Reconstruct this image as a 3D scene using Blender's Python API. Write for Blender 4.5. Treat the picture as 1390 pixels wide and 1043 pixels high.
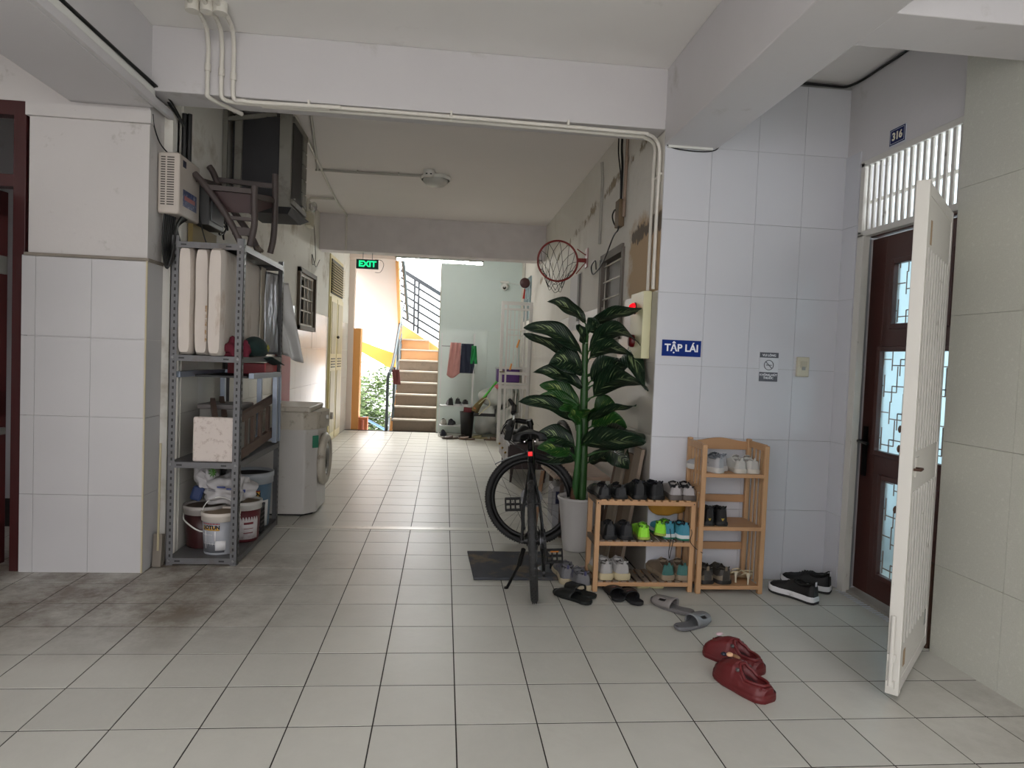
import bpy, bmesh, math, random
from math import sin, cos, pi, radians as R, sqrt
from mathutils import Vector, Matrix

SC = bpy.context.scene
COL = SC.collection
for _o in list(bpy.data.objects):
    bpy.data.objects.remove(_o)
random.seed(7)

# ---------------------------------------------------------------- camera
cam_d = bpy.data.cameras.new('camera')
cam = bpy.data.objects.new('camera', cam_d)
COL.objects.link(cam)
SC.camera = cam
_p, _y, _r = -0.0387, 0.1012, 0.0400
_f = Vector((sin(_y) * cos(_p), cos(_y) * cos(_p), sin(_p)))
_s = _f.cross(Vector((0, 0, 1))).normalized()
_u = _s.cross(_f)
_s2 = cos(_r) * _s + sin(_r) * _u
_u2 = -sin(_r) * _s + cos(_r) * _u
CAM = Vector((-0.0898, -2.4251, 1.3466))
cam.matrix_world = Matrix(((_s2.x, _u2.x, -_f.x, CAM.x), (_s2.y, _u2.y, -_f.y, CAM.y), (_s2.z, _u2.z, -_f.z, CAM.z), (0, 0, 0, 1)))
cam_d.sensor_width = 36
cam_d.lens = 918.5 / 1390 * 36
cam_d.clip_start = 0.02
cam_d.clip_end = 400

# ---------------------------------------------------------------- light
world = bpy.data.worlds.new('overcast_sky')
SC.world = world
world.use_nodes = True
_n = world.node_tree.nodes
_n['Background'].inputs[0].default_value = (0.97, 0.975, 1.0, 1)
_n['Background'].inputs[1].default_value = 4.9


def area(name, loc, rot, sx, sy, power, col=(1, 1, 1)):
    d = bpy.data.lights.new(name, 'AREA')
    d.shape = 'RECTANGLE'
    d.size, d.size_y, d.energy, d.color = sx, sy, power, col
    o = bpy.data.objects.new(name, d)
    o.location, o.rotation_euler = loc, rot
    COL.objects.link(o)
    return o


# area lamps added out of view, standing for daylight at the openings
area('courtyard_fill', (0.2, -4.6, 1.3), (R(103), 0, 0), 5.5, 2.2, 10, (1.0, 0.93, 0.87))  # added fill lamp, tilted up to brighten the ceiling like ground bounce
area('daylight_lightwell', (2.1, -1.6, 6.0), (0, 0, 0), 1.5, 2.6, 12, (0.84, 0.92, 1.0))
area('daylight_stairs', (-0.9, 13.2, 6.2), (R(-58), 0, 0), 3.4, 3.0, 2500, (1.0, 0.99, 0.96))  # extra lamp set above the visible opening to brighten the corridor
area('daylight_room', (3.6, 1.1, 1.6), (0, R(90), 0), 2.0, 1.6, 32, (0.80, 0.93, 1.0))

SC.view_settings.view_transform = 'Standard'
SC.view_settings.look = 'None'
SC.view_settings.gamma = 1
SC.view_settings.exposure = 0.0
SC.view_settings.use_curve_mapping = False
SC.cycles.use_denoising = True
SC.cycles.max_bounces = 10
SC.cycles.diffuse_bounces = 6
SC.cycles.sample_clamp_indirect = 6


# ---------------------------------------------------------------- materials
def lin(c):
    return tuple((v / 12.92 if v <= 0.04045 else ((v + 0.055) / 1.055) ** 2.4) for v in c)


MATS = {}


def mat(name, rgb, rough=0.6, metal=0.0, var=0.12, vscale=6.0, dirt=None, dirt_amt=0.0, dscale=2.0,
        bump=0.0, bscale=40.0, emit=0.0, trans=0.0, spec=0.5, stretch=None, coat=0.0, alpha=1.0):
    """rgb is given as display (sRGB 0..1) colour"""
    if name in MATS:
        return MATS[name]
    m = bpy.data.materials.new(name)
    m.use_nodes = True
    nt = m.node_tree
    b = nt.nodes['Principled BSDF']
    L = nt.links.new
    c = lin(rgb)
    b.inputs['Roughness'].default_value = rough
    b.inputs['Metallic'].default_value = metal
    b.inputs['Specular IOR Level'].default_value = spec
    if coat:
        b.inputs['Coat Weight'].default_value = coat
    if trans:
        b.inputs['Transmission Weight'].default_value = trans
    if alpha < 1:
        b.inputs['Alpha'].default_value = alpha
    tc = nt.nodes.new('ShaderNodeTexCoord')
    mp = nt.nodes.new('ShaderNodeMapping')
    L(tc.outputs['Object'], mp.inputs[0])
    if stretch:
        mp.inputs['Scale'].default_value = stretch
    n1 = nt.nodes.new('ShaderNodeTexNoise')
    n1.inputs['Scale'].default_value = vscale
    n1.inputs['Detail'].default_value = 5
    L(mp.outputs[0], n1.inputs['Vector'])
    mx = nt.nodes.new('ShaderNodeMix')
    mx.data_type = 'RGBA'
    mx.inputs['A'].default_value = (*[v * (1 - var) for v in c], 1)
    mx.inputs['B'].default_value = (*[min(1, v * (1 + var)) for v in c], 1)
    L(n1.outputs['Fac'], mx.inputs['Factor'])
    out = mx.outputs['Result']
    if dirt is not None:
        n2 = nt.nodes.new('ShaderNodeTexNoise')
        n2.inputs['Scale'].default_value = dscale
        n2.inputs['Detail'].default_value = 8
        n2.inputs['Roughness'].default_value = 0.65
        L(mp.outputs[0], n2.inputs['Vector'])
        cr = nt.nodes.new('ShaderNodeValToRGB')
        cr.color_ramp.elements[0].position = 0.62 - 0.25 * dirt_amt
        cr.color_ramp.elements[1].position = 0.80 - 0.20 * dirt_amt
        cr.color_ramp.elements[0].color = (0, 0, 0, 1)
        cr.color_ramp.elements[1].color = (1, 1, 1, 1)
        L(n2.outputs['Fac'], cr.inputs[0])
        m2 = nt.nodes.new('ShaderNodeMix')
        m2.data_type = 'RGBA'
        L(cr.outputs[0], m2.inputs['Factor'])
        L(out, m2.inputs['A'])
        m2.inputs['B'].default_value = (*lin(dirt), 1)
        out = m2.outputs['Result']
    L(out, b.inputs['Base Color'])
    if emit:
        b.inputs['Emission Color'].default_value = (*c, 1)
        b.inputs['Emission Strength'].default_value = emit
    if bump:
        n3 = nt.nodes.new('ShaderNodeTexNoise')
        n3.inputs['Scale'].default_value = bscale
        n3.inputs['Detail'].default_value = 6
        L(mp.outputs[0], n3.inputs['Vector'])
        bp = nt.nodes.new('ShaderNodeBump')
        bp.inputs['Strength'].default_value = bump
        bp.inputs['Distance'].default_value = 0.01
        L(n3.outputs['Fac'], bp.inputs['Height'])
        L(bp.outputs[0], b.inputs['Normal'])
    MATS[name] = m
    return m


# ---------------------------------------------------------------- mesh builder
def frame(d):
    d = Vector(d).normalized()
    a = Vector((0, 0, 1)) if abs(d.z) < 0.9 else Vector((1, 0, 0))
    x = d.cross(a).normalized()
    return x, x.cross(d).normalized(), d


class MB:
    def __init__(s):
        s.v, s.f, s.m, s.sm = [], [], [], []
        s.cm, s.cs = 0, False

    def use(s, m=0, smooth=False):
        s.cm, s.cs = m, smooth
        return s

    def add(s, vs, fs, smooth=None):
        k = len(s.v)
        s.v += [Vector(q) for q in vs]
        for f in fs:
            s.f.append([k + i for i in f])
            s.m.append(s.cm)
            s.sm.append(s.cs if smooth is None else smooth)
        return s

    def box(s, x0, x1, y0, y1, z0, z1):
        vs = [(x, y, z) for z in (z0, z1) for y in (y0, y1) for x in (x0, x1)]
        return s.add(vs, [(0, 2, 3, 1), (4, 5, 7, 6), (0, 1, 5, 4), (2, 6, 7, 3), (0, 4, 6, 2), (1, 3, 7, 5)], False)

    def obox(s, c, size, rot=None):
        """box centred on c, turned by an Euler tuple or matrix"""
        M = rot if isinstance(rot, Matrix) else (Matrix.Rotation(rot[2], 3, 'Z') @ Matrix.Rotation(rot[1], 3, 'Y') @ Matrix.Rotation(rot[0], 3, 'X') if rot else Matrix.Identity(3))
        h = [q / 2 for q in size]
        c = Vector(c)
        vs = [c + M @ Vector((x * h[0], y * h[1], z * h[2])) for z in (-1, 1) for y in (-1, 1) for x in (-1, 1)]
        return s.add(vs, [(0, 2, 3, 1), (4, 5, 7, 6), (0, 1, 5, 4), (2, 6, 7, 3), (0, 4, 6, 2), (1, 3, 7, 5)], False)

    def bar(s, p0, p1, w, h, up=(0, 0, 1)):
        """box bar from p0 to p1, w across, h along up"""
        p0, p1 = Vector(p0), Vector(p1)
        d = (p1 - p0).normalized()
        u = Vector(up)
        x = d.cross(u)
        if x.length < 1e-4:
            x = Vector((1, 0, 0))
        x.normalize()
        u = x.cross(d)
        vs = [p + x * a * w / 2 + u * b * h / 2 for p in (p0, p1) for b in (-1, 1) for a in (-1, 1)]
        return s.add(vs, [(0, 1, 3, 2), (4, 6, 7, 5), (0, 4, 5, 1), (2, 3, 7, 6), (0, 2, 6, 4), (1, 5, 7, 3)], False)

    def cyl(s, p0, p1, r0, r1=None, n=12, caps=True, smooth=True):
        r1 = r0 if r1 is None else r1
        p0, p1 = Vector(p0), Vector(p1)
        x, y, d = frame(p1 - p0)
        vs = []
        for p, r in ((p0, r0), (p1, r1)):
            vs += [p + r * (cos(2 * pi * i / n) * x + sin(2 * pi * i / n) * y) for i in range(n)]
        s.add(vs, [(i, (i + 1) % n, n + (i + 1) % n, n + i) for i in range(n)], smooth)
        if caps:
            s.add(vs[:n], [tuple(range(n))[::-1]], False)
            s.add(vs[n:], [tuple(range(n))], False)
        return s

    def tube(s, pts, r, n=8, closed=False, smooth=True):
        pts = [Vector(p) for p in pts]
        N = len(pts)
        rs = r if isinstance(r, (list, tuple)) else [r] * N
        ref = None
        vs = []
        for i, p in enumerate(pts):
            if closed:
                d = pts[(i + 1) % N] - pts[i - 1]
            else:
                d = pts[min(i + 1, N - 1)] - pts[max(i - 1, 0)]
            d.normalize()
            if ref is None:
                ref, _, _ = frame(d)
            x = (ref - d * ref.dot(d))
            if x.length < 1e-5:
                x, _, _ = frame(d)
            x.normalize()
            ref = x
            y = d.cross(x)
            vs += [p + rs[i] * (cos(2 * pi * k / n) * x + sin(2 * pi * k / n) * y) for k in range(n)]
        fs = []
        for i in range(N if closed else N - 1):
            j = (i + 1) % N
            fs += [(i * n + k, i * n + (k + 1) % n, j * n + (k + 1) % n, j * n + k) for k in range(n)]
        s.add(vs, fs, smooth)
        if not closed:
            s.add(vs[:n], [tuple(range(n))[::-1]], False)
            s.add(vs[-n:], [tuple(range(n))], False)
        return s

    def lathe(s, prof, c=(0, 0, 0), n=24, axis=(0, 0, 1), smooth=True, caps=False, wob=None):
        """prof: list of (radius, height)"""
        x, y, d = frame(axis)
        c = Vector(c)
        vs = []
        for j, (r, h) in enumerate(prof):
            for i in range(n):
                a = 2 * pi * i / n
                rr = r * (1 + wob(a, j) if wob else 1)
                vs.append(c + d * h + rr * (cos(a) * x + sin(a) * y))
        fs = [(j * n + i, j * n + (i + 1) % n, (j + 1) * n + (i + 1) % n, (j + 1) * n + i) for j in range(len(prof) - 1) for i in range(n)]
        s.add(vs, fs, smooth)
        if caps:
            s.add(vs[:n], [tuple(range(n))[::-1]], False)
            s.add(vs[-n:], [tuple(range(n))], False)
        return s

    def prism(s, poly, h, M=None, smooth=False):
        """poly: 2d outline in local xy, extruded to h along local z, placed by matrix M"""
        M = M or Matrix.Identity(4)
        n = len(poly)
        vs = [M @ Vector((a, b, z)) for z in (0, h) for a, b in poly]
        s.add(vs, [(i, (i + 1) % n, n + (i + 1) % n, n + i) for i in range(n)], smooth)
        s.add(vs[:n], [tuple(range(n))[::-1]], False)
        s.add(vs[n:], [tuple(range(n))], False)
        return s

    def grid(s, fn, nu, nv, smooth=True, close_v=False, mfn=None):
        vs = [fn(i / nu, j / nv) for i in range(nu + 1) for j in range(nv + (0 if close_v else 1))]
        w = nv + (0 if close_v else 1)
        k = len(s.v)
        s.v += [Vector(q) for q in vs]
        for i in range(nu):
            for j in range(nv):
                a, b = i * w + j, i * w + (j + 1) % w
                s.f.append([k + a, k + b, k + b + w, k + a + w])
                s.m.append(mfn(i, j) if mfn else s.cm)
                s.sm.append(smooth)
        return s

    def ball(s, c, r, nu=8, nv=12, sc=(1, 1, 1)):
        c = Vector(c)
        return s.grid(lambda u, v: c + r * Vector((sc[0] * sin(pi * u) * cos(2 * pi * v), sc[1] * sin(pi * u) * sin(2 * pi * v), sc[2] * cos(pi * u))), nu, nv, True, True)

    def build(s, name, mats, parent=None, bevel=0, seg=2, world=False, fix=True, solid=0):
        me = bpy.data.meshes.new(name)
        vs = s.v
        if world and parent is not None:
            inv = WM[parent.name].inverted()
            vs = [inv @ q for q in vs]
        me.from_pydata([tuple(q) for q in vs], [], s.f)
        if not isinstance(mats, (list, tuple)):
            mats = [mats]
        for q in mats:
            me.materials.append(q)
        me.polygons.foreach_set('material_index', [min(i, len(mats) - 1) for i in s.m])
        me.polygons.foreach_set('use_smooth', s.sm)
        if fix:
            bm = bmesh.new()
            bm.from_mesh(me)
            bmesh.ops.recalc_face_normals(bm, faces=bm.faces)
            bm.to_mesh(me)
            bm.free()
        me.update()
        o = bpy.data.objects.new(name, me)
        COL.objects.link(o)
        if parent is not None:
            o.parent = parent
        if solid:
            md = o.modifiers.new('solid', 'SOLIDIFY')
            md.thickness = solid
            md.offset = 0
        if bevel:
            md = o.modifiers.new('bevel', 'BEVEL')
            md.width = bevel
            md.segments = seg
            md.limit_method = 'ANGLE'
            md.angle_limit = R(40)
            md.harden_normals = False
        return o


WM = {}


def tag(o, label=None, cat=None, group=None, kind=None):
    if label:
        o['label'] = label
    if cat:
        o['category'] = cat
    if group:
        o['group'] = group
    if kind:
        o['kind'] = kind
    return o


def thing(name, label, cat, loc=(0, 0, 0), rz=0.0, group=None, rot=None, scale=None):
    o = bpy.data.objects.new(name, None)
    o.empty_display_size = 0.05
    COL.objects.link(o)
    e = rot or (0, 0, rz)
    o.location, o.rotation_euler = loc, e
    M = Matrix.Translation(loc) @ Matrix.Rotation(e[2], 4, 'Z') @ Matrix.Rotation(e[1], 4, 'Y') @ Matrix.Rotation(e[0], 4, 'X')
    if scale:
        o.scale = (scale, scale, scale)
        M = M @ Matrix.Diagonal((scale, scale, scale, 1))
    WM[o.name] = M
    return tag(o, label, cat, group)


def struct(mb, name, mats, parent=None, **k):
    o = mb.build(name, mats, parent, **k)
    if parent is None:
        o['kind'] = 'structure'
        WM[o.name] = Matrix.Identity(4)
    return o


def copy_mesh(src, name, parent, loc, rot=(0, 0, 0), scale=None):
    o = src.copy()
    o.name = name
    COL.objects.link(o)
    o.parent = parent
    o.location, o.rotation_euler = loc, rot
    if scale:
        o.scale = scale
    return o


def copy_tree(o, parent=None):
    c = o.copy()
    COL.objects.link(c)
    c.parent = parent
    for ch in list(o.children):
        copy_tree(ch, c)
    return c


def smoothpath(pts, k=6, closed=False):
    """Catmull-Rom through pts"""
    P = [Vector(p) for p in pts]
    n = len(P)
    out = []
    rng = n if closed else n - 1
    for i in range(rng):
        a = P[(i - 1) % n] if closed or i > 0 else P[0] * 2 - P[1]
        b, c = P[i], P[(i + 1) % n]
        d = P[(i + 2) % n] if closed or i < n - 2 else P[-1] * 2 - P[-2]
        for j in range(k):
            t = j / k
            out.append(0.5 * ((2 * b) + (c - a) * t + (2 * a - 5 * b + 4 * c - d) * t * t + (3 * b - a - 3 * c + d) * t ** 3))
    if not closed:
        out.append(P[-1])
    return out


def text(name, body, mat_, parent, loc, rot, size, depth=0.0008, ax='CENTER', off=0.0, sx=1.0):
    c = bpy.data.curves.new(name, 'FONT')
    c.body = body
    c.size = size
    c.extrude = depth
    c.offset = off
    c.align_x = ax
    c.align_y = 'CENTER'
    c.resolution_u = 3
    c.materials.append(mat_)
    t = bpy.data.objects.new(name, c)
    COL.objects.link(t)
    dg = bpy.context.evaluated_depsgraph_get()
    me = bpy.data.meshes.new_from_object(t.evaluated_get(dg))
    bpy.data.objects.remove(t)
    o = bpy.data.objects.new(name, me)
    COL.objects.link(o)
    o.parent = parent
    o.location, o.rotation_euler = loc, rot
    o.scale = (sx, 1, 1)
    return o
# ================================================================ materials of the shell
M_paint = mat('white_paint', (0.775, 0.765, 0.77), 0.7, var=0.06, vscale=1.5, dirt=(0.62, 0.60, 0.57), dirt_amt=0.05, dscale=2.2, bump=0.12, bscale=30)
M_ceil = mat('ceiling_paint', (0.90, 0.89, 0.88), 0.75, var=0.07, vscale=1.1, dirt=(0.64, 0.63, 0.60), dirt_amt=0.12, dscale=0.9, bump=0.1, bscale=14)
M_pillar = mat('pillar_plaster', (0.755, 0.74, 0.73), 0.7, var=0.05, vscale=2, dirt=(0.60, 0.58, 0.55), dirt_amt=0.0, dscale=9, bump=0.35, bscale=9)
M_grout = mat('dark_grout', (0.17, 0.155, 0.14), 0.9)
M_wgrout = mat('light_grout', (0.60, 0.60, 0.60), 0.8)
M_ptile = mat('pillar_tile', (0.725, 0.72, 0.72), 0.22, var=0.05, vscale=2.5)
M_mtile = mat('white_marble_tile', (0.79, 0.795, 0.815), 0.17, var=0.04, vscale=1.8, stretch=(1, 1, 0.3))
M_gtile = mat('pale_green_tile', (0.81, 0.86, 0.845), 0.14, var=0.05, vscale=2.0)
M_ltile = mat('corridor_wall_tile', (0.78, 0.77, 0.74), 0.18, var=0.04, vscale=2.0)
M_stone = mat('grey_speckled_stone_tile', (0.745, 0.745, 0.705), 0.42, var=0.14, vscale=160, dirt=(0.79, 0.79, 0.75), dirt_amt=0.3, dscale=60)
M_green = mat('pale_green_paint', (0.80, 0.85, 0.84), 0.6, var=0.03)
M_dwhite = mat('white_enamel', (0.80, 0.79, 0.765), 0.4, var=0.05, dirt=(0.36, 0.27, 0.20), dirt_amt=0.0, dscale=14)


def floor_tile_mat():
    m = bpy.data.materials.new('beige_floor_tile')
    m.use_nodes = True
    nt = m.node_tree
    L = nt.links.new
    b = nt.nodes['Principled BSDF']
    g = nt.nodes.new('ShaderNodeNewGeometry')
    oi = nt.nodes.new('ShaderNodeObjectInfo')
    n1 = nt.nodes.new('ShaderNodeTexNoise')
    n1.inputs['Scale'].default_value = 7
    n1.inputs['Detail'].default_value = 8
    n1.inputs['Roughness'].default_value = 0.7
    L(g.outputs['Position'], n1.inputs['Vector'])
    c1, c2 = lin((0.675, 0.668, 0.635)), lin((0.735, 0.728, 0.695))
    mx = nt.nodes.new('ShaderNodeMix')
    mx.data_type = 'RGBA'
    mx.inputs['A'].default_value = (*c1, 1)
    mx.inputs['B'].default_value = (*c2, 1)
    L(n1.outputs['Fac'], mx.inputs['Factor'])
    # worn dirt: a foot-traffic stain beside the pillar and the rack (a shape of its own)
    sx = nt.nodes.new('ShaderNodeSeparateXYZ')
    L(g.outputs['Position'], sx.inputs[0])

    def math_(op, a, bb=None, clamp=False):
        q = nt.nodes.new('ShaderNodeMath')
        q.operation = op
        q.use_clamp = clamp
        for k, w in enumerate((a, bb)):
            if w is None:
                continue
            if isinstance(w, (int, float)):
                q.inputs[k].default_value = w
            else:
                L(w, q.inputs[k])
        return q.outputs[0]
    # stain fade: strongest for x<-1.2 & 0.6<y<1.9 ; and x>1.7 right by the gate
    ax = math_('MULTIPLY', math_('ADD', math_('MULTIPLY', sx.outputs['X'], -1), -0.5), 1.1, True)
    ay = math_('MULTIPLY', math_('SUBTRACT', sx.outputs['Y'], 0.45), 1.6, True)
    ay2 = math_('MULTIPLY', math_('SUBTRACT', 2.4, sx.outputs['Y']), 2.0, True)
    st = math_('MULTIPLY', math_('MULTIPLY', ax, ay), ay2)
    bx = math_('MULTIPLY', math_('SUBTRACT', sx.outputs['X'], 1.4), 1.1, True)
    by = math_('MULTIPLY', math_('SUBTRACT', 0.6, sx.outputs['Y']), 2.0, True)
    st2 = math_('MULTIPLY', math_('MULTIPLY', bx, by), 0.45)
    n2 = nt.nodes.new('ShaderNodeTexNoise')
    n2.inputs['Scale'].default_value = 3.2
    n2.inputs['Detail'].default_value = 10
    n2.inputs['Roughness'].default_value = 0.75
    L(g.outputs['Position'], n2.inputs['Vector'])
    nn = math_('MULTIPLY', math_('SUBTRACT', n2.outputs['Fac'], 0.37), 4.5, True)
    base = math_('MULTIPLY', math_('MULTIPLY', math_('SUBTRACT', n2.outputs['Fac'], 0.55), 4, True), 0.05)
    dirt = math_('ADD', math_('MULTIPLY', math_('ADD', st, st2), math_('MULTIPLY', nn, 0.95)), base, True)
    m2 = nt.nodes.new('ShaderNodeMix')
    m2.data_type = 'RGBA'
    L(dirt, m2.inputs['Factor'])
    L(mx.outputs['Result'], m2.inputs['A'])
    m2.inputs['B'].default_value = (*lin((0.40, 0.35, 0.30)), 1)
    hs = nt.nodes.new('ShaderNodeHueSaturation')
    vv = nt.nodes.new('ShaderNodeMapRange')
    vv.inputs['To Min'].default_value = 0.94
    vv.inputs['To Max'].default_value = 1.05
    L(oi.outputs['Random'], vv.inputs['Value'])
    L(vv.outputs[0], hs.inputs['Value'])
    L(m2.outputs['Result'], hs.inputs['Color'])
    L(hs.outputs[0], b.inputs['Base Color'])
    rr = nt.nodes.new('ShaderNodeMapRange')
    rr.inputs['To Min'].default_value = 0.27
    rr.inputs['To Max'].default_value = 0.42
    b.inputs['Specular IOR Level'].default_value = 0.36
    L(n1.outputs['Fac'], rr.inputs['Value'])
    L(rr.outputs[0], b.inputs['Roughness'])
    bp = nt.nodes.new('ShaderNodeBump')
    n3 = nt.nodes.new('ShaderNodeTexNoise')
    n3.inputs['Scale'].default_value = 26
    L(g.outputs['Position'], n3.inputs['Vector'])
    bp.inputs['Strength'].default_value = 0.10
    bp.inputs['Distance'].default_value = 0.01
    L(n3.outputs['Fac'], bp.inputs['Height'])
    L(bp.outputs[0], b.inputs['Normal'])
    return m


def old_plaster_mat():
    """right corridor wall: old white paint with damp tan patches and peels near the pillar"""
    m = bpy.data.materials.new('peeling_plaster')
    m.use_nodes = True
    nt = m.node_tree
    L = nt.links.new
    b = nt.nodes['Principled BSDF']
    b.inputs['Roughness'].default_value = 0.8
    g = nt.nodes.new('ShaderNodeNewGeometry')
    sx = nt.nodes.new('ShaderNodeSeparateXYZ')
    L(g.outputs['Position'], sx.inputs[0])

    def mth(op, a, bb=None, clamp=False):
        q = nt.nodes.new('ShaderNodeMath')
        q.operation = op
        q.use_clamp = clamp
        for k, w in enumerate((a, bb)):
            if w is None:
                continue
            if isinstance(w, (int, float)):
                q.inputs[k].default_value = w
            else:
                L(w, q.inputs[k])
        return q.outputs[0]

    def noise(sc, det=8, ro=0.65, off=0, st=(1, 1, 1)):
        mp = nt.nodes.new('ShaderNodeMapping')
        mp.inputs['Location'].default_value = (off, off, off)
        mp.inputs['Scale'].default_value = st
        L(g.outputs['Position'], mp.inputs[0])
        n = nt.nodes.new('ShaderNodeTexNoise')
        n.inputs['Scale'].default_value = sc
        n.inputs['Detail'].default_value = det
        n.inputs['Roughness'].default_value = ro
        L(mp.outputs[0], n.inputs['Vector'])
        return n.outputs['Fac']

    def mix(f, a, bb):
        q = nt.nodes.new('ShaderNodeMix')
        q.data_type = 'RGBA'
        L(f, q.inputs['Factor'])
        for k, w in (('A', a), ('B', bb)):
            if isinstance(w, tuple):
                q.inputs[k].default_value = (*lin(w), 1)
            else:
                L(w, q.inputs[k])
        return q.outputs['Result']
    Y, Z = sx.outputs['Y'], sx.outputs['Z']
    # a damp region: y < 2.75, z between 1.75 and 2.42
    ry = mth('MULTIPLY', mth('SUBTRACT', 2.55, Y), 3.0, True)
    rz = mth('MULTIPLY', mth('SUBTRACT', 2.42, Z), 5.0, True)
    rz2 = mth('MULTIPLY', mth('SUBTRACT', Z, 1.70), 8.0, True)
    reg = mth('MULTIPLY', mth('MULTIPLY', ry, rz), rz2)
    nA = noise(6)
    damp = mth('MULTIPLY', mth('SUBTRACT', mth('ADD', reg, mth('MULTIPLY', mth('SUBTRACT', nA, 0.5), 1.6)), 0.36), 2.6, True)
    nB = noise(11, 10, 0.7, 3.1, (1, 1, 0.45))
    rzp = mth('MULTIPLY', mth('SUBTRACT', Z, 2.06), 6.0, True)
    peel = mth('MULTIPLY', mth('SUBTRACT', mth('MULTIPLY', mth('MULTIPLY', reg, rzp), nB), 0.335), 30, True)
    # light diagonal cracks with flaking along z = 2.95 - 0.13*(y-2)
    dz = mth('ABSOLUTE', mth('SUBTRACT', Z, mth('SUBTRACT', 3.02, mth('MULTIPLY', Y, 0.085))))
    band = mth('MULTIPLY', mth('SUBTRACT', 0.30, dz), 3.5, True)
    flake = mth('MULTIPLY', mth('SUBTRACT', mth('MULTIPLY', band, noise(5, 10, 0.75, 9.0, (1, 1, 0.7))), 0.50), 16, True)
    c = mix(noise(1.6, 6), (0.80, 0.785, 0.75), (0.87, 0.86, 0.835))
    stain = mth('MULTIPLY', mth('SUBTRACT', noise(1.3, 6, 0.7, 5.0, (1, 1, 0.35)), 0.56), 4, True)
    c = mix(mth('MULTIPLY', stain, 0.5), c, (0.57, 0.53, 0.47))
    c = mix(damp, c, (0.70, 0.60, 0.47))
    c = mix(flake, c, (0.58, 0.53, 0.45))
    c = mix(peel, c, (0.40, 0.36, 0.31))
    L(c, b.inputs['Base Color'])
    bp = nt.nodes.new('ShaderNodeBump')
    bp.inputs['Strength'].default_value = 0.5
    bp.inputs['Distance'].default_value = 0.012
    L(mth('ADD', noise(9), mth('MULTIPLY', mth('ADD', peel, flake), -0.6)), bp.inputs['Height'])
    L(bp.outputs[0], b.inputs['Normal'])
    return m


M_ftile = floor_tile_mat()
M_old = old_plaster_mat()
M_oldL = mat('left_corridor_plaster', (0.85, 0.84, 0.81), 0.8, var=0.06, vscale=2, dirt=(0.60, 0.55, 0.47), dirt_amt=0.30, dscale=2.0, bump=0.3, bscale=10)

# ================================================================ floor with single tiles
T = 0.3
fl = MB().box(-4.2, 4.6, -5.2, 9.46, -0.14, -0.0016)
floor = struct(fl, 'floor', M_grout)
tm = MB().box(-T / 2 + .0026, T / 2 - .0026, -T / 2 + .0034, T / 2 - .0034, -0.008, 0)
proto = tm.build('floor_tile', M_ftile, floor, bevel=0.0004, seg=1)
bpy.context.view_layer.update()
_dg = bpy.context.evaluated_depsgraph_get()
_me = bpy.data.meshes.new_from_object(proto.evaluated_get(_dg))
proto.modifiers.clear()
proto.data = _me
spots, rest = [], []
for j in range(-18, 32):
    yc = T * (j + 0.5)
    if yc > 9.4:
        continue
    for i in range(-14, 16):
        xc = T * (i + 0.5)
        if yc > 2.7 and not (-2.0 < xc < 1.4):
            continue
        if yc > 1.7 and xc > 1.25:
            continue
        dpt = (yc - CAM.y)
        u = abs((xc - CAM.x) / max(dpt, .01) - 0.10)
        inview = dpt > 1.6 and u < 0.86
        (spots if inview else rest).append((dpt + (0 if inview else 99), xc, yc))
spots.sort()
near, far = spots[:296], spots[296:] + rest
first = True
for d, x, y in near:
    rz = random.choice((0, pi / 2, pi, -pi / 2))
    o = proto if first else copy_mesh(proto, 'floor_tile', floor, (0, 0, 0))
    first = False
    o.location = (x, y, random.uniform(-.0006, .0004))
mb = MB()
for d, x, y in far:
    mb.box(x - T / 2 + .0026, x + T / 2 - .0026, y - T / 2 + .0042, y + T / 2 - .0042, -0.008, random.uniform(-.0005, .0005))
tag(mb.build('distant_floor_tiles', M_ftile, floor), kind='stuff')
st = MB().box(-1.8, 1.207, 2.755, 2.835, -0.004, 0.003)
M_metal_strip = mat('worn_aluminium_strip', (0.74, 0.73, 0.69), 0.3, 0.2, dirt=(0.5, 0.46, 0.40), dirt_amt=0.2, dscale=8)
struct(st, 'trim_1', M_metal_strip)
M_granite = mat('threshold_granite', (0.60, 0.585, 0.55), 0.3)

# ================================================================ walls
CZ = 3.14           # ceiling height


def wall_tiles(parent, name, m, u0, v0, nu, nv, du, dv, put, gap=0.0009, th=0.006, skip=None, bevel=0):
    """single wall tiles as children; put(u, v, parent) -> (loc, rot) in the wall plane"""
    cache = {}
    for a in range(nu):
        for b_ in range(nv):
            w = du[a] if isinstance(du, (list, tuple)) else du
            h = dv[b_] if isinstance(dv, (list, tuple)) else dv
            ua = u0 + (sum(du[:a]) if isinstance(du, (list, tuple)) else du * a)
            vb = v0 + (sum(dv[:b_]) if isinstance(dv, (list, tuple)) else dv * b_)
            if skip and skip(ua + w / 2, vb + h / 2):
                continue
            key = (round(w, 4), round(h, 4))
            loc, rot = put(ua + w / 2, vb + h / 2)
            if key not in cache:
                q = MB().box(-w / 2 + gap, w / 2 - gap, -th, 0.004, -h / 2 + gap, h / 2 - gap).build(name, m, parent)
                cache[key] = q
                q.location, q.rotation_euler = loc, rot
            else:
                copy_mesh(cache[key], name, parent, loc, rot)


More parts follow.
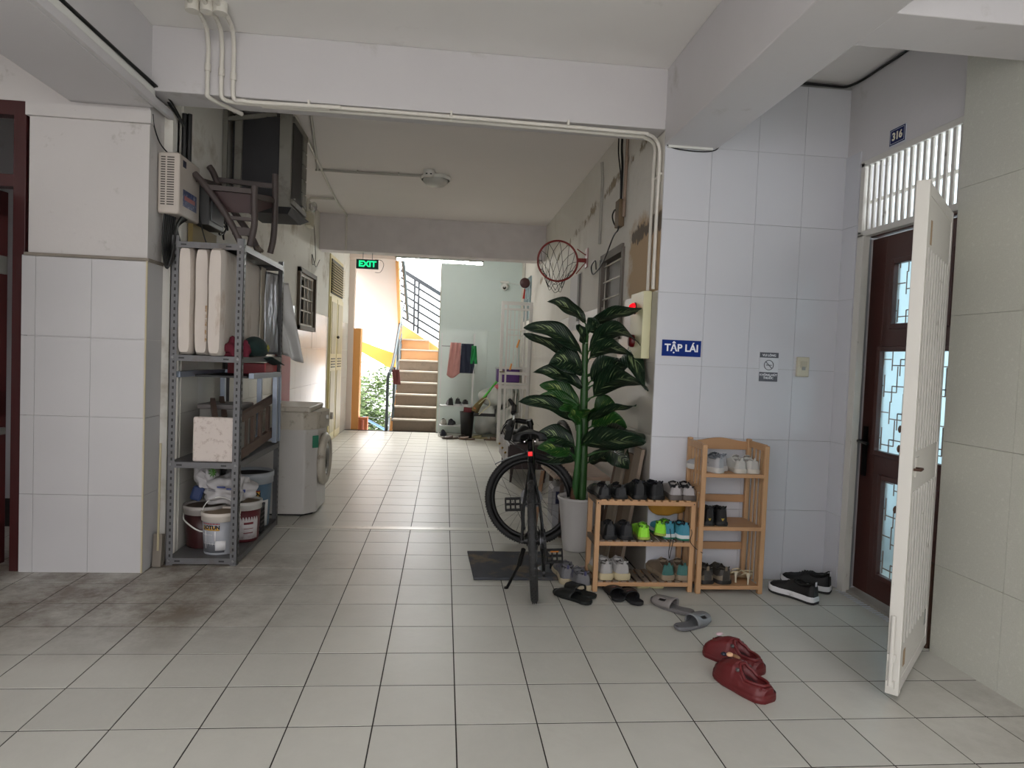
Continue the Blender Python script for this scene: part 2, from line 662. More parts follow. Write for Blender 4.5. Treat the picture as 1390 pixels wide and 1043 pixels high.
# --- left pillar (front at y=1.687, x -2.47..-1.81; tiled dado up to 1.82)
pl = MB()
pl.box(-2.46, -1.815, 1.70, 2.02, 0, CZ)
pl.box(-2.47, -1.80, 1.675, 1.72, 2.60, 2.672)      # band under the beam
pillar = struct(pl, 'wall_pillar_left', M_pillar)
MB().box(-2.475, -1.803, 1.684, 2.02, 1.815, 1.836).build('dado_ledge', mat('grimy_ledge', (0.50, 0.47, 0.43), 0.8, var=.2, vscale=20), pillar)
wall_tiles(pillar, 'wall_tile', M_ptile, -2.485, 0, 3, 4, [0.075, 0.30, 0.30], [0.455, 0.455, 0.455, 0.455],
           lambda u, v: ((u, 1.690, v), (0, 0, 0)))
wall_tiles(pillar, 'wall_tile', M_ptile, 1.685, 0, 1, 4, 0.215, 0.455, lambda u, v: ((-1.813, u, v), (0, 0, pi / 2)))
MB().box(-1.815, -1.806, 1.682, 1.69, 0, 1.82).build('corner_bead', mat('yellowed_bead', (0.70, 0.66, 0.55), 0.5), pillar)
# pillar set back behind the rack: niche side, corridor left wall
lw = MB()
lw.box(-1.95, -1.75, 2.02, 5.42, 0, 3.2).box(-1.95, -1.75, 6.28, 9.45, 0, 3.2).box(-1.95, -1.75, 5.42, 6.28, 0, 1.64).box(-1.95, -1.75, 5.42, 6.28, 2.2, 3.2)
lw.box(-1.95, -1.765, 1.90, 2.02, 0, 3.2)
wall_left = struct(lw, 'wall_left', M_oldL)
WINL = (5.42, 6.28, 1.64, 2.20)
wall_tiles(wall_left, 'wall_tile', M_ltile, 2.05, 0, 18, 4, 0.3, 0.455, lambda u, v: ((-1.7485, u, v), (0, 0, pi / 2)),
           skip=lambda u, v: (5.35 < u < 6.25 and v > 1.5))
MB().box(-1.755, -1.7445, 5.352, 6.248, 1.367, 1.60).build('wall_tile', M_ltile, wall_left)
wall_tiles(wall_left, 'wall_tile', M_ltile, 8.75, 0, 2, 4, 0.3, 0.455, lambda u, v: ((-1.7485, u, v), (0, 0, pi / 2)))
# wall above the red door, at the pillar plane
struct(MB().box(-4.3, -2.46, 1.70, 1.95, 2.68, CZ), 'wall_above_red_door', M_pillar)
struct(MB().box(-4.3, -3.35, 1.70, 1.95, 0, 2.68), 'wall_left_front', M_pillar)
# dim room behind the red door
struct(MB().box(-4.3, -1.96, 3.6, 3.7, 0, CZ).box(-4.4, -4.3, 1.7, 3.7, 0, CZ), 'wall_room_left', M_paint)

# --- marble wall at y = 1.65
mw = MB().box(1.215, 2.45, 1.662, 1.86, 0, CZ)
wall_marble = struct(mw, 'wall_marble', M_wgrout)
wall_tiles(wall_marble, 'wall_tile', M_mtile, 1.207, 0, 4, 7, [0.297, 0.297, 0.3, 0.29], [0.447] * 6 + [0.42],
           lambda u, v: ((u, 1.656, v), (0, 0, 0)))
# --- right corridor wall at x = 1.207
WINR = (2.52, 3.22, 1.55, 2.20)
rw = MB()
rw.box(1.217, 1.42, 1.86, WINR[0], 0, 3.2)
rw.box(1.217, 1.42, WINR[1], 9.45, 0, 3.2)
rw.box(1.217, 1.42, WINR[0], WINR[1], 0, WINR[2])
rw.box(1.217, 1.42, WINR[0], WINR[1], WINR[3], 3.2)
rw.box(1.207, 1.217, 1.665, WINR[0], 1.80, 3.2)
rw.box(1.207, 1.217, WINR[1], 9.45, 1.80, 3.2)
rw.box(1.207, 1.217, WINR[0], WINR[1], WINR[3], 3.2)
wall_right = struct(rw, 'wall_right', M_old)
M_rtile = mat('glossy_beige_tile', (0.70, 0.68, 0.645), 0.30, var=0.05, vscale=2, spec=.3)
wall_tiles(wall_right, 'wall_tile', M_rtile, 1.66, 0, 24, 4, 0.3, 0.45, lambda u, v: ((1.2125, u, v), (0, 0, -pi / 2)),
           skip=lambda u, v: (WINR[0] < u < WINR[1] and v > 1.5) or (3.3 < u < 7.5 and v > 1.7))
# --- door wall at x = 2.385 with the door opening y .66..1.48
DW = 2.385
dw = MB()
dw.box(DW, 2.55, 1.48, 1.662, 0, CZ)
dw.box(DW, 2.55, 0.60, 1.48, 2.60, CZ)
wall_door = struct(dw, 'wall_door', M_paint)
wall_tiles(wall_door, 'wall_tile', M_mtile, 1.50, 0, 1, 6, 0.15, [0.447] * 6, lambda u, v: ((DW - .001, u, v), (0, 0, -pi / 2)))
# --- stone wall x = 2.31, y<0.59
sw = MB().box(2.322, 2.62, -2.2, 0.59, 0, 7.0)
wall_stone = struct(sw, 'wall_stone', M_wgrout)
wall_tiles(wall_stone, 'stone_tile', M_stone, -2.21, -0.17, 7, 8, 0.4, 0.6, lambda u, v: ((2.316, u, v), (0, 0, -pi / 2)), gap=0.0008)
MB().box(2.312, 2.62, 0.59, 0.596, 0, CZ).build('stone_edge', M_stone, wall_stone)
# --- room 316 behind the door (bright)
rm = MB()
rm.box(2.62, 5.2, 3.0, 3.1, 0, CZ).box(2.62, 5.2, -1.2, -1.1, 0, CZ).box(2.55, 2.62, 1.662, 3.1, 0, CZ)
struct(rm, 'wall_room', mat('room_white', (0.85, 0.9, 0.92), 0.6))
struct(MB().box(2.62, 5.2, -1.2, 3.1, CZ, CZ + .1), 'ceiling_room', M_ceil)
M_rwin = mat('room_window_daylight', (0.78, 0.92, 1.0), 0.5, emit=1.1)
wn = MB().box(5.16, 5.2, -1.1, 3.0, 0.0, 0.7)
struct(wn, 'wall_room_far', mat('room_white', (0.85, 0.9, 0.92)))

# --- ceilings
cl = MB()
cl.box(-4.4, 2.62, 0.0, 1.88, CZ, CZ + .12)
cl.box(-4.4, 1.53, -3.3, 0.0, CZ, CZ + .12)
struct(cl, 'ceiling', M_ceil)
struct(MB().box(-1.95, 1.42, 1.88, 9.45, 3.12, 3.24), 'ceiling_corridor', mat('corridor_ceiling_paint', (0.90, 0.88, 0.87), 0.75, var=0.05, vscale=1.1, bump=0.1, bscale=14))
struct(MB().box(-4.4, -1.95, 1.7, 3.7, CZ, CZ + .1), 'ceiling_room_left', M_ceil)
struct(MB().box(-1.80, 1.207, 1.65, 1.88, 2.775, CZ), 'ceiling_beam', M_paint, bevel=.006)
struct(MB().box(1.20, 1.535, -3.3, 1.655, 2.68, CZ), 'ceiling_beam', M_paint, bevel=.006)
struct(MB().box(-2.24, -1.79, -3.3, 1.69, 2.69, CZ), 'ceiling_beam', M_paint, bevel=.006)
struct(MB().box(1.53, 2.315, -0.015, 0.25, 2.68, 3.6), 'ceiling_beam', M_paint, bevel=.004)
struct(MB().box(-1.75, 1.207, 6.6, 6.85, 2.65, 3.13), 'ceiling_beam', mat('beam_grey', (0.82, 0.80, 0.80), 0.7), bevel=.006)
# walls of the light well over the right side, open to the sky, raised to cut its light
lwm = MB().box(1.45, 1.53, -3.3, 0.0, CZ, 7.0).box(1.53, 2.62, 0.0, 0.12, 3.6, 7.0).box(1.45, 2.9, -3.4, -3.3, 2.68, 7.0)
struct(lwm, 'wall_light_well', M_paint)
# outer side of the gallery behind the camera: unseen light-shaping surfaces and a side wall
struct(MB().box(-7, 7, -9.6, -5.2, -0.14, -0.02), 'courtyard_bounce_floor', mat('pale_bounce_surface', (0.80, 0.79, 0.76), 0.8))  # added unseen slab, bounces sky light up to the ceiling
struct(MB().box(-9, 9, -9.9, -9.6, 0, 6.5), 'wall_sky_blocker', M_paint)  # added unseen wall, cuts the sky light from behind
struct(MB().box(-4.4, -4.2, -4.7, 1.95, 0, CZ), 'wall_far_left', M_paint)
# ================================================================ far end: stairs, landing, green wall
M_granito = mat('worn_granite_step', (0.50, 0.44, 0.38), 0.55, var=0.12, vscale=30, dirt=(0.40, 0.35, 0.30), dirt_amt=0.3, dscale=5)
M_nosing = mat('pale_step_nosing', (0.74, 0.70, 0.65), 0.4, var=0.06)
M_orange = mat('orange_painted_plaster', (0.86, 0.62, 0.36), 0.7, var=0.08, vscale=4)
M_yellow = mat('ochre_painted_plaster', (0.84, 0.62, 0.27), 0.7, var=0.06)
M_cream = mat('cream_soffit', (0.84, 0.78, 0.74), 0.7, var=0.03)
M_rail = mat('grey_painted_rail', (0.36, 0.40, 0.42), 0.45, 0.3, var=0.1)
gw = MB().box(-0.19, 1.42, 9.36, 9.52, 0, 3.2)
wall_back = struct(gw, 'wall_back', M_green)
wall_tiles(wall_back, 'wall_tile', M_gtile, -0.185, 0, 5, 4, 0.278, 0.45, lambda u, v: ((u, 9.357, v), (0, 0, 0)), gap=.002)
struct(MB().box(-0.19, -0.02, 9.52, 11.3, 0, 3.2), 'wall_stair_right', M_green)
MB().box(-0.197, -0.185, 9.35, 9.53, 0, 3.2).build('corner_edge', mat('beige_edge', (0.72, 0.69, 0.60)), wall_back)
# column by the opening on the left
struct(MB().box(-1.68, -1.54, 9.50, 9.75, -0.4, 1.75), 'wall_column', M_orange)
struct(MB().box(-1.95, -1.66, 9.45, 9.60, -0.4, 3.1), 'wall_column', M_cream)

stairs = thing('staircase', 'worn brown granite staircase rising away at the far end beside the pale green wall', 'staircase', (-0.575, 9.43, 0))
tread_w = (-0.97, -0.19)
for k in range(8):
    y0 = 9.43 + .26 * k
    z0 = .205 * k
    x1 = tread_w[1] if k < 7 else -0.40
    q = MB().box(-0.94, x1, y0 + .012, y0 + .30, z0 - (0.10 if k else 0.0), z0 + .178)
    s_ = q.build('step', mat('worn_orange_step', (0.80, 0.60, 0.42), 0.6, var=0.12) if k > 5 else M_granito, stairs, world=True)
    MB().box(-0.95, x1, y0 - .012, y0 + .30, z0 + .176, z0 + .205).build('tread_slab', M_nosing, s_, bevel=.005, world=False).matrix_world
# tread slabs were given world coordinates: parent chain places them
for s_ in stairs.children:
    for t_ in s_.children:
        t_.location = (0.575, -9.43, 0)
MB().prism([(9.43, 0), (11.5, 1.63), (11.5, 1.35), (9.75, 0)], .05, Matrix(((0, 0, 1, -0.995), (1, 0, 0, 0), (0, 1, 0, 0), (0, 0, 0, 1)))).build('stringer', M_orange, stairs, world=True)

# landing and winding beams at the back
struct(MB().box(-1.9, -0.0, 11.52, 12.4, 1.50, 1.62), 'stair_landing', M_cream)
q = MB()
q.prism([(-1.85, 1.58), (-1.06, 1.33), (-1.06, 0.98), (-1.85, 1.40)], .14, Matrix(((1, 0, 0, 0), (0, 0, 1, 11.38), (0, 1, 0, 0), (0, 0, 0, 1))))
struct(q, 'landing_beam', M_yellow)
q = MB()
q.prism([(-1.0, 1.96), (-0.19, 1.47), (-0.19, 1.05), (-1.0, 1.55)], .10, Matrix(((1, 0, 0, 0), (0, 0, 1, 11.50), (0, 1, 0, 0), (0, 0, 0, 1))))
struct(q, 'landing_parapet', M_orange)
# upper flight: a sloping slab seen from below
q = MB()
pts = [(-1.80, 9.40, 2.95), (-0.97, 9.40, 2.95), (-1.00, 11.45, 1.30), (-1.80, 11.05, 1.62)]
q.add(pts + [(a, b, c + .28) for a, b, c in pts], [(0, 3, 2, 1), (4, 5, 6, 7), (0, 1, 5, 4), (2, 3, 7, 6), (0, 4, 7, 3), (1, 2, 6, 5)])
uf = struct(q, 'upper_flight', M_cream)
q = MB()
pts = [(-0.975, 9.36, 2.90), (-0.925, 9.36, 2.90), (-0.955, 11.45, 1.26), (-1.0, 11.45, 1.26)]
q.add(pts + [(a, b, c + .34) for a, b, c in pts], [(0, 3, 2, 1), (4, 5, 6, 7), (0, 1, 5, 4), (2, 3, 7, 6), (0, 4, 7, 3), (1, 2, 6, 5)])
q.build('flight_edge', M_orange, uf)


def rail_thing(name, label, loc):
    return thing(name, label, 'railing', loc)


# lower railing along the flight
rl = rail_thing('stair_railing', 'grey metal handrail with posts on the left edge of the lower stair flight', (-1.0, 9.45, 0))
MB().tube(smoothpath([(-1.045, 9.42, 0.0), (-1.045, 9.42, .86), (-1.02, 9.50, 1.02), (-.985, 9.7, 1.18), (-.96, 10.4, 1.72), (-.93, 11.2, 2.34)], 5), .028, 10).build('handrail', M_rail, rl, world=True)
for y, z in ((9.62, 0.2), (10.3, .72), (11.0, 1.25)):
    MB().cyl((-.955, y, z - .05), (-.955, y, z + .90), .022).build('post', M_rail, rl, world=True)
q = MB()
for k in (.22, .42, .62):
    q.tube([(-1.045, 9.42, k), (-.955, 9.62, k + .02)], .008, 6)
    q.tube([(-.955, 9.62, k + .05), (-.94, 11.2, k + 1.31)], .008, 6)
q.build('rail_bars', M_rail, rl, world=True)
# upper flight railing
ur = rail_thing('stair_railing', 'dark grey handrail coming down along the edge of the upper stair flight', (-.92, 9.4, 2.9))
MB().tube([(-.895, 9.3, 3.12), (-.85, 9.6, 2.87), (-.82, 10.9, 2.02)], .03, 8).build('handrail', M_rail, ur, world=True)
q = MB()
for k in range(7):
    q.tube([(-.955 + .01 * k, 9.4 + .2 * k, 2.93 - .157 * k), (-.885 + .008 * k, 9.4 + .2 * k, 3.02 - .14 * k)], .007, 6)
q.build('rail_bars', M_rail, ur, world=True)
# back railing on the parapet, falling to the right
br = rail_thing('stair_railing', 'thin barred railing above the orange parapet against the white sky', (-.6, 11.6, 1.7))
M_rail3 = mat('dark_blue_grey_rail', (0.12, 0.15, 0.18), 0.5)
M_rail2 = mat('blue_grey_rail', (0.44, 0.49, 0.51), 0.5)
MB().bar((-1.02, 11.55, 3.04), (-.20, 11.55, 2.58), .07, .075).build('handrail', M_rail3, br, world=True)
for x in (-.74, -.655):
    MB().bar((x, 11.55, 2.86 - .56 * (x + .72)), (x + .01, 11.55, 1.80 - .6 * (x + .72)), .040, .040, up=(0, 1, 0)).build('post', M_rail3, br, world=True)
for k in range(1, 7):
    MB().cyl((-1.02, 11.55, 3.04 - .155 * k), (-.20, 11.55, 2.58 - .155 * k), .023, n=6).build('rail_bar', M_rail3, br, world=True)
# descending flight on the left: brick pier, blue rail
pr_ = thing('brick_pier', 'short orange brick pier at the head of the stairs going down', 'pier', (-1.47, 9.6, -.3))
MB().box(-1.55, -1.39, 9.56, 9.66, -.4, .20).box(-1.40, -1.385, 9.55, 9.67, -.4, .21).build('pier_body', mat('brick_orange', (0.80, 0.50, 0.34), 0.7), pr_, world=True)
MB().cyl((-1.47, 9.54, -.1), (-1.47, 9.54, .16), .03, n=10).build('pipe', mat('salmon_pipe', (0.85, 0.52, 0.42), 0.5), pr_, world=True)
lr = rail_thing('stair_railing', 'blue and white handrail slanting down outside the left opening', (-1.2, 9.9, -.2))
MB().tube([(-1.5, 9.9, .17), (-1.1, 10.4, -.12), (-.9, 10.9, -.3)], .025, 8).build('handrail', mat('blue_rail', (0.32, 0.50, 0.66), 0.4), lr, world=True)
MB().tube([(-1.5, 10.2, .16), (-1.0, 10.2, .10)], .006, 6).cyl((-1.06, 10.2, -.4), (-1.06, 10.2, .2), .015).build('guide_bar', M_rail2, lr, world=True)

# trees outside
def tree(label, x, y, ztop, rx, n, seed, col):
    rnd = random.Random(seed)
    t = thing('tree', label, 'tree', (x, y, -6), group='trees outside the stairs')
    b = MB()
    b.tube([(0, 0, 0), (.1, 0, 3), (-.1, .1, 5), (.1, 0, 7)], [.12, .09, .06, .02], 8)
    limbs = []
    for k in range(26):
        a, e = rnd.uniform(0, 2 * pi), rnd.uniform(.1, 1.1)
        z0 = rnd.uniform(2.5, 6)
        ln = rnd.uniform(.6, rx)
        p = Vector((0, 0, z0))
        qd = p + Vector((cos(a) * cos(e), sin(a) * cos(e), sin(e))) * ln
        mid = (p + qd) / 2 + Vector((0, 0, .15))
        b.tube([p, mid, qd], [.035, .02, .006], 5)
        limbs += [(mid, qd)] * 2
    b.build('trunk', mat('grey_bark', (0.50, 0.46, 0.42), 0.9), t)
    lf = MB()
    for k in range(n):
        p0, p1 = rnd.choice(limbs)
        c = p0.lerp(p1, rnd.uniform(-.1, 1.15)) + Vector((rnd.gauss(0, .16), rnd.gauss(0, .16), rnd.gauss(0, .16)))
        if c.z + (-6) > ztop:
            continue
        s_ = rnd.uniform(.03, .07)
        M = Matrix.Rotation(rnd.uniform(0, 6.3), 3, 'Z') @ Matrix.Rotation(rnd.uniform(-1.2, 1.2), 3, 'X')
        lf.add([c + M @ Vector(v) * s_ for v in ((-1, 0, 0), (0, -.45, .1), (1, 0, 0), (0, .45, .1))], [(0, 1, 2, 3)])
    o = lf.build('foliage', mat(col[0], col[1], 0.6, var=0.35, vscale=3), t, fix=False)
    tag(o, kind='stuff')


tree('pale leafed tree nearest beyond the stair opening, showing low in the gap', -2.25, 14.2, 1.3, 1.6, 14000, 1, ('pale_leaf', (0.40, 0.48, 0.30)))
tree('grey-green tree farther out behind the first one, filling the gap above it', -3.7, 17.5, 1.6, 2.3, 14000, 2, ('grey_leaf', (0.42, 0.46, 0.40)))
tree('light green tree to the left outside, mostly hidden by the orange column', -4.4, 16.0, 1.8, 1.5, 3200, 5, ('lime_leaf', (0.68, 0.74, 0.44)))

# ---------------------------------------------------------------- left corridor: window, yellow door
M_alu = mat('dull_aluminium', (0.62, 0.62, 0.60), 0.4, 0.5, var=0.1)
M_dark = mat('dark_void', (0.10, 0.095, 0.09), 0.8)
w1 = struct(MB().box(-1.90, -1.86, 5.40, 6.30, 1.62, 2.22), 'window_1', mat('dark_glass_brown', (0.15, 0.13, 0.115), 0.6, spec=.15))
q = MB()
for z in (1.64, 1.80, 1.94, 2.08, 2.20):
    q.box(-1.762, -1.752, 5.42, 6.28, z - .008, z + .008)
for y in (5.50, 5.78, 5.98, 6.20):
    q.box(-1.762, -1.752, y - .010, y + .010, 1.64, 2.20)
q.build('window_bars', mat('beige_bar', (0.62, 0.57, 0.50), 0.5), w1)
MB().box(-1.75, -1.715, 5.36, 5.42, 1.58, 2.26).box(-1.75, -1.715, 6.28, 6.34, 1.58, 2.26).box(-1.75, -1.715, 5.36, 6.34, 2.22, 2.27).box(-1.75, -1.715, 5.36, 6.34, 1.57, 1.62).build('window_frame', mat('brown_frame', (0.33, 0.28, 0.22), 0.6), w1)
M_yd = mat('pale_yellow_door_paint', (0.64, 0.59, 0.42), 0.45, var=0.08, vscale=3, stretch=(1, 4, .6), dirt=(0.50, 0.46, 0.33), dirt_amt=.1)
M_yf = mat('cream_yellow_frame', (0.78, 0.73, 0.53), 0.45)
d2 = struct(MB().box(-1.76, -1.735, 7.42, 8.62, 0.0, 2.72), 'door_2', M_yf)
for y0, y1 in ((7.47, 8.0), (8.04, 8.57)):
    lf = MB().box(-1.735, -1.715, y0, y1, .04, 2.12).build('door_leaf', M_yf, d2)
    MB().box(-1.716, -1.709, y0 + .07, y1 - .07, .14, 1.05).box(-1.716, -1.709, y0 + .07, y1 - .07, 1.30, 2.05).build('door_panel', M_yd, lf)
    q = MB()
    for k in range(4):
        q.box(-1.716, -1.706, y0 + .10, y1 - .10, 1.10 + k * .04, 1.115 + k * .04)
    q.build('vent_slats', mat('olive_dark', (0.28, 0.26, 0.20), 0.6), lf)
for k in range(12):
    MB().obox((-1.712, 8.02, 2.20 + k * .037), (.05, 1.04, .007), (0, R(38), 0)).build('louver_slat', M_yf, d2)
MB().box(-1.74, -1.72, 7.5, 8.55, 2.17, 2.66).build('louver_back', mat('olive_dark', (0.28, 0.26, 0.20), 0.6), d2)
MB().ball((-1.69, 8.0, 1.55), .022).build('door_knob', mat('dark_bronze', (0.25, 0.22, 0.18), .4, .6), d2)

# ---------------------------------------------------------------- ceiling and wall services
M_pvc = mat('cream_pvc_conduit', (0.83, 0.815, 0.78), 0.45, var=0.05, dirt=(0.60, 0.55, 0.47), dirt_amt=.05)
M_cable = mat('black_cable', (0.06, 0.06, 0.06), 0.5)
M_whpl = mat('white_plastic', (0.85, 0.85, 0.83), 0.35, var=0.03)


def conduit(label, pts, r=.011, clips=(), k=5, group=None, mats=M_pvc):
    t = thing('conduit', label, 'pipe', pts[0], group=group)
    MB().tube(smoothpath(pts, k) if k else pts, r, 8).build('tube', mats, t, world=True)
    for c, a in clips:
        MB().obox(c, a).build('clip', mats, t, world=True)
    return t


for i, (x, xb, yb) in enumerate(((-1.48, -1.37, 1.86), (-1.405, -1.30, 1.80), (-1.34, -1.20, 1.76))):
    t = thing('conduit', ['leftmost', 'middle', 'rightmost'][i] + ' of the three cream conduits dropping down the beam face at upper left', 'pipe', (x, 1.6, 3.1), group='conduits on the beam')
    pts = [(x + .02, .2, 3.118), (x + .02, 1.20, 3.118), (x + .02, 1.50, 3.115), (x, 1.63, 3.05), (x, 1.632, 2.95), (x, 1.632, 2.80), (x + .01, 1.64, 2.755)]
    if i == 0:
        pts += [(x + .08, 1.80, 2.755), (x + .12, 1.88, 2.755)]
    else:
        pts += [(x + .05, 1.70 - .03 * i, 2.752), (x + .16, 1.71 - .03 * i, 2.752), (x + .6, 1.70 - .03 * i, 2.755)]
    MB().tube(smoothpath(pts, 5), .0125, 8).build('tube', M_pvc, t, world=True)
    MB().cyl((x + .02, 1.33, 3.14), (x + .02, 1.33, 3.085), .036, n=16).build('junction_box', M_pvc, t, world=True)
    MB().cyl((x, 1.632, 2.90 - .02 * i), (x, 1.632, 2.94 - .02 * i), .017, n=10).build('coupling', M_pvc, t, world=True)
for i, (dy, z) in enumerate(((1.72, 2.757), (1.655, 2.757))):
    y = dy
    pts = [(-1.2 + .2 * i, y, z), (-.2, y, z), (.95, y, z - .012), (1.10, y, z - .02), (1.175, y + .05, z - .05), (1.188, y + .09 - .05 * i, z - .16), (1.190, y + .10 - .045 * i, 2.3), (1.190, y + .10 - .045 * i, 1.81)]
    conduit(['rear', 'front'][i] + ' of two cream conduits running under the beam and down by the red alarm box', pts, .0115,
            [((x, y, z + .012), (.012, .04, .03)) for x in (-.95 + .03 * i, -.1, .6)] + [((1.20, y + .10 - .045 * i, 2.52), (.02, .04, .012))], group='conduits under the beam')
conduit('slim grey conduit bending across the corridor ceiling to the round lamp', [(-1.02, 1.95, 3.10), (-1.20, 3.2, 3.105), (-1.36, 4.3, 3.105), (-1.30, 4.42, 3.105), (-.38, 4.40, 3.105)], .012, [((-1.0, 4.41, 3.11), (.012, .04, .02)), ((-.6, 4.4, 3.11), (.012, .04, .02))], 4, mats=mat('grey_conduit', (.66, .65, .62), .5))
conduit('long cream conduit along the left of the corridor ceiling down the far beam', [(-1.25, 1.95, 3.10), (-1.30, 3.5, 3.105), (-1.41, 5.66, 3.105), (-1.41, 6.5, 3.10), (-1.41, 6.585, 3.05), (-1.41, 6.585, 2.66)], .012, [], 4)
conduit('short cream conduit branching on the ceiling towards the emergency light', [(-1.41, 5.66, 3.10), (-1.62, 5.66, 3.10), (-1.71, 5.67, 3.08), (-1.725, 5.68, 2.95)], .014, [], 3)
t = thing('cable_trunking', 'long white cable trunking along the left beam with black cables on it', 'trunking', (-1.79, 0, 2.72))
MB().box(-1.79, -1.762, -3.2, 1.90, 2.695, 2.74).build('duct', M_paint, t, world=True, bevel=.003)
MB().box(-1.79, -1.77, -3.2, 1.66, 2.745, 2.785).build('upper_duct', M_whpl, t, world=True, bevel=.003)
q = MB()
q.tube(smoothpath([(-1.77, -3, 2.80), (-1.775, 0, 2.80), (-1.772, 1.6, 2.80), (-1.76, 1.85, 2.76), (-1.72, 1.95, 2.68)], 4), .009, 6)
q.tube(smoothpath([(-1.77, 1.2, 2.80), (-1.76, 1.64, 2.80), (-1.74, 1.8, 2.77), (-1.73, 1.96, 2.70)], 4), .006, 6)
q.build('cables', M_cable, t, world=True)

t = thing('ceiling_lamp', 'round white ceiling lamp in the middle of the corridor ceiling', 'lamp', (-.24, 4.45, 3.12))
MB().lathe([(.001, 0), (.15, 0), (.155, -.02), (.14, -.035)], n=32).build('lamp_base', M_whpl, t)
MB().lathe([(.125, -.032), (.12, -.06), (.09, -.085), (.04, -.10), (.001, -.102)], n=32).build('diffuser', mat('frosted_glass', (.72, .72, .70), .3), t)
t = thing('smoke_detector', 'small white detector hanging beside the round ceiling lamp', 'detector', (-.30, 4.22, 3.12))
MB().lathe([(.001, 0), (.055, 0), (.055, -.03), (.045, -.055), (.001, -.056)], n=24).build('detector_body', M_whpl, t)
MB().box(-.03, -.012, -.052, -.04, -.05, -.04).box(.012, .03, -.052, -.04, -.05, -.04).build('vent', M_cable, t)

t = thing('emergency_light', 'beige emergency light with one round lamp high on the left corridor wall', 'lamp', (-1.74, 5.75, 2.9))
MB().box(0, .06, -.11, .11, -.12, .04).build('battery_box', mat('beige_plastic', (.74, .72, .64), .4), t, bevel=.006)
MB().lathe([(.001, -.03), (.035, -.03), (.06, .02), (.055, .03), (.001, .03)], (.06, -.03, .11), 20, (1, -.4, -.2)).build('lamp_head', mat('chrome', (.8, .8, .8), .15, .9), t)
MB().tube(smoothpath([(.03, .1, -.02), (.03, .25, -.05), (.03, .38, -.3), (.02, .45, -.45), (.02, .30, -.52), (.02, .25, -.40), (.02, .5, -.52), (.02, .75, -.4)], 5), .004, 5).build('cable', M_cable, t)

t = thing('exit_sign', 'green lit EXIT sign hanging under the far beam', 'sign', (-1.14, 6.70, 2.50))
MB().box(-.145, .145, -.012, .018, -.06, .065).build('sign_box', mat('dark_teal', (.04, .25, .24), .4), t, bevel=.003)
text('lettering', 'EXIT', mat('green_glow', (.10, .98, .62), .5, emit=1.0, var=0), t, (0, -.0135, .002), (R(90), 0, 0), .105, .001, off=.004, sx=1.06)
MB().tube([(-.06, 0, .065), (-.06, 0, .15)], .004).tube([(.06, 0, .065), (.06, 0, .15)], .004).build('hanger', M_rail, t)
MB().tube(smoothpath([(.1, .01, .07), (.18, .01, .06), (.21, .01, 0), (.17, .01, -.09), (.10, .01, -.10)], 5), .003, 5).build('cable', M_cable, t)

t = thing('tube_lamp', 'long fluorescent tube lamp fixed under the far beam', 'lamp', (-.20, 7.25, 2.68))
MB().box(-.62, .62, -.035, .035, 0, .05).build('lamp_housing', mat('grey_housing', (.55, .58, .56), .4), t, bevel=.006)
MB().cyl((-.60, 0, -.018), (.60, 0, -.018), .014).build('tube', mat('lit_tube', (1, 1, .98), .3, emit=110), t)
MB().box(-.62, -.60, -.02, .02, -.035, 0).box(.60, .62, -.02, .02, -.035, 0).build('lamp_holder', M_whpl, t)
struct(MB().box(-1.75, 1.207, 7.1, 7.4, 2.73, 3.14), 'ceiling_beam', M_paint)
# ================================================================ left side: metal rack and its load
M_slot = mat('grey_slotted_steel', (0.39, 0.39, 0.395), 0.45, 0.3, var=0.1, dirt=(.33, .30, .27), dirt_amt=.25, dscale=7)
rack = thing('metal_rack', 'grey slotted-angle steel rack against the left corridor wall', 'rack', (-1.52, 2.35, 0))
XL, XR, YF, YB = -1.735, -1.315, 1.835, 2.86
for (x, y, sx, sy) in ((XL, YF, 1, 1), (XR, YF, -1, 1), (XL, YB, 1, -1), (XR, YB, -1, -1)):
    q = MB()
    q.box(min(x, x + sx * .042), max(x, x + sx * .042), min(y, y + sy * .003), max(y, y + sy * .003), 0, 2.0)
    q.box(min(x, x + sx * .003), max(x, x + sx * .003), min(y, y + sy * .042), max(y, y + sy * .042), 0, 2.0)
    p = q.build('post', M_slot, rack, world=True)
    h = MB()
    for k in range(50):
        z = .02 + k * .0395
        h.obox((x + sx * .024, y - sy * .0006, z), (.010, .002, .017))
        h.obox((x - sx * .0006, y + sy * .024, z), (.002, .010, .017))
    hh = h.build('slot_holes', M_cable, p)
    hh.location = (1.52, -2.35, 0)
    tag(hh, kind='stuff')
SH = [1.965, 1.285, .635, .045]
for z in SH:
    q = MB()
    q.box(XL + .01, XR - .01, YF + .004, YB - .004, z - .003, z)
    q.box(XL + .02, XR - .02, YF - .002, YF + .002, z - .036, z)
    q.box(XR - .004, XR + .001, YF + .02, YB - .02, z - .036, z)
    q.box(XL + .02, XR - .02, YB - .002, YB + .002, z - .036, z)
    s_ = q.build('shelf', M_slot, rack, world=True)
    h = MB()
    for x in (XL + .07, XR - .09):
        h.obox((x, YF - .0025, z - .018), (.032, .002, .009))
    hh = h.build('slot_holes', M_cable, s_)
    hh.location = (1.52, -2.35, 0)
q = MB()
for (x, y) in ((XL + .02, YF - .003), (XR - .02, YF - .003)):
    for z in SH:
        q.cyl((x, y, z - .015), (x, y - .006, z - .015), .008, n=8)
q.build('bolts', mat('bolt_steel', (.5, .5, .5), .4, .8), rack, world=True)


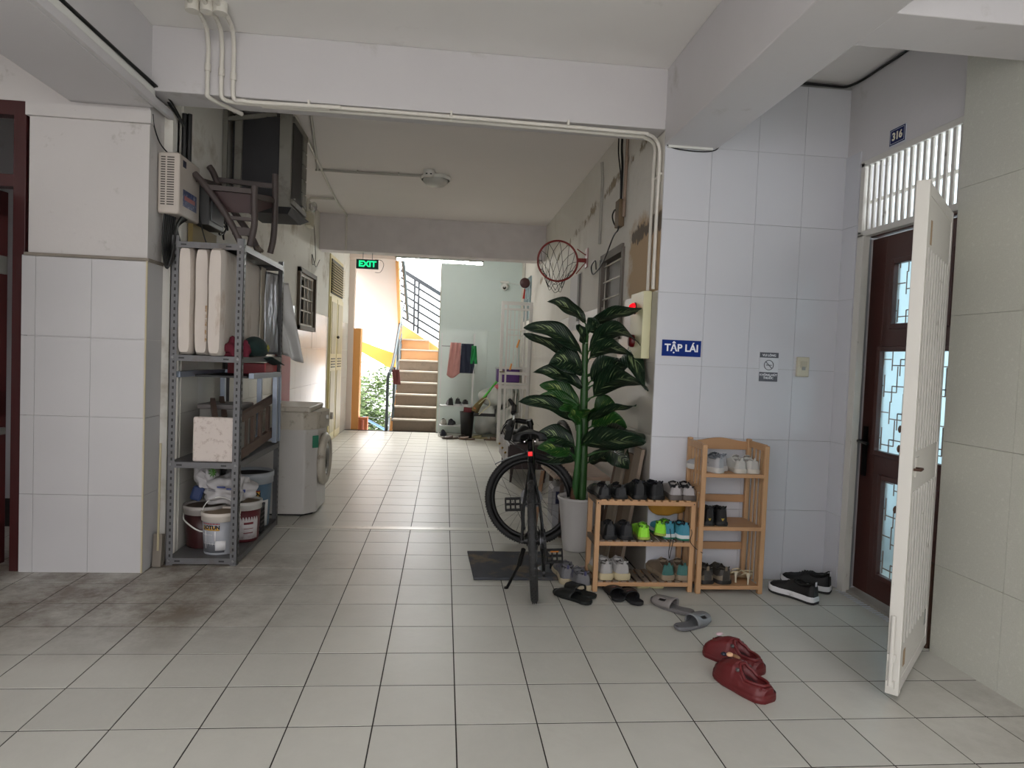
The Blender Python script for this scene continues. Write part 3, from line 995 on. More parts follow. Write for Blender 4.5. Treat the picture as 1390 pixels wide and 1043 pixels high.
def blob(c, r, sc, seed=0, amp=.12, fr=5, nu=18, nv=26, flat=None):
    rnd = random.Random(seed)
    ph = [(rnd.uniform(0, 6.3), Vector((rnd.uniform(-1, 1), rnd.uniform(-1, 1), rnd.uniform(-1, 1))).normalized() * rnd.uniform(.6, 1.6) * fr) for _ in range(7)]
    c = Vector(c)

    def fn(u, v):
        d = Vector((sin(pi * u) * cos(2 * pi * v), sin(pi * u) * sin(2 * pi * v), cos(pi * u)))
        a = sum(sin(w.dot(d) + p) / (1 + i * .3) for i, (p, w) in enumerate(ph)) * amp / 2.2
        p = Vector((d.x * sc[0], d.y * sc[1], d.z * sc[2])) * r * (1 + a)
        if flat is not None and p.z < flat:
            p.z = flat + (p.z - flat) * .08
        return c + p
    return MB().grid(fn, nu, nv, True, True)


# three foam slabs
M_foam = mat('dirty_white_foam', (0.80, 0.765, 0.73), 0.85, var=0.05, vscale=3, dirt=(0.62, 0.53, 0.44), dirt_amt=.12, dscale=7, bump=.25, bscale=30, stretch=(1, 1, .35))
for i, (x0, x1, lab) in enumerate(((-1.70, -1.615, 'leftmost upright foam slab on the top bay of the steel rack'),
                                   (-1.605, -1.515, 'middle upright foam slab, with a brown stained edge, on the top bay of the rack'),
                                   (-1.505, -1.415, 'rightmost upright foam slab, with its broad grey side facing the corridor'))):
    t = thing('foam_slab', lab, 'foam slab', ((x0 + x1) / 2, 2.2, 1.287), group='foam slabs on the rack')
    w, h, d = x1 - x0, .655 - .006 * i, .36 + .07 * (i == 2)

    def fn(u, v, w=w, h=h, d=d, i=i):
        a = 2 * pi * v
        # rounded rectangle in x,z, extruded along y with soft ends
        e = 1 - .25 * max(0, abs(2 * u - 1) - .93) / .07
        cx, cz = cos(a), sin(a)
        k = (abs(cx) ** 7 + abs(cz) ** 7) ** (-1 / 7)
        return Vector((cx * k * w / 2 * e + .0012 * sin(6 * cz * k + i), (2 * u - 1) * d, h / 2 + cz * k * h / 2 * (1 - (1 - e) * .2)))
    q = MB().grid(fn, 24, 48, True, True)
    n = 48
    q.add([fn(0, k / n) for k in range(n)], [tuple(range(n))], False)
    q.add([fn(1, k / n) for k in range(n)], [tuple(range(n))[::-1]], False)
    q.build('slab', M_foam, t)
    if i == 1:
        MB().box(w / 2 - .020, w / 2 - .008, -d - .0015, -d + .001, .08, .30).build('stain', mat('brown_stain', (.60, .47, .30), .9, var=.3, vscale=60, dirt=(.80, .765, .73), dirt_amt=.9, dscale=40), t)


def drape(corner, U, V, nu, nv, amp, seed=0, fr=8, th=.003, edge=None):
    """crumpled sheet: corner + u*U + v*V with folds along the normal"""
    rnd = random.Random(seed)
    corner, U, V = Vector(corner), Vector(U), Vector(V)
    N = U.cross(V).normalized()
    ph = [(rnd.uniform(0, 6.3), rnd.uniform(.3, 1) * fr, rnd.uniform(-.4, .4) * fr) for _ in range(5)]

    def fn(u, v):
        a = sum(sin(p + k * u * 6.3 / 3 + l * v * 6.3 / 3) for p, k, l in ph) / 3
        sh = edge(u, v) if edge else Vector((0, 0, 0))
        return corner + U * u + V * v + N * a * amp + Vector(sh)
    return MB().grid(fn, nu, nv)


M_foil = mat('silver_bubble_foil', (0.72, 0.73, 0.75), 0.28, 0.75, var=0.2, vscale=30, bump=1.0, bscale=60, stretch=(1, 1, .25))
t = thing('foil_sheet', 'crumpled silver foil sheet standing behind the foam slabs on the rack', 'foil', (-1.36, 2.7, 1.29))
drape((-1.395, 2.63, 1.30), (.05, .20, 0), (0, 0, .60), 16, 24, .014, 3, 12).build('sheet', M_foil, t, world=True, solid=.006)
t = thing('cardboard_sheet', 'grey flat sheet standing between the foam slabs and the silver foil', 'sheet', (-1.40, 2.58, 1.29))
MB().box(-1.405, -1.395, 2.56, 2.66, 1.29, 1.92).build('board', mat('grey_board', (.62, .59, .54), .8, var=.12, stretch=(1, 1, .2)), t, world=True)
t = thing('plastic_sheet', 'white plastic sheet hanging off the rear corner of the steel rack', 'sheet', (-1.30, 2.95, 1.6))


def _e(u, v):
    return ((1 - v) * .0 + .02 * sin(7 * u), 0, -.06 * u * (1 - v))


drape((-1.33, 2.93, 1.30), (.15, .02, 0.0), (-.13, -.02, .55), 12, 18, .02, 5, 5, edge=_e).build('sheet', mat('white_plastic_sheet', (.78, .78, .77), .45, var=.06), t, world=True, solid=.003)
t = thing('red_board', 'flat red board standing against the left corridor wall behind the washing machine', 'board', (-1.72, 4.8, .5))
MB().box(-1.735, -1.715, 4.40, 4.98, .02, 1.55).build('board', mat('dull_red_board', (.60, .28, .29), .5), t, world=True, bevel=.003)
t = thing('maroon_cloth', 'crumpled maroon cloth at the foot of the foam slabs on the rack', 'cloth', (-1.38, 1.92, 1.29))
bb = blob((-1.375, 1.895, 1.325), .085, (1.05, .55, .75), 11, .42, 6, 22, 30, flat=-.038)
bb.build('cloth', mat('maroon_cloth', (.36, .08, .15), .9, var=.2), t, world=True)
t = thing('green_hat', 'dark green cloth cap with a yellow emblem on the upper shelf of the rack', 'cap', (-1.31, 2.35, 1.29))
M_cap = mat('dark_green_cloth', (.10, .19, .18), .85, var=.15)
blob((-1.335, 2.20, 1.345), .095, (.75, 1.5, .75), 4, .18, 3, 20, 26, flat=-.055).build('crown', M_cap, t, world=True)
drape((-1.36, 2.34, 1.285), (.10, .0, -.01), (.02, .28, -.05), 6, 8, .008, 2, 4).build('brim', M_cap, t, world=True, solid=.006)
MB().prism([(-.03, -.012), (-.012, -.01), (-.012, -.022), (.012, -.022), (.008, -.004), (.032, -.002), (.03, .012), (.006, .010), (.004, .02), (-.02, .02), (-.014, .004), (-.03, .006)], .004,
           Matrix.Translation((-1.262, 2.24, 1.345)) @ Matrix.Rotation(R(90), 4, 'Y') @ Matrix.Rotation(R(80), 4, 'Z')).build('emblem', mat('yellow_emblem', (.66, .63, .25), .7), t, world=True)
t = thing('red_crate', 'low red crate on a black tray below the cap on the rack', 'crate', (-1.45, 2.6, 1.19))
MB().box(-1.60, -1.34, 2.5, 2.78, 1.16, 1.235).build('crate_body', mat('red_plastic', (.55, .07, .12), .4), t, world=True, bevel=.004)
MB().box(-1.345, -1.335, 2.48, 2.80, 1.15, 1.24).build('crate_rim', mat('pink_red_plastic', (.72, .22, .25), .4), t, world=True)

# aluminium frame in the middle bay
M_al2 = mat('blue_grey_aluminium', (0.60, 0.64, 0.70), 0.35, 0.5)
t = thing('aluminium_frame', 'blue-grey aluminium window frame pushed into the middle bay of the rack', 'frame', (-1.5, 2.4, .64))
for a, b_ in (((-1.70, 1.87, 1.165), (-1.665, 2.62, 1.165)), ((-1.665, 2.62, 1.165), (-1.30, 2.72, 1.155)), ((-1.30, 2.72, 1.155), (-1.30, 2.0, 1.165)),
              ((-1.30, 2.72, 1.155), (-1.30, 2.74, .66)), ((-1.30, 2.62, 1.155), (-1.30, 2.64, .66)), ((-1.665, 2.62, 1.165), (-1.665, 2.64, .66)), ((-1.665, 2.64, .70), (-1.30, 2.74, .68)),
              ((-1.43, 2.70, 1.15), (-1.43, 2.71, .66))):
    MB().bar(a, b_, .032, .036).build('frame_bar', M_al2, t, world=True, bevel=.002)
MB().box(-1.66, -1.34, 2.05, 2.60, 1.147, 1.159).build('tray', mat('black_tray', (.09, .09, .09), .5), t, world=True)
# wooden slatted frame
M_oldw = mat('weathered_brown_wood', (.36, .29, .25), .75, var=.2, vscale=5, stretch=(6, .6, 6))
t = thing('slatted_wood_frame', 'weathered brown slatted wooden frame leaning in the middle bay of the rack', 'frame', (-1.35, 2.35, .64))
MB().bar((-1.34, 1.93, .675), (-1.335, 2.72, .73), .03, .06).bar((-1.345, 1.95, .90), (-1.335, 2.72, .98), .03, .05).build('rail', M_oldw, t, world=True)
for y in (2.05, 2.22, 2.40, 2.60):
    MB().bar((-1.342, y, .69), (-1.342, y, .93), .05, .02, up=(1, 0, 0)).build('slat', M_oldw, t, world=True)
for y in (2.02, 2.2):
    MB().bar((-1.62, y + .25, .98), (-1.48, y - .12, .88), .03, .04).build('slat', M_oldw, t, world=True)
t = thing('foam_box', 'square dirty white foam box at the front of the middle bay', 'box', (-1.465, 1.99, .637))
M_fb = mat('stained_white_foam', (.80, .76, .73), .8, var=.05, dirt=(.58, .50, .45), dirt_amt=.32, dscale=26, bump=.2)
MB().box(-.13, .13, -.145, -.115, 0, .275).build('front_panel', M_fb, t, bevel=.012, seg=3)
q = MB().box(-.125, -.10, -.115, .15, 0, .25).box(.10, .125, -.115, .15, 0, .25).box(-.125, .125, .13, .155, 0, .25).box(-.12, .12, -.115, .15, 0, .02)
q.build('box_shell', mat('grey_plastic_box', (.48, .48, .46), .6), t, bevel=.004)
t = thing('grey_bin', 'grey plastic container behind the foam box in the middle bay', 'box', (-1.55, 2.33, .637))
MB().box(-.13, .13, -.14, .14, 0, .30).build('bin_body', mat('grey_bin_plastic', (.50, .49, .47), .6), t, bevel=.012)
MB().box(-.14, .14, -.15, .15, .295, .325).build('rim', mat('grey_bin_rim', (.42, .40, .39), .6), t, bevel=.006)


# ---- buckets
def bucket(label, x, y, r, h, body, band=None, seed=0, handle=None, fill=(.45, .40, .34), group='paint buckets on the bottom shelf', rim=(.78, .76, .74)):
    t = thing('paint_bucket', label, 'bucket', (x, y, .046), group=group)
    MB().lathe([(.001, 0), (r * .84, 0), (r * .86, .008), (r * .90, h * .35), (r * .955, h * .80), (r * .955, h * .80)], n=36).build('bucket_body', body, t)
    MB().lathe([(r * .955, h * .79), (r * 1.02, h * .80), (r * 1.02, h * .90), (r * 1.05, h * .91), (r * 1.05, h), (r * .97, h), (r * .95, h * .93)], n=36).build('rim', mat('bucket_rim_%s' % str(rim), rim, .45, dirt=(.5, .45, .4), dirt_amt=.2), t)
    MB().lathe([(r * .955, h * .95), (r * .5, h * .945), (.001, h * .95)], n=30).build('contents', mat('dried_paint_%s' % str(fill), fill, .8, var=.2), t)
    if handle:
        a = handle
        pts = [(-r * 1.04, 0, h * .86)] + [(-r * 1.04 * cos(pi * k / 12), -sin(a) * r * 1.15 * sin(pi * k / 12), h * .86 + cos(a) * r * 1.15 * sin(pi * k / 12)) for k in range(1, 12)] + [(r * 1.04, 0, h * .86)]
        MB().tube(pts, .0035, 6).build('handle', M_whpl, t)
    return t


def wrap_label(t, r0, h0, h1, a0, a1, m, name='label', taper=.06, H=.28):
    """curved paper label on a tapered bucket; a = angle from -y towards +x"""
    q = MB()
    q.grid(lambda u, v: Vector((sin(a0 + (a1 - a0) * u), -cos(a0 + (a1 - a0) * u), 0)) * (r0 + .0012) * (.90 + .10 * (h0 + (h1 - h0) * v) / H) + Vector((0, 0, h0 + (h1 - h0) * v)), 16, 2)
    return q.build(name, m, t, solid=.0006)


b1 = bucket('small grey and white paint bucket with wire handle at the front of the bottom shelf', -1.462, 1.99, .112, .262, mat('bucket_grey', (.60, .61, .63), .4), handle=R(12), rim=(.80, .77, .73), fill=(.52, .45, .37))
wrap_label(b1, .106, .015, .205, -1.1, .55, mat('label_grey', (.42, .43, .45), .4, var=.15, vscale=30))
wrap_label(b1, .1075, .155, .195, -.95, .25, mat('label_amber', (.86, .66, .24), .4), 'brand_band')
wrap_label(b1, .108, .194, .200, -.95, .25, mat('label_red', (.62, .12, .14), .4), 'red_line')
wrap_label(b1, .108, .03, .09, .0, .62, mat('label_white', (.80, .80, .80), .4), 'white_panel')
for k, (a, b_, c, d) in enumerate(((-.95, -.2, .125, .129), (-.7, -.62, .04, .15), (-.05, .03, .09, .15), (-.9, .4, .07, .073), (.05, .5, .085, .089))):
    wrap_label(b1, .1085, c, d, a, b_, mat('label_white', (.80, .80, .80), .4), 'print_line')


def wrap_text(t, body, r, z, a_mid, size, m, H=.28, r0=None):
    """letters one by one round the bucket, joined into one mesh"""
    n = len(body)
    step = size * .74 / r
    objs = []
    for k, ch in enumerate(body):
        a = a_mid + (k - (n - 1) / 2) * step
        rr = (r + .003) * (.90 + .10 * z / H)
        o = text('letter', ch, m, t, (sin(a) * rr, -cos(a) * rr, z), (R(90), 0, a), size, .0006, off=.0015)
        objs.append(o)
    return objs


M_ink = mat('label_ink', (.10, .09, .10), .5)
wrap_text(b1, 'JOTUN', .108, .175, -.28, .031, M_ink)
b2 = bucket('open maroon paint bucket at the back left of the bottom shelf', -1.61, 2.14, .125, .27, mat('bucket_maroon', (.22, .10, .10), .4), rim=(.66, .64, .62), fill=(.36, .31, .27))
MB().tube(smoothpath([(-.13, -.01, .21), (-.08, -.12, .18), (.04, -.14, .12), (.12, -.06, .19)], 5), .005, 6).build('handle', M_whpl, b2)
b3 = bucket('maroon and white paint bucket on the bottom shelf beside the right front post', -1.405, 2.28, .115, .27, mat('bucket_maroon2', (.33, .10, .13), .4), rim=(.76, .75, .73), fill=(.55, .49, .42))
wrap_label(b3, .110, .02, .17, -.1, 1.3, mat('label_white2', (.74, .72, .72), .4, var=.06, dirt=(.45, .25, .28), dirt_amt=.25, dscale=14))
for c, d in ((.12, .135), (.09, .094), (.06, .066)):
    wrap_label(b3, .1115, c, d, .3, .9, mat('label_maroon_print', (.45, .15, .18), .4), 'print_line')
b4 = bucket('large blue-grey paint bucket at the back right of the bottom shelf', -1.47, 2.66, .158, .40, mat('bucket_bluegrey', (.32, .42, .50), .4), rim=(.62, .64, .66), fill=(.16, .16, .17))
wrap_label(b4, .153, .01, .20, .55, 1.3, mat('label_white', (.80, .80, .80), .4), 'white_panel', H=.42)
wrap_label(b4, .1535, .22, .27, -.35, .75, mat('label_amber', (.86, .66, .24), .4), 'brand_band', H=.42)
wrap_label(b4, .154, .268, .276, -.35, .75, mat('label_red', (.62, .12, .14), .4), 'red_line', H=.42)
wrap_text(b4, 'JOTUN', .154, .245, .24, .044, M_ink, H=.42)
t = thing('black_basket', 'small black plastic basket between the buckets on the bottom shelf', 'basket', (-1.375, 2.46, .046))
q = MB()
for k in range(6):
    z = .01 + k * .032
    q.box(-.05, .05, -.055, -.050, z, z + .012).box(.045, .050, -.055, .055, z, z + .012)
for k in range(6):
    q.box(-.05 + k * .019, -.044 + k * .019, -.056, -.051, 0, .19).box(.046, .051, -.055 + k * .020, -.049 + k * .020, 0, .19)
q.box(-.052, .052, -.058, .058, .185, .20)
q.build('basket_mesh', mat('black_plastic', (.07, .07, .08), .4), t)

# cloth sack on the buckets
t = thing('printed_sack', 'crumpled white woven sack with blue print on top of the buckets', 'sack', (-1.48, 2.16, .32))
M_sack = mat('white_woven_sack', (.70, .69, .69), .6, var=.1, vscale=8, bump=.5, bscale=18)
blob((-1.455, 2.13, .415), .150, (1.0, .95, .66), 21, .26, 9, 40, 54, flat=-.085).build('sack_body', M_sack, t, world=True)
blob((-1.595, 2.10, .50), .080, (.9, .8, .80), 8, .4, 8, 24, 32).build('sack_neck', M_sack, t, world=True)
drape((-1.66, 2.05, .50), (.06, -.02, .06), (.10, .06, -.10), 8, 10, .012, 4, 6).build('sack_flap', M_sack, t, world=True, solid=.004)
for i, (x, y, z, w, hh, rz) in enumerate(((-1.395, 1.984, .445, .07, .008, .1), (-1.46, 1.972, .458, .05, .008, -.05), (-1.345, 2.02, .425, .04, .018, .45), (-1.52, 1.99, .44, .05, .004, -.3), (-1.52, 1.99, .43, .05, .004, -.3))):
    MB().obox((x, y, z), (w, .006, hh), (0, 0, rz)).build('blue_print', mat('blue_ink' if i < 3 else 'grey_ink', (.16, .22, .48) if i < 3 else (.45, .45, .47), .6), t, world=True)
lf = MB()
for k in range(9):
    a = k * .7
    lf.add([Vector((-1.525, 2.02, .545)) + Vector((cos(a) * r_ * .8, -.02 * r_ / .04, sin(a) * r_)) for a, r_ in ((a, 0), (a + .25, .02), (a, .036), (a - .25, .02))], [(0, 1, 2, 3)])
lf.build('green_leaf_print', mat('leaf_print_green', (.28, .50, .15), .6), t, world=True, solid=.002)
MB().obox((-1.63, 2.05, .40), (.07, .05, .09), (0, .3, .2)).build('blue_patch', mat('blue_sack_patch', (.13, .20, .36), .6), t, world=True, bevel=.015)

# ---- long-handled dustpan at the pillar foot
t = thing('dustpan', 'beige upright dustpan between the pillar and the left post of the rack', 'dustpan', (-1.765, 1.80, 0))
MB().tube([(0, 0, .1), (0, .01, .75)], .007, 8).build('handle', mat('beige_stick', (.66, .62, .50), .5), t)
MB().add([(-.03, -.01, .005), (.02, -.01, .005), (.02, .01, .20), (-.03, .01, .20), (-.03, .04, .005), (.02, .04, .005), (.02, .05, .19), (-.03, .05, .19)], [(0, 1, 2, 3), (4, 5, 6, 7), (0, 1, 5, 4), (2, 3, 7, 6), (0, 3, 7, 4), (1, 2, 6, 5)]).build('pan', mat('grey_pan', (.45, .42, .38), .5), t)

# ---- things above the rack
M_chair = mat('dark_grey_brown_wood', (.27, .235, .225), .55, var=.25, vscale=4, stretch=(1, 1, 1))
ch = thing('wooden_chair', 'old dark wooden chair tipped over on top of the steel rack', 'chair', (-1.48, 2.2, 1.97))
YA, YC = 2.02, 2.34


def P2(x, z, y):
    return (x, y, z)


def post(pts, w=.034):
    return MB().tube(smoothpath(pts, 4), w * .62, 8)


post([P2(-1.68, 2.415, YA), P2(-1.60, 2.33, YA), P2(-1.47, 2.15, YA), P2(-1.39, 2.00, YA)]).build('leg', M_chair, ch, world=True)
post([P2(-1.70, 2.545, YC), P2(-1.67, 2.50, YC), P2(-1.60, 2.35, YC), P2(-1.42, 2.10, YC), P2(-1.37, 2.0, YC)]).build('leg', M_chair, ch, world=True)
post([P2(-1.315, 2.36, YA), P2(-1.315, 2.25, YA), P2(-1.31, 2.12, YA), P2(-1.335, 1.985, YA)]).build('leg', M_chair, ch, world=True)
post([P2(-1.27, 2.52, YC), P2(-1.265, 2.3, YC), P2(-1.27, 2.1, YC), P2(-1.29, 1.99, YC)]).build('leg', M_chair, ch, world=True)
MB().bar((-1.635, YC, 2.46), (-1.275, YC, 2.44), .025, .03).build('stretcher', M_chair, ch, world=True)
MB().bar((-1.60, YA, 2.335), (-1.32, YA, 2.325), .028, .03).build('seat_rail', M_chair, ch, world=True)
MB().add([(-1.59, YA + .02, 2.33), (-1.32, YA + .02, 2.32), (-1.33, YA + .06, 2.20), (-1.52, YA + .06, 2.20), (-1.59, YC, 2.38), (-1.28, YC, 2.37), (-1.28, YC, 2.30), (-1.52, YC, 2.30)],
         [(0, 1, 2, 3), (4, 5, 6, 7), (0, 1, 5, 4), (2, 3, 7, 6), (0, 3, 7, 4), (1, 2, 6, 5)]).build('seat', mat('dark_maroon_wood', (.24, .16, .16), .5, var=.2), ch, world=True)
MB().bar((-1.49, YA, 2.155), (-1.32, YA, 2.15), .02, .022).build('back_rung', M_chair, ch, world=True)
MB().bar((-1.44, YA, 2.075), (-1.32, YA, 2.07), .02, .05).build('back_rung', M_chair, ch, world=True)
MB().bar((-1.66, YA, 2.38), (-1.63, YC, 2.42), .02, .03).build('side_rail', M_chair, ch, world=True)
MB().bar((-1.315, YA, 2.30), (-1.27, YC, 2.34), .02, .03).build('side_rail', M_chair, ch, world=True)
t = thing('plaster_chunk', 'small grey rag lying on the top edge of the steel rack', 'rag', (-1.33, 2.25, 1.967))
blob((-1.335, 2.22, 1.99), .035, (.7, 1.2, .8), 5, .4, 6, 10, 14, flat=-.02).build('rag', mat('grey_rag', (.42, .38, .34), .9), t, world=True)

t = thing('switch_box', 'beige vented electrical box with blue labels on the pillar side', 'box', (-1.81, 1.80, 2.12))
M_bx = mat('beige_metal_box', (.72, .685, .65), .5, var=.06)
MB().box(0, .125, 0, .34, 0, .36).build('box_body', M_bx, t, bevel=.014, seg=3)
q = MB()
for k in range(20):
    q.box(.02, .045, -.0015, .001, .05 + k * .0145, .057 + k * .0145).box(.055, .095, -.0015, .001, .05 + k * .0145, .057 + k * .0145)
tag(q.build('vent_slots', mat('slot_dark', (.30, .28, .26), .6), t), kind='stuff')
MB().box(.1245, .1265, .06, .28, .06, .16).build('blue_label', mat('blue_box_label', (.16, .22, .40), .4, dirt=(.75, .75, .78), dirt_amt=.3, dscale=40), t)
MB().box(.126, .1275, .08, .25, .10, .125).build('red_label', mat('red_box_label', (.62, .34, .34), .4), t)
MB().box(.1245, .1265, .05, .10, .29, .33).build('badge', mat('navy_badge', (.12, .14, .25), .4), t)
t = thing('cable_loop', 'bundle of black cables looping down below the beige electrical box', 'cable', (-1.76, 1.86, 2.12))
q = MB()
for k in range(6):
    dx, dy = .012 * k, .018 * k
    q.tube(smoothpath([(-1.775 + dx * .4, 1.83 + dy, 2.13), (-1.78 + dx * .3, 1.82 + dy, 1.98 - .005 * k), (-1.765 + dx * .5, 1.80 + dy * .5, 1.85 + .01 * k), (-1.74 + dx * .4, 1.79 + dy * .3, 1.795 + .012 * k),
                       (-1.722, 1.80 + dy * .5, 1.86 + .01 * k), (-1.715, 1.82 + dy, 1.96), (-1.71 - dx * .5, 1.84 + dy, 2.06), (-1.70, 1.9 + dy, 2.13)], 5), .0065, 6)
q.build('cables', M_cable, t, world=True)
t = thing('meter_box', 'dark grey metal box with a clear front beside the beige electrical box', 'box', (-1.75, 2.18, 2.13))
MB().box(0, .11, 0, .30, 0, .28).build('box_body', mat('dark_grey_metal', (.30, .30, .30), .5, .2, var=.1), t, bevel=.006)
MB().box(.11, .118, .03, .27, .03, .25).build('clear_cover', mat('smoky_cover', (.45, .46, .47), .15, var=.2), t, bevel=.006)
MB().tube(smoothpath([(.05, -.01, .12), (.06, -.03, .05), (.09, -.02, -.08), (.12, -.02, -.16)], 4), .004, 5).build('wire', M_cable, t)
t = thing('plywood_piece', 'small yellow-brown board behind the top of the steel rack', 'board', (-1.74, 2.2, 1.98))
MB().box(0, .03, -.1, .35, 0, .14).build('board', mat('yellow_brown_board', (.52, .45, .28), .7), t)
t = thing('riser_cable', 'thick black riser cable and white duct climbing from the electrical box to the beam', 'cable', (-1.76, 1.98, 2.4))
MB().box(-1.80, -1.765, 1.97, 2.0, 2.30, 2.72).build('white_duct', M_whpl, t, world=True)
MB().tube([(-1.735, 2.0, 2.35), (-1.735, 2.0, 2.77)], .018, 8).tube([(-1.705, 2.0, 2.35), (-1.705, 2.0, 2.77)], .014, 8).build('black_cables', M_cable, t, world=True)
MB().tube(smoothpath([(-1.80, 1.70, 2.66), (-1.80, 1.72, 2.6), (-1.79, 1.78, 2.52), (-1.77, 1.86, 2.48)], 4), .004, 5).build('thin_wire', M_cable, t, world=True)
t = thing('wire_tangle', 'tangle of thin black wires on the wall behind the tipped chair', 'cable', (-1.72, 2.9, 2.2))
rr = random.Random(3)
MB().tube(smoothpath([(-1.72 + rr.uniform(0, .03), 2.65 + rr.uniform(-.12, .12), 2.22 + rr.uniform(-.12, .12)) for k in range(16)], 5), .006, 5).build('wires', M_cable, t, world=True)

ac = thing('air_conditioner', 'dusty grey box air conditioner in a metal frame high on the left wall', 'air conditioner', (-1.5, 3.0, 2.42))
M_acb = mat('dusty_dark_metal', (.17, .17, .18), .7, var=.2)
M_acf = mat('dusty_grey_metal', (.50, .49, .46), .6, .2, var=.12, dirt=(.34, .30, .26), dirt_amt=.3, dscale=5)
MB().box(-1.70, -1.29, 2.83, 3.32, 2.43, 3.06).build('casing', M_acb, ac, world=True)
MB().box(-1.36, -1.275, 2.80, 2.84, 2.40, 3.10).box(-1.68, -1.63, 2.80, 2.84, 2.40, 3.10).box(-1.66, -1.36, 2.80, 2.84, 2.40, 2.45).build('front_frame', M_acf, ac, world=True, bevel=.003)
MB().box(-1.63, -1.28, 2.82, 3.34, 2.395, 2.44).build('base_tray', M_acf, ac, world=True)
q = MB()
for k in range(22):
    q.box(-1.29, -1.268, 2.86 + k * .014, 2.865 + k * .014, 2.47, 3.04)
tag(q.build('fins', mat('fin_dark', (.26, .25, .24), .5, .3), ac, world=True), kind='stuff')
for k in range(5):
    MB().obox((-1.27, 3.26, 2.55 + k * .11), (.012, .13, .10)).build('grille_panel', M_acf, ac, world=True, bevel=.003)
MB().box(-1.29, -1.262, 2.84, 3.34, 3.04, 3.08).build('side_frame', M_acf, ac, world=True)
MB().box(-1.29, -1.262, 2.84, 3.34, 2.43, 2.47).build('side_frame', M_acf, ac, world=True)
MB().add([(-1.66, 2.80, 2.40), (-1.26, 2.80, 2.40), (-1.24, 3.36, 2.40), (-1.66, 3.36, 2.40), (-1.60, 2.86, 2.36), (-1.30, 2.86, 2.36), (-1.30, 3.30, 2.36), (-1.60, 3.30, 2.36)],
         [(0, 1, 2, 3), (4, 5, 6, 7), (0, 1, 5, 4), (2, 3, 7, 6), (0, 3, 7, 4), (1, 2, 6, 5)]).build('drip_pan', M_acb, ac, world=True)
t = thing('bracket', 'pale angle bracket holding up the air conditioner on the left wall', 'bracket', (-1.70, 2.9, 2.5))
MB().box(-1.745, -1.715, 2.74, 2.77, 2.35, 3.10).bar((-1.73, 2.76, 3.0), (-1.40, 2.86, 3.09), .02, .03).build('arm', M_acf, t, world=True)

# ---- washing machine, its door facing the corridor
M_wm = mat('aged_white_enamel', (.74, .73, .71), .35, var=.04, dirt=(.55, .50, .43), dirt_amt=.05, dscale=10)
M_wy = mat('yellowed_plastic', (.74, .715, .66), .4, var=.06, dirt=(.42, .36, .28), dirt_amt=.22, dscale=12)
wm = thing('washing_machine', 'aged white front-loading washing machine beyond the steel rack', 'washing machine', (-1.395, 3.42, 0))
MB().prism([(-.32, -.30), (.22, -.30), (.30, -.20), (.30, .22), (.26, .30), (-.32, .30)], .68, Matrix.Translation((0, 0, .02))).build('cabinet', M_wm, wm, bevel=.012, seg=3)
MB().prism([(-.30, -.27), (.20, -.27), (.27, -.19), (.27, .2), (.24, .28), (-.30, .28)], .03).build('base', mat('dark_plinth', (.16, .15, .14), .7), wm)
MB().prism([(-.32, -.302), (.20, -.302), (.29, -.20), (.335, -.06), (.335, .12), (.29, .24), (.24, .302), (-.32, .302)], .14, Matrix.Translation((0, 0, .70))).build('control_panel', M_wy, wm, bevel=.014, seg=3)
MB().box(-.325, .25, -.306, .306, .84, .885).build('top_plate', M_wy, wm, bevel=.012, seg=3)
dr = MB().lathe([(.13, .0), (.21, .0), (.225, .03), (.20, .055), (.165, .06), (.15, .04)], (.30, 0, .43), 36, (1, 0, 0)).build('door_ring', M_wy, wm)
MB().lathe([(.16, .04), (.12, .045), (.08, .03), (.001, .02)], (.30, 0, .43), 30, (1, 0, 0)).build('door_glass', mat('dark_washer_glass', (.16, .15, .14), .12), dr)
MB().cyl((.345, .10, .785), (.365, .10, .785), .03, n=20).build('dial', M_wy, wm)
MB().cyl((.335, -.02, .785), (.352, -.02, .785), .018, n=16).build('button', M_whpl, wm)
MB().obox((.287, -.225, .60), (.002, .06, .10), (0, 0, R(-38))).build('energy_label', mat('green_sticker', (.20, .48, .38), .5, var=.1), wm)
MB().lathe([(.03, 0), (.03, .16)], (-.33, -.33, .60), 12, (.9, .1, .1), caps=True).build('hose', M_whpl, wm)
# ================================================================ right side: door 316, gate, signs, services
M_brown = mat('brown_woodgrain_upvc', (.27, .155, .135), .4, var=.15, vscale=3, stretch=(8, 8, .5))
M_rust = mat('rusty_white_enamel', (.79, .78, .75), .4, var=.05, dirt=(.34, .22, .15), dirt_amt=-.12, dscale=22, stretch=(1, 1, .5))
M_gate = mat('chipped_white_gate', (.80, .79, .765), .35, var=.04, dirt=(.42, .36, .30), dirt_amt=-.05, dscale=16)
M_rustd = mat('dark_rust', (.26, .17, .12), .8)
M_glassf = mat('frosted_cyan_glass', (.86, .95, .97), .28, trans=.75, var=.05)
d1 = struct(MB().box(2.46, 2.53, 1.50, 1.56, 0, 2.22).box(2.46, 2.53, .56, .62, 0, 2.22).box(2.46, 2.53, .62, 1.50, 2.16, 2.22), 'door_1', M_brown, bevel=.004)
leaf = MB()
Y0, Y1 = .64, 1.48
panes = [(.82, 1.255, .17, .72), (.76, 1.335, .885, 1.47), (.82, 1.255, 1.63, 1.975)]
leaf.box(2.475, 2.515, 1.345, Y1, .02, 2.15).box(2.475, 2.515, Y0, .75, .02, 2.15)
for z0, z1 in ((.02, .16), (.73, .875), (1.48, 1.62), (1.985, 2.15)):
    leaf.box(2.475, 2.515, .75, 1.345, z0, z1)
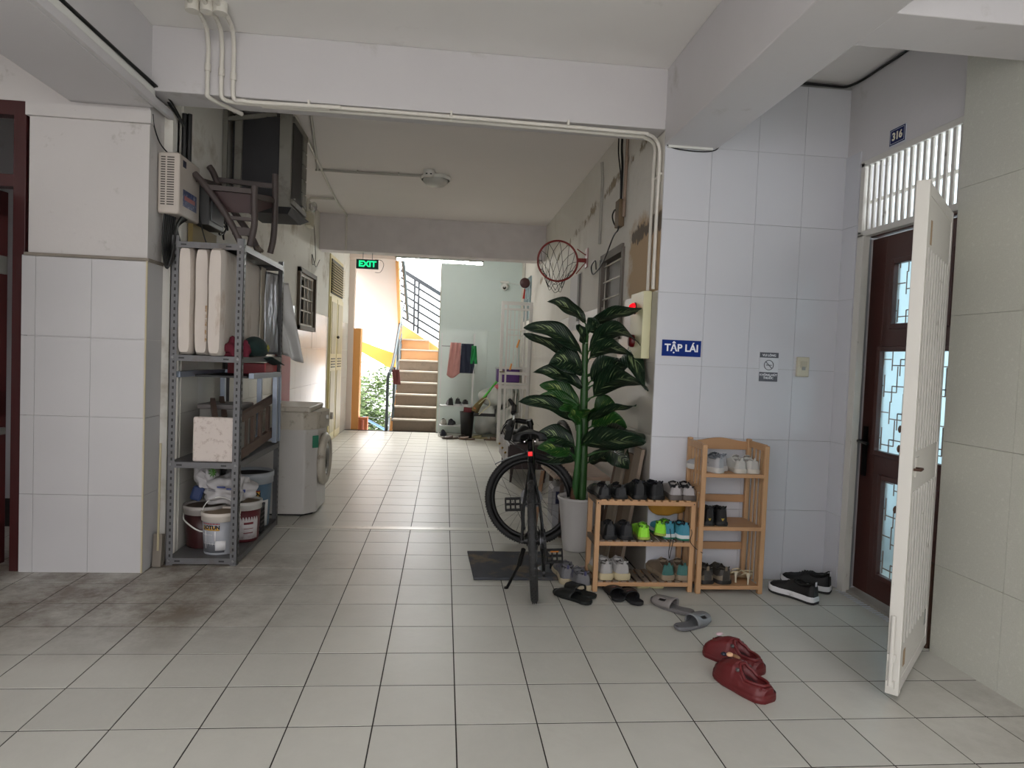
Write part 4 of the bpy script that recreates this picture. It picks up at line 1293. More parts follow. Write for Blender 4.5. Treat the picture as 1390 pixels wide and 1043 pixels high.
for (y0, y1, z0, z1) in (panes[0], panes[2]):
    leaf.box(2.475, 2.515, y1 + .005, 1.345, z0 - .02, z1 + .02).box(2.475, 2.515, .75, y0 - .005, z0 - .02, z1 + .02)
lf = leaf.build('door_leaf', M_brown, d1, bevel=.003)
q = MB()
for (y0, y1, z0, z1) in panes:
    for a, b_, c, d in ((y0 - .03, y0, z0 - .03, z1 + .03), (y1, y1 + .03, z0 - .03, z1 + .03), (y0, y1, z0 - .03, z0), (y0, y1, z1, z1 + .03)):
        q = MB().box(2.462, 2.50, a, b_, c, d)
        q.build('glazing_bead', M_brown, lf, bevel=.004)
M_lat = mat('brown_lattice_film', (.52, .46, .42), .5)
for pi_, (y0, y1, z0, z1) in enumerate(panes):
    MB().box(2.492, 2.498, y0, y1, z0, z1).build('glass_pane', M_glassf, lf)
    q = MB()
    T_ = .006

    def hl(a, b_, z, y0=y0, y1=y1, z0=z0, z1=z1, q=q):
        a, b_ = max(min(a, b_), y0), min(max(a, b_), y1)
        if z0 < z < z1 and b_ > a:
            q.box(2.489, 2.492, a, b_, z - T_ / 2, z + T_ / 2)

    def vl(a, b_, y, y0=y0, y1=y1, z0=z0, z1=z1, q=q):
        a, b_ = max(a, z0), min(b_, z1)
        if y0 < y < y1 and b_ > a:
            q.box(2.489, 2.492, y - T_ / 2, y + T_ / 2, a, b_)
    for kz in range(-1, 7):
        for ky in range(-1, 5):
            by = y1 - .02 - ky * .19 - (.06 if kz % 2 else 0)
            bz = z0 + .04 + kz * .155
            hl(by, by - .11, bz), hl(by - .07, by - .18, bz + .035), vl(bz, bz + .15, by - .11), vl(bz - .06, bz + .035, by - .07), vl(bz - .03, bz + .10, by)
            hl(by - .07, by - .11, bz + .035)
    tag(q.build('lattice_strips', M_lat, lf), kind='stuff')
q = MB().box(2.452, 2.462, 1.395, 1.43, .72, 1.02)
q.tube([(2.455, 1.41, .93), (2.41, 1.41, .93), (2.405, 1.31, .925)], .009, 8)
q.build('door_handle', mat('black_handle', (.06, .06, .06), .35, .4), lf)
# white steel outer frame and louvred transom
fr = struct(MB().box(2.375, 2.42, 1.425, 1.485, 0, 2.17), 'trim_2', M_rust, bevel=.003)
MB().box(2.42, 2.46, 1.47, 1.50, 0, 2.16).build('inner_jamb', mat('grey_jamb', (.60, .62, .63), .5), fr)
MB().box(2.375, 2.42, .60, 1.485, 2.155, 2.19).build('frame_head', M_dwhite, fr, bevel=.003)
MB().box(2.375, 2.42, .60, 1.485, 2.575, 2.61).build('frame_head', M_dwhite, fr, bevel=.003)
MB().box(2.375, 2.42, .596, .64, 0, 2.61).build('frame_post', M_dwhite, fr, bevel=.003)
MB().box(2.375, 2.42, 1.45, 1.485, 2.17, 2.60).build('frame_post', M_dwhite, fr, bevel=.003)
for k in range(16):
    y = 1.425 - k * .052
    MB().obox((2.395, y, 2.382), (.010, .026, .385), (0, 0, R(-8))).build('transom_slat', M_dwhite, fr)
MB().box(2.42, 2.432, .64, 1.45, 2.355, 2.375).build('transom_rail', M_dwhite, fr)
MB().box(2.40, 2.50, .60, 1.50, -.004, .012).build('door_sill', M_granite, d1)
q = MB()
for k in range(26):
    q.box(2.345, 2.39, 1.45 - k * .03, 1.44 - k * .03, .001, .004)
tag(q.build('sill_strips', mat('grey_white_strip', (.75, .77, .80), .4), d1), kind='stuff')

# gate: free end near the camera
gx0, gy0 = 2.288, .625
gdir = Vector((-.51, -.505, 0)).normalized()
ga = math.atan2(gdir.y, gdir.x)
GL = .715
gt = thing('security_gate', 'chipped white steel security gate standing open in front of door 316', 'gate', (gx0, gy0, 0), ga)
# local: x along the gate, y = thickness; the visible face is +y side turned to the camera
GZ0, GZ1 = .03, 2.12
MB().box(GL - .045, GL, -.025, .025, GZ0, GZ1).build('end_stile', M_rust, gt, bevel=.003)
MB().box(0, .035, -.022, .022, GZ0, GZ1).build('hinge_stile', M_gate, gt, bevel=.003)
for z0, z1 in ((GZ0, GZ0 + .05), (GZ1 - .05, GZ1)):
    MB().box(.035, GL - .045, -.02, .02, z0, z1).build('gate_rail', M_gate, gt)
for z0, z1 in ((GZ0 + .05, .23), (.86, 1.03), (1.86, GZ1 - .05)):
    MB().box(.035, GL - .045, -.004, .018, z0, z1).build('gate_panel', M_gate, gt)
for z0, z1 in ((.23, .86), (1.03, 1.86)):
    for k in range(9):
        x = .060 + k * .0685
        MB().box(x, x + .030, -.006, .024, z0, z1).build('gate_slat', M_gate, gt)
    MB().box(.035, GL - .045, -.010, -.006, z0, z1).build('back_sheet', mat('painted_shade_grey', (.46, .45, .43), .6, var=.1), gt)  # shade between the slats is put into this sheet's darker grey
MB().cyl((GL + .014, -.006, .07), (GL + .014, -.006, .36), .009).box(GL - .002, GL + .018, -.02, .01, .17, .20).box(GL - .002, GL + .018, -.02, .01, .06, .09).build('floor_bolt', M_rust, gt)
MB().box(GL - .16, GL - .10, .016, .024, .92, 1.00).build('lock_plate', M_rust, gt)
MB().tube([(GL - .02, .026, .96), (GL - .02, .05, .96), (GL - .07, .05, .96), (GL - .07, .026, .96)], .006, 6).build('latch', M_rustd, gt)
for z in (1.12, 1.04, .79):
    MB().lathe([(.010, -.002), (.016, .002), (.010, .006)], (GL, -.03, z), 12, (.2, 1, 0)).build('eyelet', M_rustd, gt)
for a_ in ((GL - .14, GL - .10, .0185, .020, .12, .19), (GL - .15, GL - .12, .0185, .020, 1.88, 1.98)):
    MB().box(*a_).build('rust_patch', mat('beige_rust_patch', (.62, .53, .42), .8), gt)
MB().box(.06, .10, .0185, .020, .15, .22).build('rust_patch', mat('grey_patch', (.62, .62, .60), .8), gt)
for z in (.42, 1.10, 1.74):
    MB().cyl((-.012, .0, z), (-.012, .0, z + .10), .013).build('hinge', M_rustd, gt)
t = thing('gate_stay', 'dark rusty stump at the foot of the gate beside the stone wall', 'stop', (2.33, .64, 0))
MB().box(-.02, .03, -.02, .05, 0, .42).build('stump', M_rustd, t, bevel=.006)

# ---- signs and switches
t = thing('house_number_plate', 'small navy plate reading 316 above the louvred transom', 'sign', (2.383, 1.172, 2.672), -pi / 2)
MB().box(-.068, .068, -.004, .001, -.048, .048).build('plate', mat('plate_white', (.78, .80, .84), .35), t, bevel=.001)
MB().box(-.064, .064, -.0055, -.003, -.044, .044).build('blue_field', mat('navy_enamel', (.05, .10, .31), .5, spec=.2), t)
q = MB()
for a, b_, c, d in ((-.056, .056, .0355, .0375), (-.056, .056, -.0375, -.0355), (-.058, -.056, -.0375, .0375), (.056, .058, -.0375, .0375)):
    q.box(a, b_, -.0062, -.005, c, d)
tag(q.build('border_line', mat('plate_white', (.78, .80, .84)), t), kind='stuff')
text('digits', '316', mat('digit_cream', (.86, .84, .76), .4), t, (0, -.006, -.001), (R(90), 0, 0), .058, .0006, off=.0022)
t = thing('blue_sign', 'blue plate with white lettering TẬP LÁI on the marble wall', 'sign', (1.369, 1.648, 1.447))
MB().box(-.124, .124, -.003, .001, -.050, .050).build('plate', mat('royal_blue', (.02, .16, .46), .6, var=.05, spec=.2), t)
M_wlet = mat('white_lettering', (.92, .93, .95), .4)
text('lettering', 'TẬP LÁI', M_wlet, t, (0, -.0035, .0), (R(90), 0, 0), .062, .0005, off=.0016)
t = thing('no_smoking_sign', 'small grey and white no smoking notice on the marble wall', 'sign', (1.939, 1.648, 1.353))
MB().box(-.062, .062, -.002, .001, -.092, .092).build('paper', mat('notice_white', (.80, .81, .83), .5), t)
M_ng = mat('notice_grey', (.34, .35, .38), .5)
MB().box(-.061, .061, -.003, -.0015, .058, .091).build('top_band', M_ng, t)
MB().box(-.061, .061, -.003, -.0015, -.091, -.033).build('bottom_band', M_ng, t)
MB().tube([(.030 * cos(k * pi / 16), -.003, .012 + .030 * sin(k * pi / 16)) for k in range(32)], .0022, 6, closed=True).bar((-.021, -.003, .033), (.021, -.003, -.009), .004, .004, up=(0, 1, 0)).build('ring_and_slash', M_ng, t)
MB().box(-.018, .014, -.0035, -.0015, .009, .014).box(.015, .019, -.0035, -.0015, .009, .014).build('cigarette', M_ng, t)
text('heading', 'VUI LÒNG', M_wlet, t, (0, -.0032, .073), (R(90), 0, 0), .019, .0004, off=.0004)
text('caption', 'KHÔNG HÚT\nTHUỐC', M_wlet, t, (0, -.0032, -.060), (R(90), 0, 0), .019, .0004, off=.0004)
t = thing('light_switch', 'beige wall switch to the right of the no smoking notice', 'switch', (2.158, 1.648, 1.362))
M_sw = mat('beige_switch', (.76, .74, .66), .4)
MB().box(-.040, .040, -.020, .001, -.062, .062).build('switch_body', M_sw, t, bevel=.005)
MB().box(-.022, .022, -.024, -.02, -.005, .035).build('rocker', mat('beige_switch2', (.70, .68, .60), .4), t, bevel=.002)
MB().box(-.010, .012, -.0255, -.02, -.02, .002).build('socket', mat('grey_socket', (.55, .56, .55), .4), t)
t = thing('alcove_cable', 'thin black cable running along the ceiling corner of the door alcove', 'cable', (1.8, 1.6, 3.1))
MB().tube(smoothpath([(1.545, 1.64, 2.95), (1.62, 1.64, 3.11), (2.2, 1.64, 3.115), (2.36, 1.62, 3.12), (2.372, 1.3, 3.115), (2.374, .8, 3.12), (2.374, .3, 3.12)], 5), .008, 6).build('cable', M_cable, t, world=True)
t = thing('beam_end_cable', 'thin black cable looping round the foot of the right beam', 'cable', (1.3, 1.64, 2.67))
MB().tube(smoothpath([(1.19, 1.70, 2.80), (1.205, 1.644, 2.825), (1.207, 1.64, 2.78), (1.205, 1.64, 2.70), (1.24, 1.64, 2.668), (1.33, 1.64, 2.655), (1.45, 1.64, 2.655), (1.52, 1.64, 2.67), (1.545, 1.64, 2.70)], 5), .004, 6).build('cable', M_cable, t, world=True)
MB().box(1.22, 1.50, 1.63, 1.648, 2.665, 2.679).build('white_strip', M_whpl, t, world=True)

# ---- right corridor wall
t = thing('alarm_panel', 'pale yellow fire alarm panel with two red lamps on the corridor wall corner', 'alarm', (1.205, 1.93, 1.59))
M_al = mat('pale_yellow_metal', (.80, .79, .64), .4, var=.04)
MB().box(-.055, 0, -.16, .13, -.215, .215).build('panel_box', M_al, t, bevel=.004)
M_red = mat('red_lamp', (.95, .06, .12), .25, emit=.9, var=0)
MB().lathe([(.035, 0), (.034, .02), (.022, .038), (.001, .044)], (-.055, .02, .115), 20, (-1, 0, 0)).build('lit_red_lamp', M_red, t)
MB().lathe([(.040, -.002), (.04, .006), (.034, .008)], (-.055, .02, .115), 20, (-1, 0, 0)).build('lamp_ring', mat('dark_red_plastic', (.35, .05, .07), .3), t)
MB().lathe([(.042, 0), (.042, .015), (.034, .03), (.001, .032)], (-.055, .03, -.10), 20, (-1, 0, 0)).build('bell', mat('dark_red_plastic', (.35, .05, .07), .3), t)
w3 = struct(MB().box(1.38, 1.40, WINR[0], WINR[1], WINR[2], WINR[3]), 'window_2', mat('dark_glass_grey', (.22, .215, .21), .4))
q = MB()
y0, y1, z0, z1 = WINR
for a, b_, c, d in ((y0 - .03, y0 + .02, z0, z1), (y1 - .05, y1 + .03, z0, z1), (y0, y1, z1 - .03, z1 + .03), (y0, y1, z0 - .03, z0 + .03)):
    MB().box(1.19, 1.26, a, b_, c, d).build('window_frame', mat('weathered_grey_wood', (.42, .39, .36), .7, var=.15), w3)
for z in (1.72, 1.86, 2.0, 2.13):
    MB().cyl((1.215, y0, z), (1.215, y1, z), .007, n=6).build('window_bar', mat('pale_bar', (.72, .70, .66), .5), w3)
MB().cyl((1.225, y1 - .07, z0), (1.225, y1 - .07, z1), .007, n=6).build('window_bar', mat('pale_bar', (.72, .70, .66), .5), w3)
MB().bar((1.34, 2.62, 2.1), (1.30, 2.95, 1.60), .05, .03).build('leaning_slat', M_brown, w3)
t = thing('wall_hatch', 'small white wall hatch behind the basketball hoop', 'hatch', (1.2, 4.25, 1.95))
MB().box(-.004, .01, -.15, .35, -.30, .25).build('hatch_panel', M_paint, t)
MB().box(-.012, .0, -.16, -.08, -.22, .24).build('dark_gap', mat('grey_gap', (.45, .44, .43), .7), t)
t = thing('junction_box', 'open brown cable box with dangling black wires on the peeling wall', 'box', (1.19, 2.60, 2.46))
MB().box(-.03, .015, -.05, .06, -.10, .10).build('box_body', mat('brown_box', (.42, .35, .26), .6), t, bevel=.004)
MB().tube(smoothpath([(-.01, 0, -.10), (-.03, .06, -.07), (-.04, .10, 0), (-.03, .06, .04), (-.02, 0, -.02), (-.02, -.02, -.12), (-.02, .12, -.15), (-.015, .45, -.30), (-.015, .80, -.36), (-.015, .9, -.28), (-.015, .75, -.25), (-.015, .7, -.33)], 5), .006, 6).build('wires', M_cable, t)
MB().tube(smoothpath([(0, .02, .08), (0, .02, .35), (0, .06, .50), (0, .06, .62)], 4), .009, 6).tube(smoothpath([(0, .03, .08), (0, .06, .3), (0, .16, .50), (0, .17, .66)], 4), .005, 6).build('riser', M_cable, t)
conduit('rust-stained vertical pipe beside the dangling wires on the peeling wall', [(1.19, 2.50, 3.08), (1.19, 2.51, 2.42)], .012, [], 0, mats=mat('rusty_pipe', (.58, .50, .44), .6, dirt=(.40, .30, .24), dirt_amt=.4, dscale=8))
conduit('thin grey conduit running down the right wall left of the dangling wires', [(1.197, 3.35, 3.05), (1.197, 3.30, 2.9), (1.197, 3.31, 2.35)], .014, [], 0, mats=mat('grey_conduit', (.66, .65, .62), .5))

hp = thing('basketball_hoop', 'red basketball hoop with a black net hung on the right corridor wall', 'hoop', (1.207, 3.85, 2.30))
M_hoop = mat('red_hoop_paint', (.50, .12, .10), .4, var=.12)
RC, RR = Vector((-.278, 0, -.035)), .187
MB().tube([RC + Vector((RR * cos(2 * pi * k / 48), 0, RR * sin(2 * pi * k / 48))) for k in range(48)], .0095, 8, closed=True).build('ring', M_hoop, hp)
MB().box(-.012, 0, -.05, .05, -.085, .095).build('mount_plate', mat('pinkish_plate', (.66, .52, .52), .5), hp, bevel=.003)
MB().box(-.095, -.01, -.012, .012, -.035, 0).build('arm', M_hoop, hp)
MB().tube([(-.01, 0, .03), (-.10, 0, .085)], .005, 6).build('brace', M_hoop, hp)
MB().tube([(-.01, 0, -.03), (-.10, 0, -.145)], .005, 6).build('brace', M_hoop, hp)
nt_ = MB()
NK = 12
rnd = random.Random(4)
rows = []
for lv in range(5):
    t_ = lv / 4
    row = []
    for k in range(NK):
        a = 2 * pi * (k + .5 * (lv % 2)) / NK
        rad = RR * (1 - .62 * t_ ** .8)
        row.append(RC + Vector((rad * cos(a) + .004, .10 * sin(pi * t_ * .5) + .02 * t_, rad * sin(a) * (1 - .35 * t_) - .22 * t_ ** 1.3)) + Vector((rnd.gauss(0, .005), 0, rnd.gauss(0, .005))))
    rows.append(row)
for lv in range(4):
    for k in range(NK):
        a, b_ = rows[lv][k], rows[lv + 1][k]
        c = rows[lv + 1][(k - 1) % NK] if lv % 2 == 0 else rows[lv + 1][(k + 1) % NK]
        nt_.tube([a, b_], .0023, 5)
        nt_.tube([a, c], .0023, 5)
for k in range(0, NK, 2):
    a, b_ = rows[4][k], rows[4][(k + 2) % NK]
    nt_.tube(smoothpath([a, (a + b_) / 2 + Vector((0, 0, -.03)), b_], 4), .0023, 5)
tag(nt_.build('net', mat('black_net_cord', (.10, .09, .10), .8), hp), kind='stuff')

# ---- cabinet, bench, crate, planks, lone bicycle wheel
cb = thing('low_cabinet', 'dark brown low cabinet on legs with drawers along the right corridor wall', 'cabinet', (.66, 5.35, 0))
M_cab = mat('dark_brown_cabinet', (.20, .145, .14), .4, var=.1, vscale=3)
MB().box(-.02, .42, -.58, .58, .15, .415).build('cabinet_body', M_cab, cb, bevel=.004)
for k, (a, b_) in enumerate(((-.56, -.20), (-.18, .18), (.20, .56))):
    dd = MB().box(-.032, -.02, a, b_, .17, .395).build('drawer', mat('grey_brown_drawer', (.32, .27, .26), .45), cb, bevel=.002)
    MB().ball((-.045, (a + b_) / 2, .30), .013).build('knob', mat('brass_knob', (.62, .50, .30), .3, .8), dd)
for x, y in ((.02, -.53), (.38, -.53), (.02, .53), (.38, .53)):
    MB().cyl((x, y, .15), (x - .01, y, 0), .02, .012, 10).build('leg', M_cab, cb)
bn = thing('wooden_bench', 'pale wooden bench top behind the bicycle and the potted plant', 'bench', (.98, 2.95, 0))
M_bw = mat('pale_bench_wood', (.66, .56, .48), .5, var=.12, vscale=3, stretch=(.6, 6, 6))
MB().prism([(-.20, .30), (-.24, .15), (-.22, -.42), (.20, -.45), (.20, .45), (-.10, .45)], .025, Matrix.Translation((0, 0, .455))).build('bench_top', M_bw, bn, bevel=.006)
for x, y in ((-.15, -.36), (.16, -.38), (-.12, .34), (.16, .38)):
    MB().bar((x, y, .455), (x, y, 0), .03, .03, up=(0, 1, 0)).build('leg', M_oldw, bn)
t = thing('orange_tin', 'amber plastic tub on the wooden bench', 'tub', (.88, 3.15, .481))
MB().lathe([(.001, 0), (.05, 0), (.055, .03), (.05, .032), (.045, .006)], n=20).build('tub', mat('amber_plastic', (.70, .45, .18), .3), t)
t = thing('folded_papers', 'small folded paper box beside the amber tub on the bench', 'box', (.86, 2.95, .481))
MB().obox((0, 0, .03), (.05, .03, .06), (0, .2, .5)).build('box', mat('brown_paper', (.55, .42, .34), .7), t, bevel=.002)
t = thing('milk_crate', 'white carton with dark blue print under the wooden bench', 'carton', (.92, 2.95, 0))
MB().box(-.11, .13, -.10, .14, .0, .34).build('carton', mat('carton_white', (.66, .66, .67), .5, var=.06), t, bevel=.004)
MB().box(-.09, -.04, -.103, -.099, .20, .30).build('blue_print', mat('carton_navy', (.13, .15, .30), .5), t)
MB().box(.02, .12, -.103, -.099, .24, .28).build('blue_print', mat('carton_navy', (.13, .15, .30), .5), t)
MB().box(-.115, -.110, -.08, .12, .1, .30).build('side_print', mat('carton_grey', (.5, .5, .52), .5), t)
t = thing('wooden_stick', 'thin brown wooden stick leaning under the bench beside the bicycle', 'slat', (.70, 3.0, 0))
MB().bar((-.02, -.1, 0), (.05, .05, .43), .03, .015).build('slat', mat('tan_wood', (.58, .44, .32), .6, var=.15), t)
for i, (y, h, w, c, lean) in enumerate(((1.79, .80, .15, (.50, .44, .38), .05), (1.95, .74, .13, (.42, .34, .27), .04), (2.12, .84, .15, (.54, .49, .43), .06), (2.27, .70, .10, (.36, .26, .20), .05))):
    t = thing('plank', ['grey-brown plank nearest the pillar corner behind the shoe shelf', 'darker brown plank second from the pillar corner', 'widest pale plank behind the plant leaves',
                        'reddish brown narrow plank nearest the plant pot'][i], 'plank', (1.19, y, 0), group='planks leaning on the corridor wall')
    MB().bar((-.08 - lean, 0, 0), (-.01, 0, h), w, .022, up=(1, 0, 0)).build('board', mat('plank_%d' % i, c, .7, var=.15, vscale=4, stretch=(6, 6, .5)), t)
t = thing('yellow_cloth', 'mustard yellow cloth bag hanging behind the middle shelf of the shoe rack', 'bag', (1.31, 1.60, .48))
blob((1.305, 1.585, .475), .075, (1.35, .45, .85), 13, .25, 4, 18, 26).build('bag', mat('mustard_cloth', (.62, .45, .14), .85, var=.12), t, world=True)
t = thing('round_plate', 'flat round grey metal plate on the floor beside the mat', 'plate', (.64, 1.80, 0))
MB().lathe([(.001, .012), (.04, .014), (.085, .012), (.095, .006), (.095, 0), (.001, 0)], n=32).build('disc', mat('slate_plate', (.34, .36, .39), .4, .3), t)
MB().cyl((0, 0, .012), (0, 0, .05), .012).build('stub', M_cable, t)
mt = thing('doormat', 'worn dark grey doormat with brown patches under the bicycle', 'mat', (.40, 1.885, 0))
q = MB()
q.grid(lambda u, v: Vector((-.285 + .56 * u - .02 * v + .02, -.29 + .58 * v, .006 + .0015 * sin(9 * u) * sin(7 * v))), 12, 12)
q.build('mat_surface', mat('worn_grey_mat', (.27, .28, .30), .95, var=.2, vscale=12, dirt=(.50, .43, .32), dirt_amt=.45, dscale=4.5, bump=.4, bscale=200), mt, solid=.008)


def make_wheel(parent, name, c, axis, Rr, tr=.022, seed=0, rim=None, disc=True):
    """spoked wheel as tyre (> rim, spokes, hub)"""
    c = Vector(c)
    x, y, d = frame(axis)
    pt = lambda r, a, o=0: c + r * (cos(a) * x + sin(a) * y) + d * o
    N = 56
    ty = MB()
    n2 = 10
    vs = []
    for i in range(N):
        a = 2 * pi * i / N
        for k in range(n2):
            b_ = 2 * pi * k / n2
            vs.append(pt(Rr - tr + tr * cos(b_), a, tr * .95 * sin(b_)))
    ty.add(vs, [(i * n2 + k, i * n2 + (k + 1) % n2, ((i + 1) % N) * n2 + (k + 1) % n2, ((i + 1) % N) * n2 + k) for i in range(N) for k in range(n2)], True)
    for i in range(N * 2):     # tread knobs
        a = pi * i / N
        for o in (-.010, 0, .010):
            if (i + (o == 0)) % 2:
                p = pt(Rr + .0004, a, o)
                u_ = (p - c).normalized()
                ty.obox(p, (.007, .010, .003), Matrix((d.normalized(), d.cross(u_), u_)).transposed())
    T_ = ty.build('tyre', mat('tyre_rubber', (.135, .135, .135), .7, var=.12), parent)
    rm_ = MB()
    vs = []
    prof = [(Rr - 2 * tr + .004, .012), (Rr - 2 * tr - .020, .010), (Rr - 2 * tr - .028, 0), (Rr - 2 * tr - .020, -.010), (Rr - 2 * tr + .004, -.012)]
    for i in range(N):
        a = 2 * pi * i / N
        vs += [pt(r, a, o) for r, o in prof]
    n3 = len(prof)
    rm_.add(vs, [(i * n3 + k, i * n3 + (k + 1) % n3, ((i + 1) % N) * n3 + (k + 1) % n3, ((i + 1) % N) * n3 + k) for i in range(N) for k in range(n3)], True)
    rm_.build('rim', rim or mat('black_rim', (.07, .07, .07), .35, .3), T_)
    sp = MB()
    for i in range(28):
        a = 2 * pi * i / 28
        o = .03 if i % 2 else -.03
        sp.tube([pt(.022, a + (.9 if i % 4 < 2 else -.9), o), pt(Rr - 2 * tr - .025, a, 0)], .0011, 4)
    tag(sp.build('spokes', mat('spoke_steel', (.40, .40, .40), .3, .8), T_), kind='stuff')
    hb = MB().cyl(c - d * .05, c + d * .05, .018).cyl(c - d * .035, c - d * .03, .03).cyl(c + d * .03, c + d * .035, .03)
    hb.build('hub', M_bk, T_)
    if disc:
        MB().cyl(c + d * .042, c + d * .044, .08, n=30).build('brake_disc', mat('disc_steel', (.45, .45, .46), .3, .9), T_)
    return T_


M_bk = mat('black_bike_paint', (.055, .055, .06), .35, .2)
M_bkr = mat('black_rubber', (.07, .07, .07), .7)
bk = thing('bicycle', 'black city bicycle seen from behind with its front wheel turned sideways', 'bicycle', (.462, 1.27, 0), rot=(0, -.075, -.135))
RW = .335
WB = 1.13
make_wheel(bk, 'rear', (0, 0, RW), (1, 0, 0), RW)
FC = Vector((-.02, WB, RW))
make_wheel(bk, 'front', FC, (.10, 1, 0), RW)
BB = Vector((0, .44, .285))
SC_ = Vector((0, .24, .74))    # seat cluster
HT, HB_ = Vector((0, .92, .80)), Vector((0, .965, .67))
q = MB()
q.tube([SC_, BB], .016, 10).tube([SC_ + Vector((0, .01, -.02)), HT + Vector((0, 0, -.02))], .018, 10).tube([BB, HB_], .022, 10).tube([HT, HB_], .024, 10)
for s in (-1, 1):
    q.tube([SC_, Vector((s * .045, .10, .52)), Vector((s * .062, 0, RW))], .009, 8)
    q.tube([BB, Vector((s * .045, .25, .30)), Vector((s * .062, 0, RW))], .010, 8)
q.tube([(-.045, .10, .52), (.045, .10, .52)], .008)
q.build('frame', M_bk, bk)
# fork turned to the left
st_ = Vector((0, .965, .66))
q = MB().cyl(HB_, HB_ + (HB_ - HT).normalized() * .03, .026)
crown = st_ + Vector((-.01, .02, -.02))
q.tube([crown + Vector((0, -.06, 0)), crown + Vector((0, .06, 0))], .018, 8)
for s in (-1, 1):
    q.tube([crown + Vector((0, s * .06, 0)), FC + Vector((0, s * .058, 0))], [.017, .011], 8)
q.build('fork', M_bk, bk)
mg = MB()
mg.grid(lambda u, v: FC + Vector(((RW + .03) * -sin(R(5 + 38 * u)), (v - .5) * .05, (RW + .03) * cos(R(22 + 22 * u)) - .25 * .03 * abs(v - .5))) + Vector((0, 0, 0)), 10, 4)
mg.build('mudguard', mat('silver_grey_guard', (.44, .45, .47), .55, .1), bk, solid=.003)
# stem, handlebar, grips
q = MB().tube([HT, HT + Vector((0, -.02, .11))], .017, 10).tube([HT + Vector((0, -.02, .11)), HT + Vector((-.105, .02, .125))], .018, 10).cyl(HT + Vector((-.01, -.025, .13)), HT + Vector((.0, -.018, .09)), .023)
q.build('stem', M_bk, bk)
HC = HT + Vector((-.112, .022, .125))
MB().tube(smoothpath([HC + Vector((-.03, -.31, -.015)), HC + Vector((-.01, -.15, 0)), HC, HC + Vector((.0, .15, .02)), HC + Vector((-.01, .33, .06))], 5), .0125, 8).build('handlebar', M_bk, bk)
MB().tube([HC + Vector((-.012, .20, .035)), HC + Vector((-.01, .34, .075))], .019, 10).tube([HC + Vector((-.01, .34, .075)), HC + Vector((-.045, .37, .125))], [.017, .012], 8).build('grip', M_bkr, bk)
MB().tube([HC + Vector((-.015, -.18, 0)), HC + Vector((-.03, -.32, -.02))], .02, 10).build('grip', M_bkr, bk)
for s in (-1, 1):
    MB().tube(smoothpath([HC + Vector((-.02, s * .16, .0)), HC + Vector((-.06, s * .18, -.02)), HC + Vector((-.08, s * .27, -.06))], 3), .006, 6).build('brake_lever', M_bk, bk)
MB().obox(HC + Vector((-.03, -.12, -.055)), (.05, .10, .12), (R(20), R(15), 0)).build('handlebar_bag', M_bkr, bk, bevel=.012)
q = MB()
for k in range(2):
    q.tube(smoothpath([HC + Vector((-.02, .10 - .06 * k, 0)), HC + Vector((-.07 - .015 * k, .05, -.05)), HC + Vector((-.04, .02, -.13 - .02 * k)), HT + Vector((-.01, .03, -.12))], 5), .0028, 5)
q.tube(smoothpath([BB + Vector((.03, 0, .02)), Vector((.05, .2, .27)), Vector((.06, -.05, .25)), Vector((.06, -.04, .18))], 5), .0028, 5)
tag(q.build('brake_cables', M_cable, bk), kind='stuff')
# seat post, saddle, light
MB().tube([SC_, SC_ + Vector((0, -.035, .13))], .0145, 10).build('seat_post', mat('polished_black', (.12, .12, .13), .15, .7), bk)
SZ = SC_ + Vector((0, -.04, .155))


def sad(u, v):
    t_ = (v - .5) * 2
    y = -.12 + .27 * u
    w = .085 * (1 - u) ** .7 + .018
    if u < .12:
        w *= .75 + u * 2.1
    if u == 0:
        w *= .7
    return SZ + Vector((w * sin(t_ * pi / 2 * 1.15), y, .022 * cos(t_ * pi / 2) - .028 * abs(t_) ** 3 + .012 * (1 - u)))


MB().grid(sad, 14, 14).build('saddle', M_bkr, bk, solid=.012)
MB().tube([SZ + Vector((-.03, -.08, -.02)), SZ + Vector((-.02, .08, -.03))], .004).tube([SZ + Vector((.03, -.08, -.02)), SZ + Vector((.02, .08, -.03))], .004).build('saddle_rails', mat('chrome', (.8, .8, .8)), bk)
MB().obox(SC_ + Vector((0, -.045, .055)), (.042, .022, .034)).build('light_body', M_bk, bk, bevel=.006)
MB().obox(SC_ + Vector((0, -.058, .055)), (.026, .006, .026)).build('tail_light', mat('red_tail_light', (.90, .07, .10), .2, emit=.5, var=0), bk, bevel=.003)
# drivetrain
cr = MB().cyl(BB + Vector((.045, 0, 0)), BB + Vector((.050, 0, 0)), .085, n=32).build('chainring', M_bk, bk)
MB().cyl(Vector((.045, 0, RW)), Vector((.06, 0, RW)), .045, n=24).cyl(Vector((.038, 0, RW)), Vector((.045, 0, RW)), .06, n=24).build('cassette', mat('dark_steel', (.22, .22, .23), .35, .8), bk)
MB().tube([BB + Vector((.047, 0, .085)), Vector((.052, 0, RW + .045))], .004, 6).tube([BB + Vector((.047, 0, -.085)), Vector((.052, .02, RW - .13))], .004, 6).build('chain', mat('dark_steel', (.22, .22, .23)), bk)
MB().tube([(.055, .01, RW - .04), (.055, .03, RW - .14), (.055, .05, RW - .20)], .010, 8).cyl((.048, .05, RW - .20), (.062, .05, RW - .20), .022).build('derailleur', M_bk, bk)
ang = R(62)
ca = Vector((0, cos(ang), sin(ang))) * -.165
MB().bar(BB + Vector((.062, 0, 0)), BB + Vector((.068, 0, 0)) + ca, .012, .024, up=(1, 0, 0)).build('crank', M_bk, bk)
MB().bar(BB + Vector((-.062, 0, 0)), BB + Vector((-.068, 0, 0)) - ca, .012, .024, up=(1, 0, 0)).build('crank', M_bk, bk)


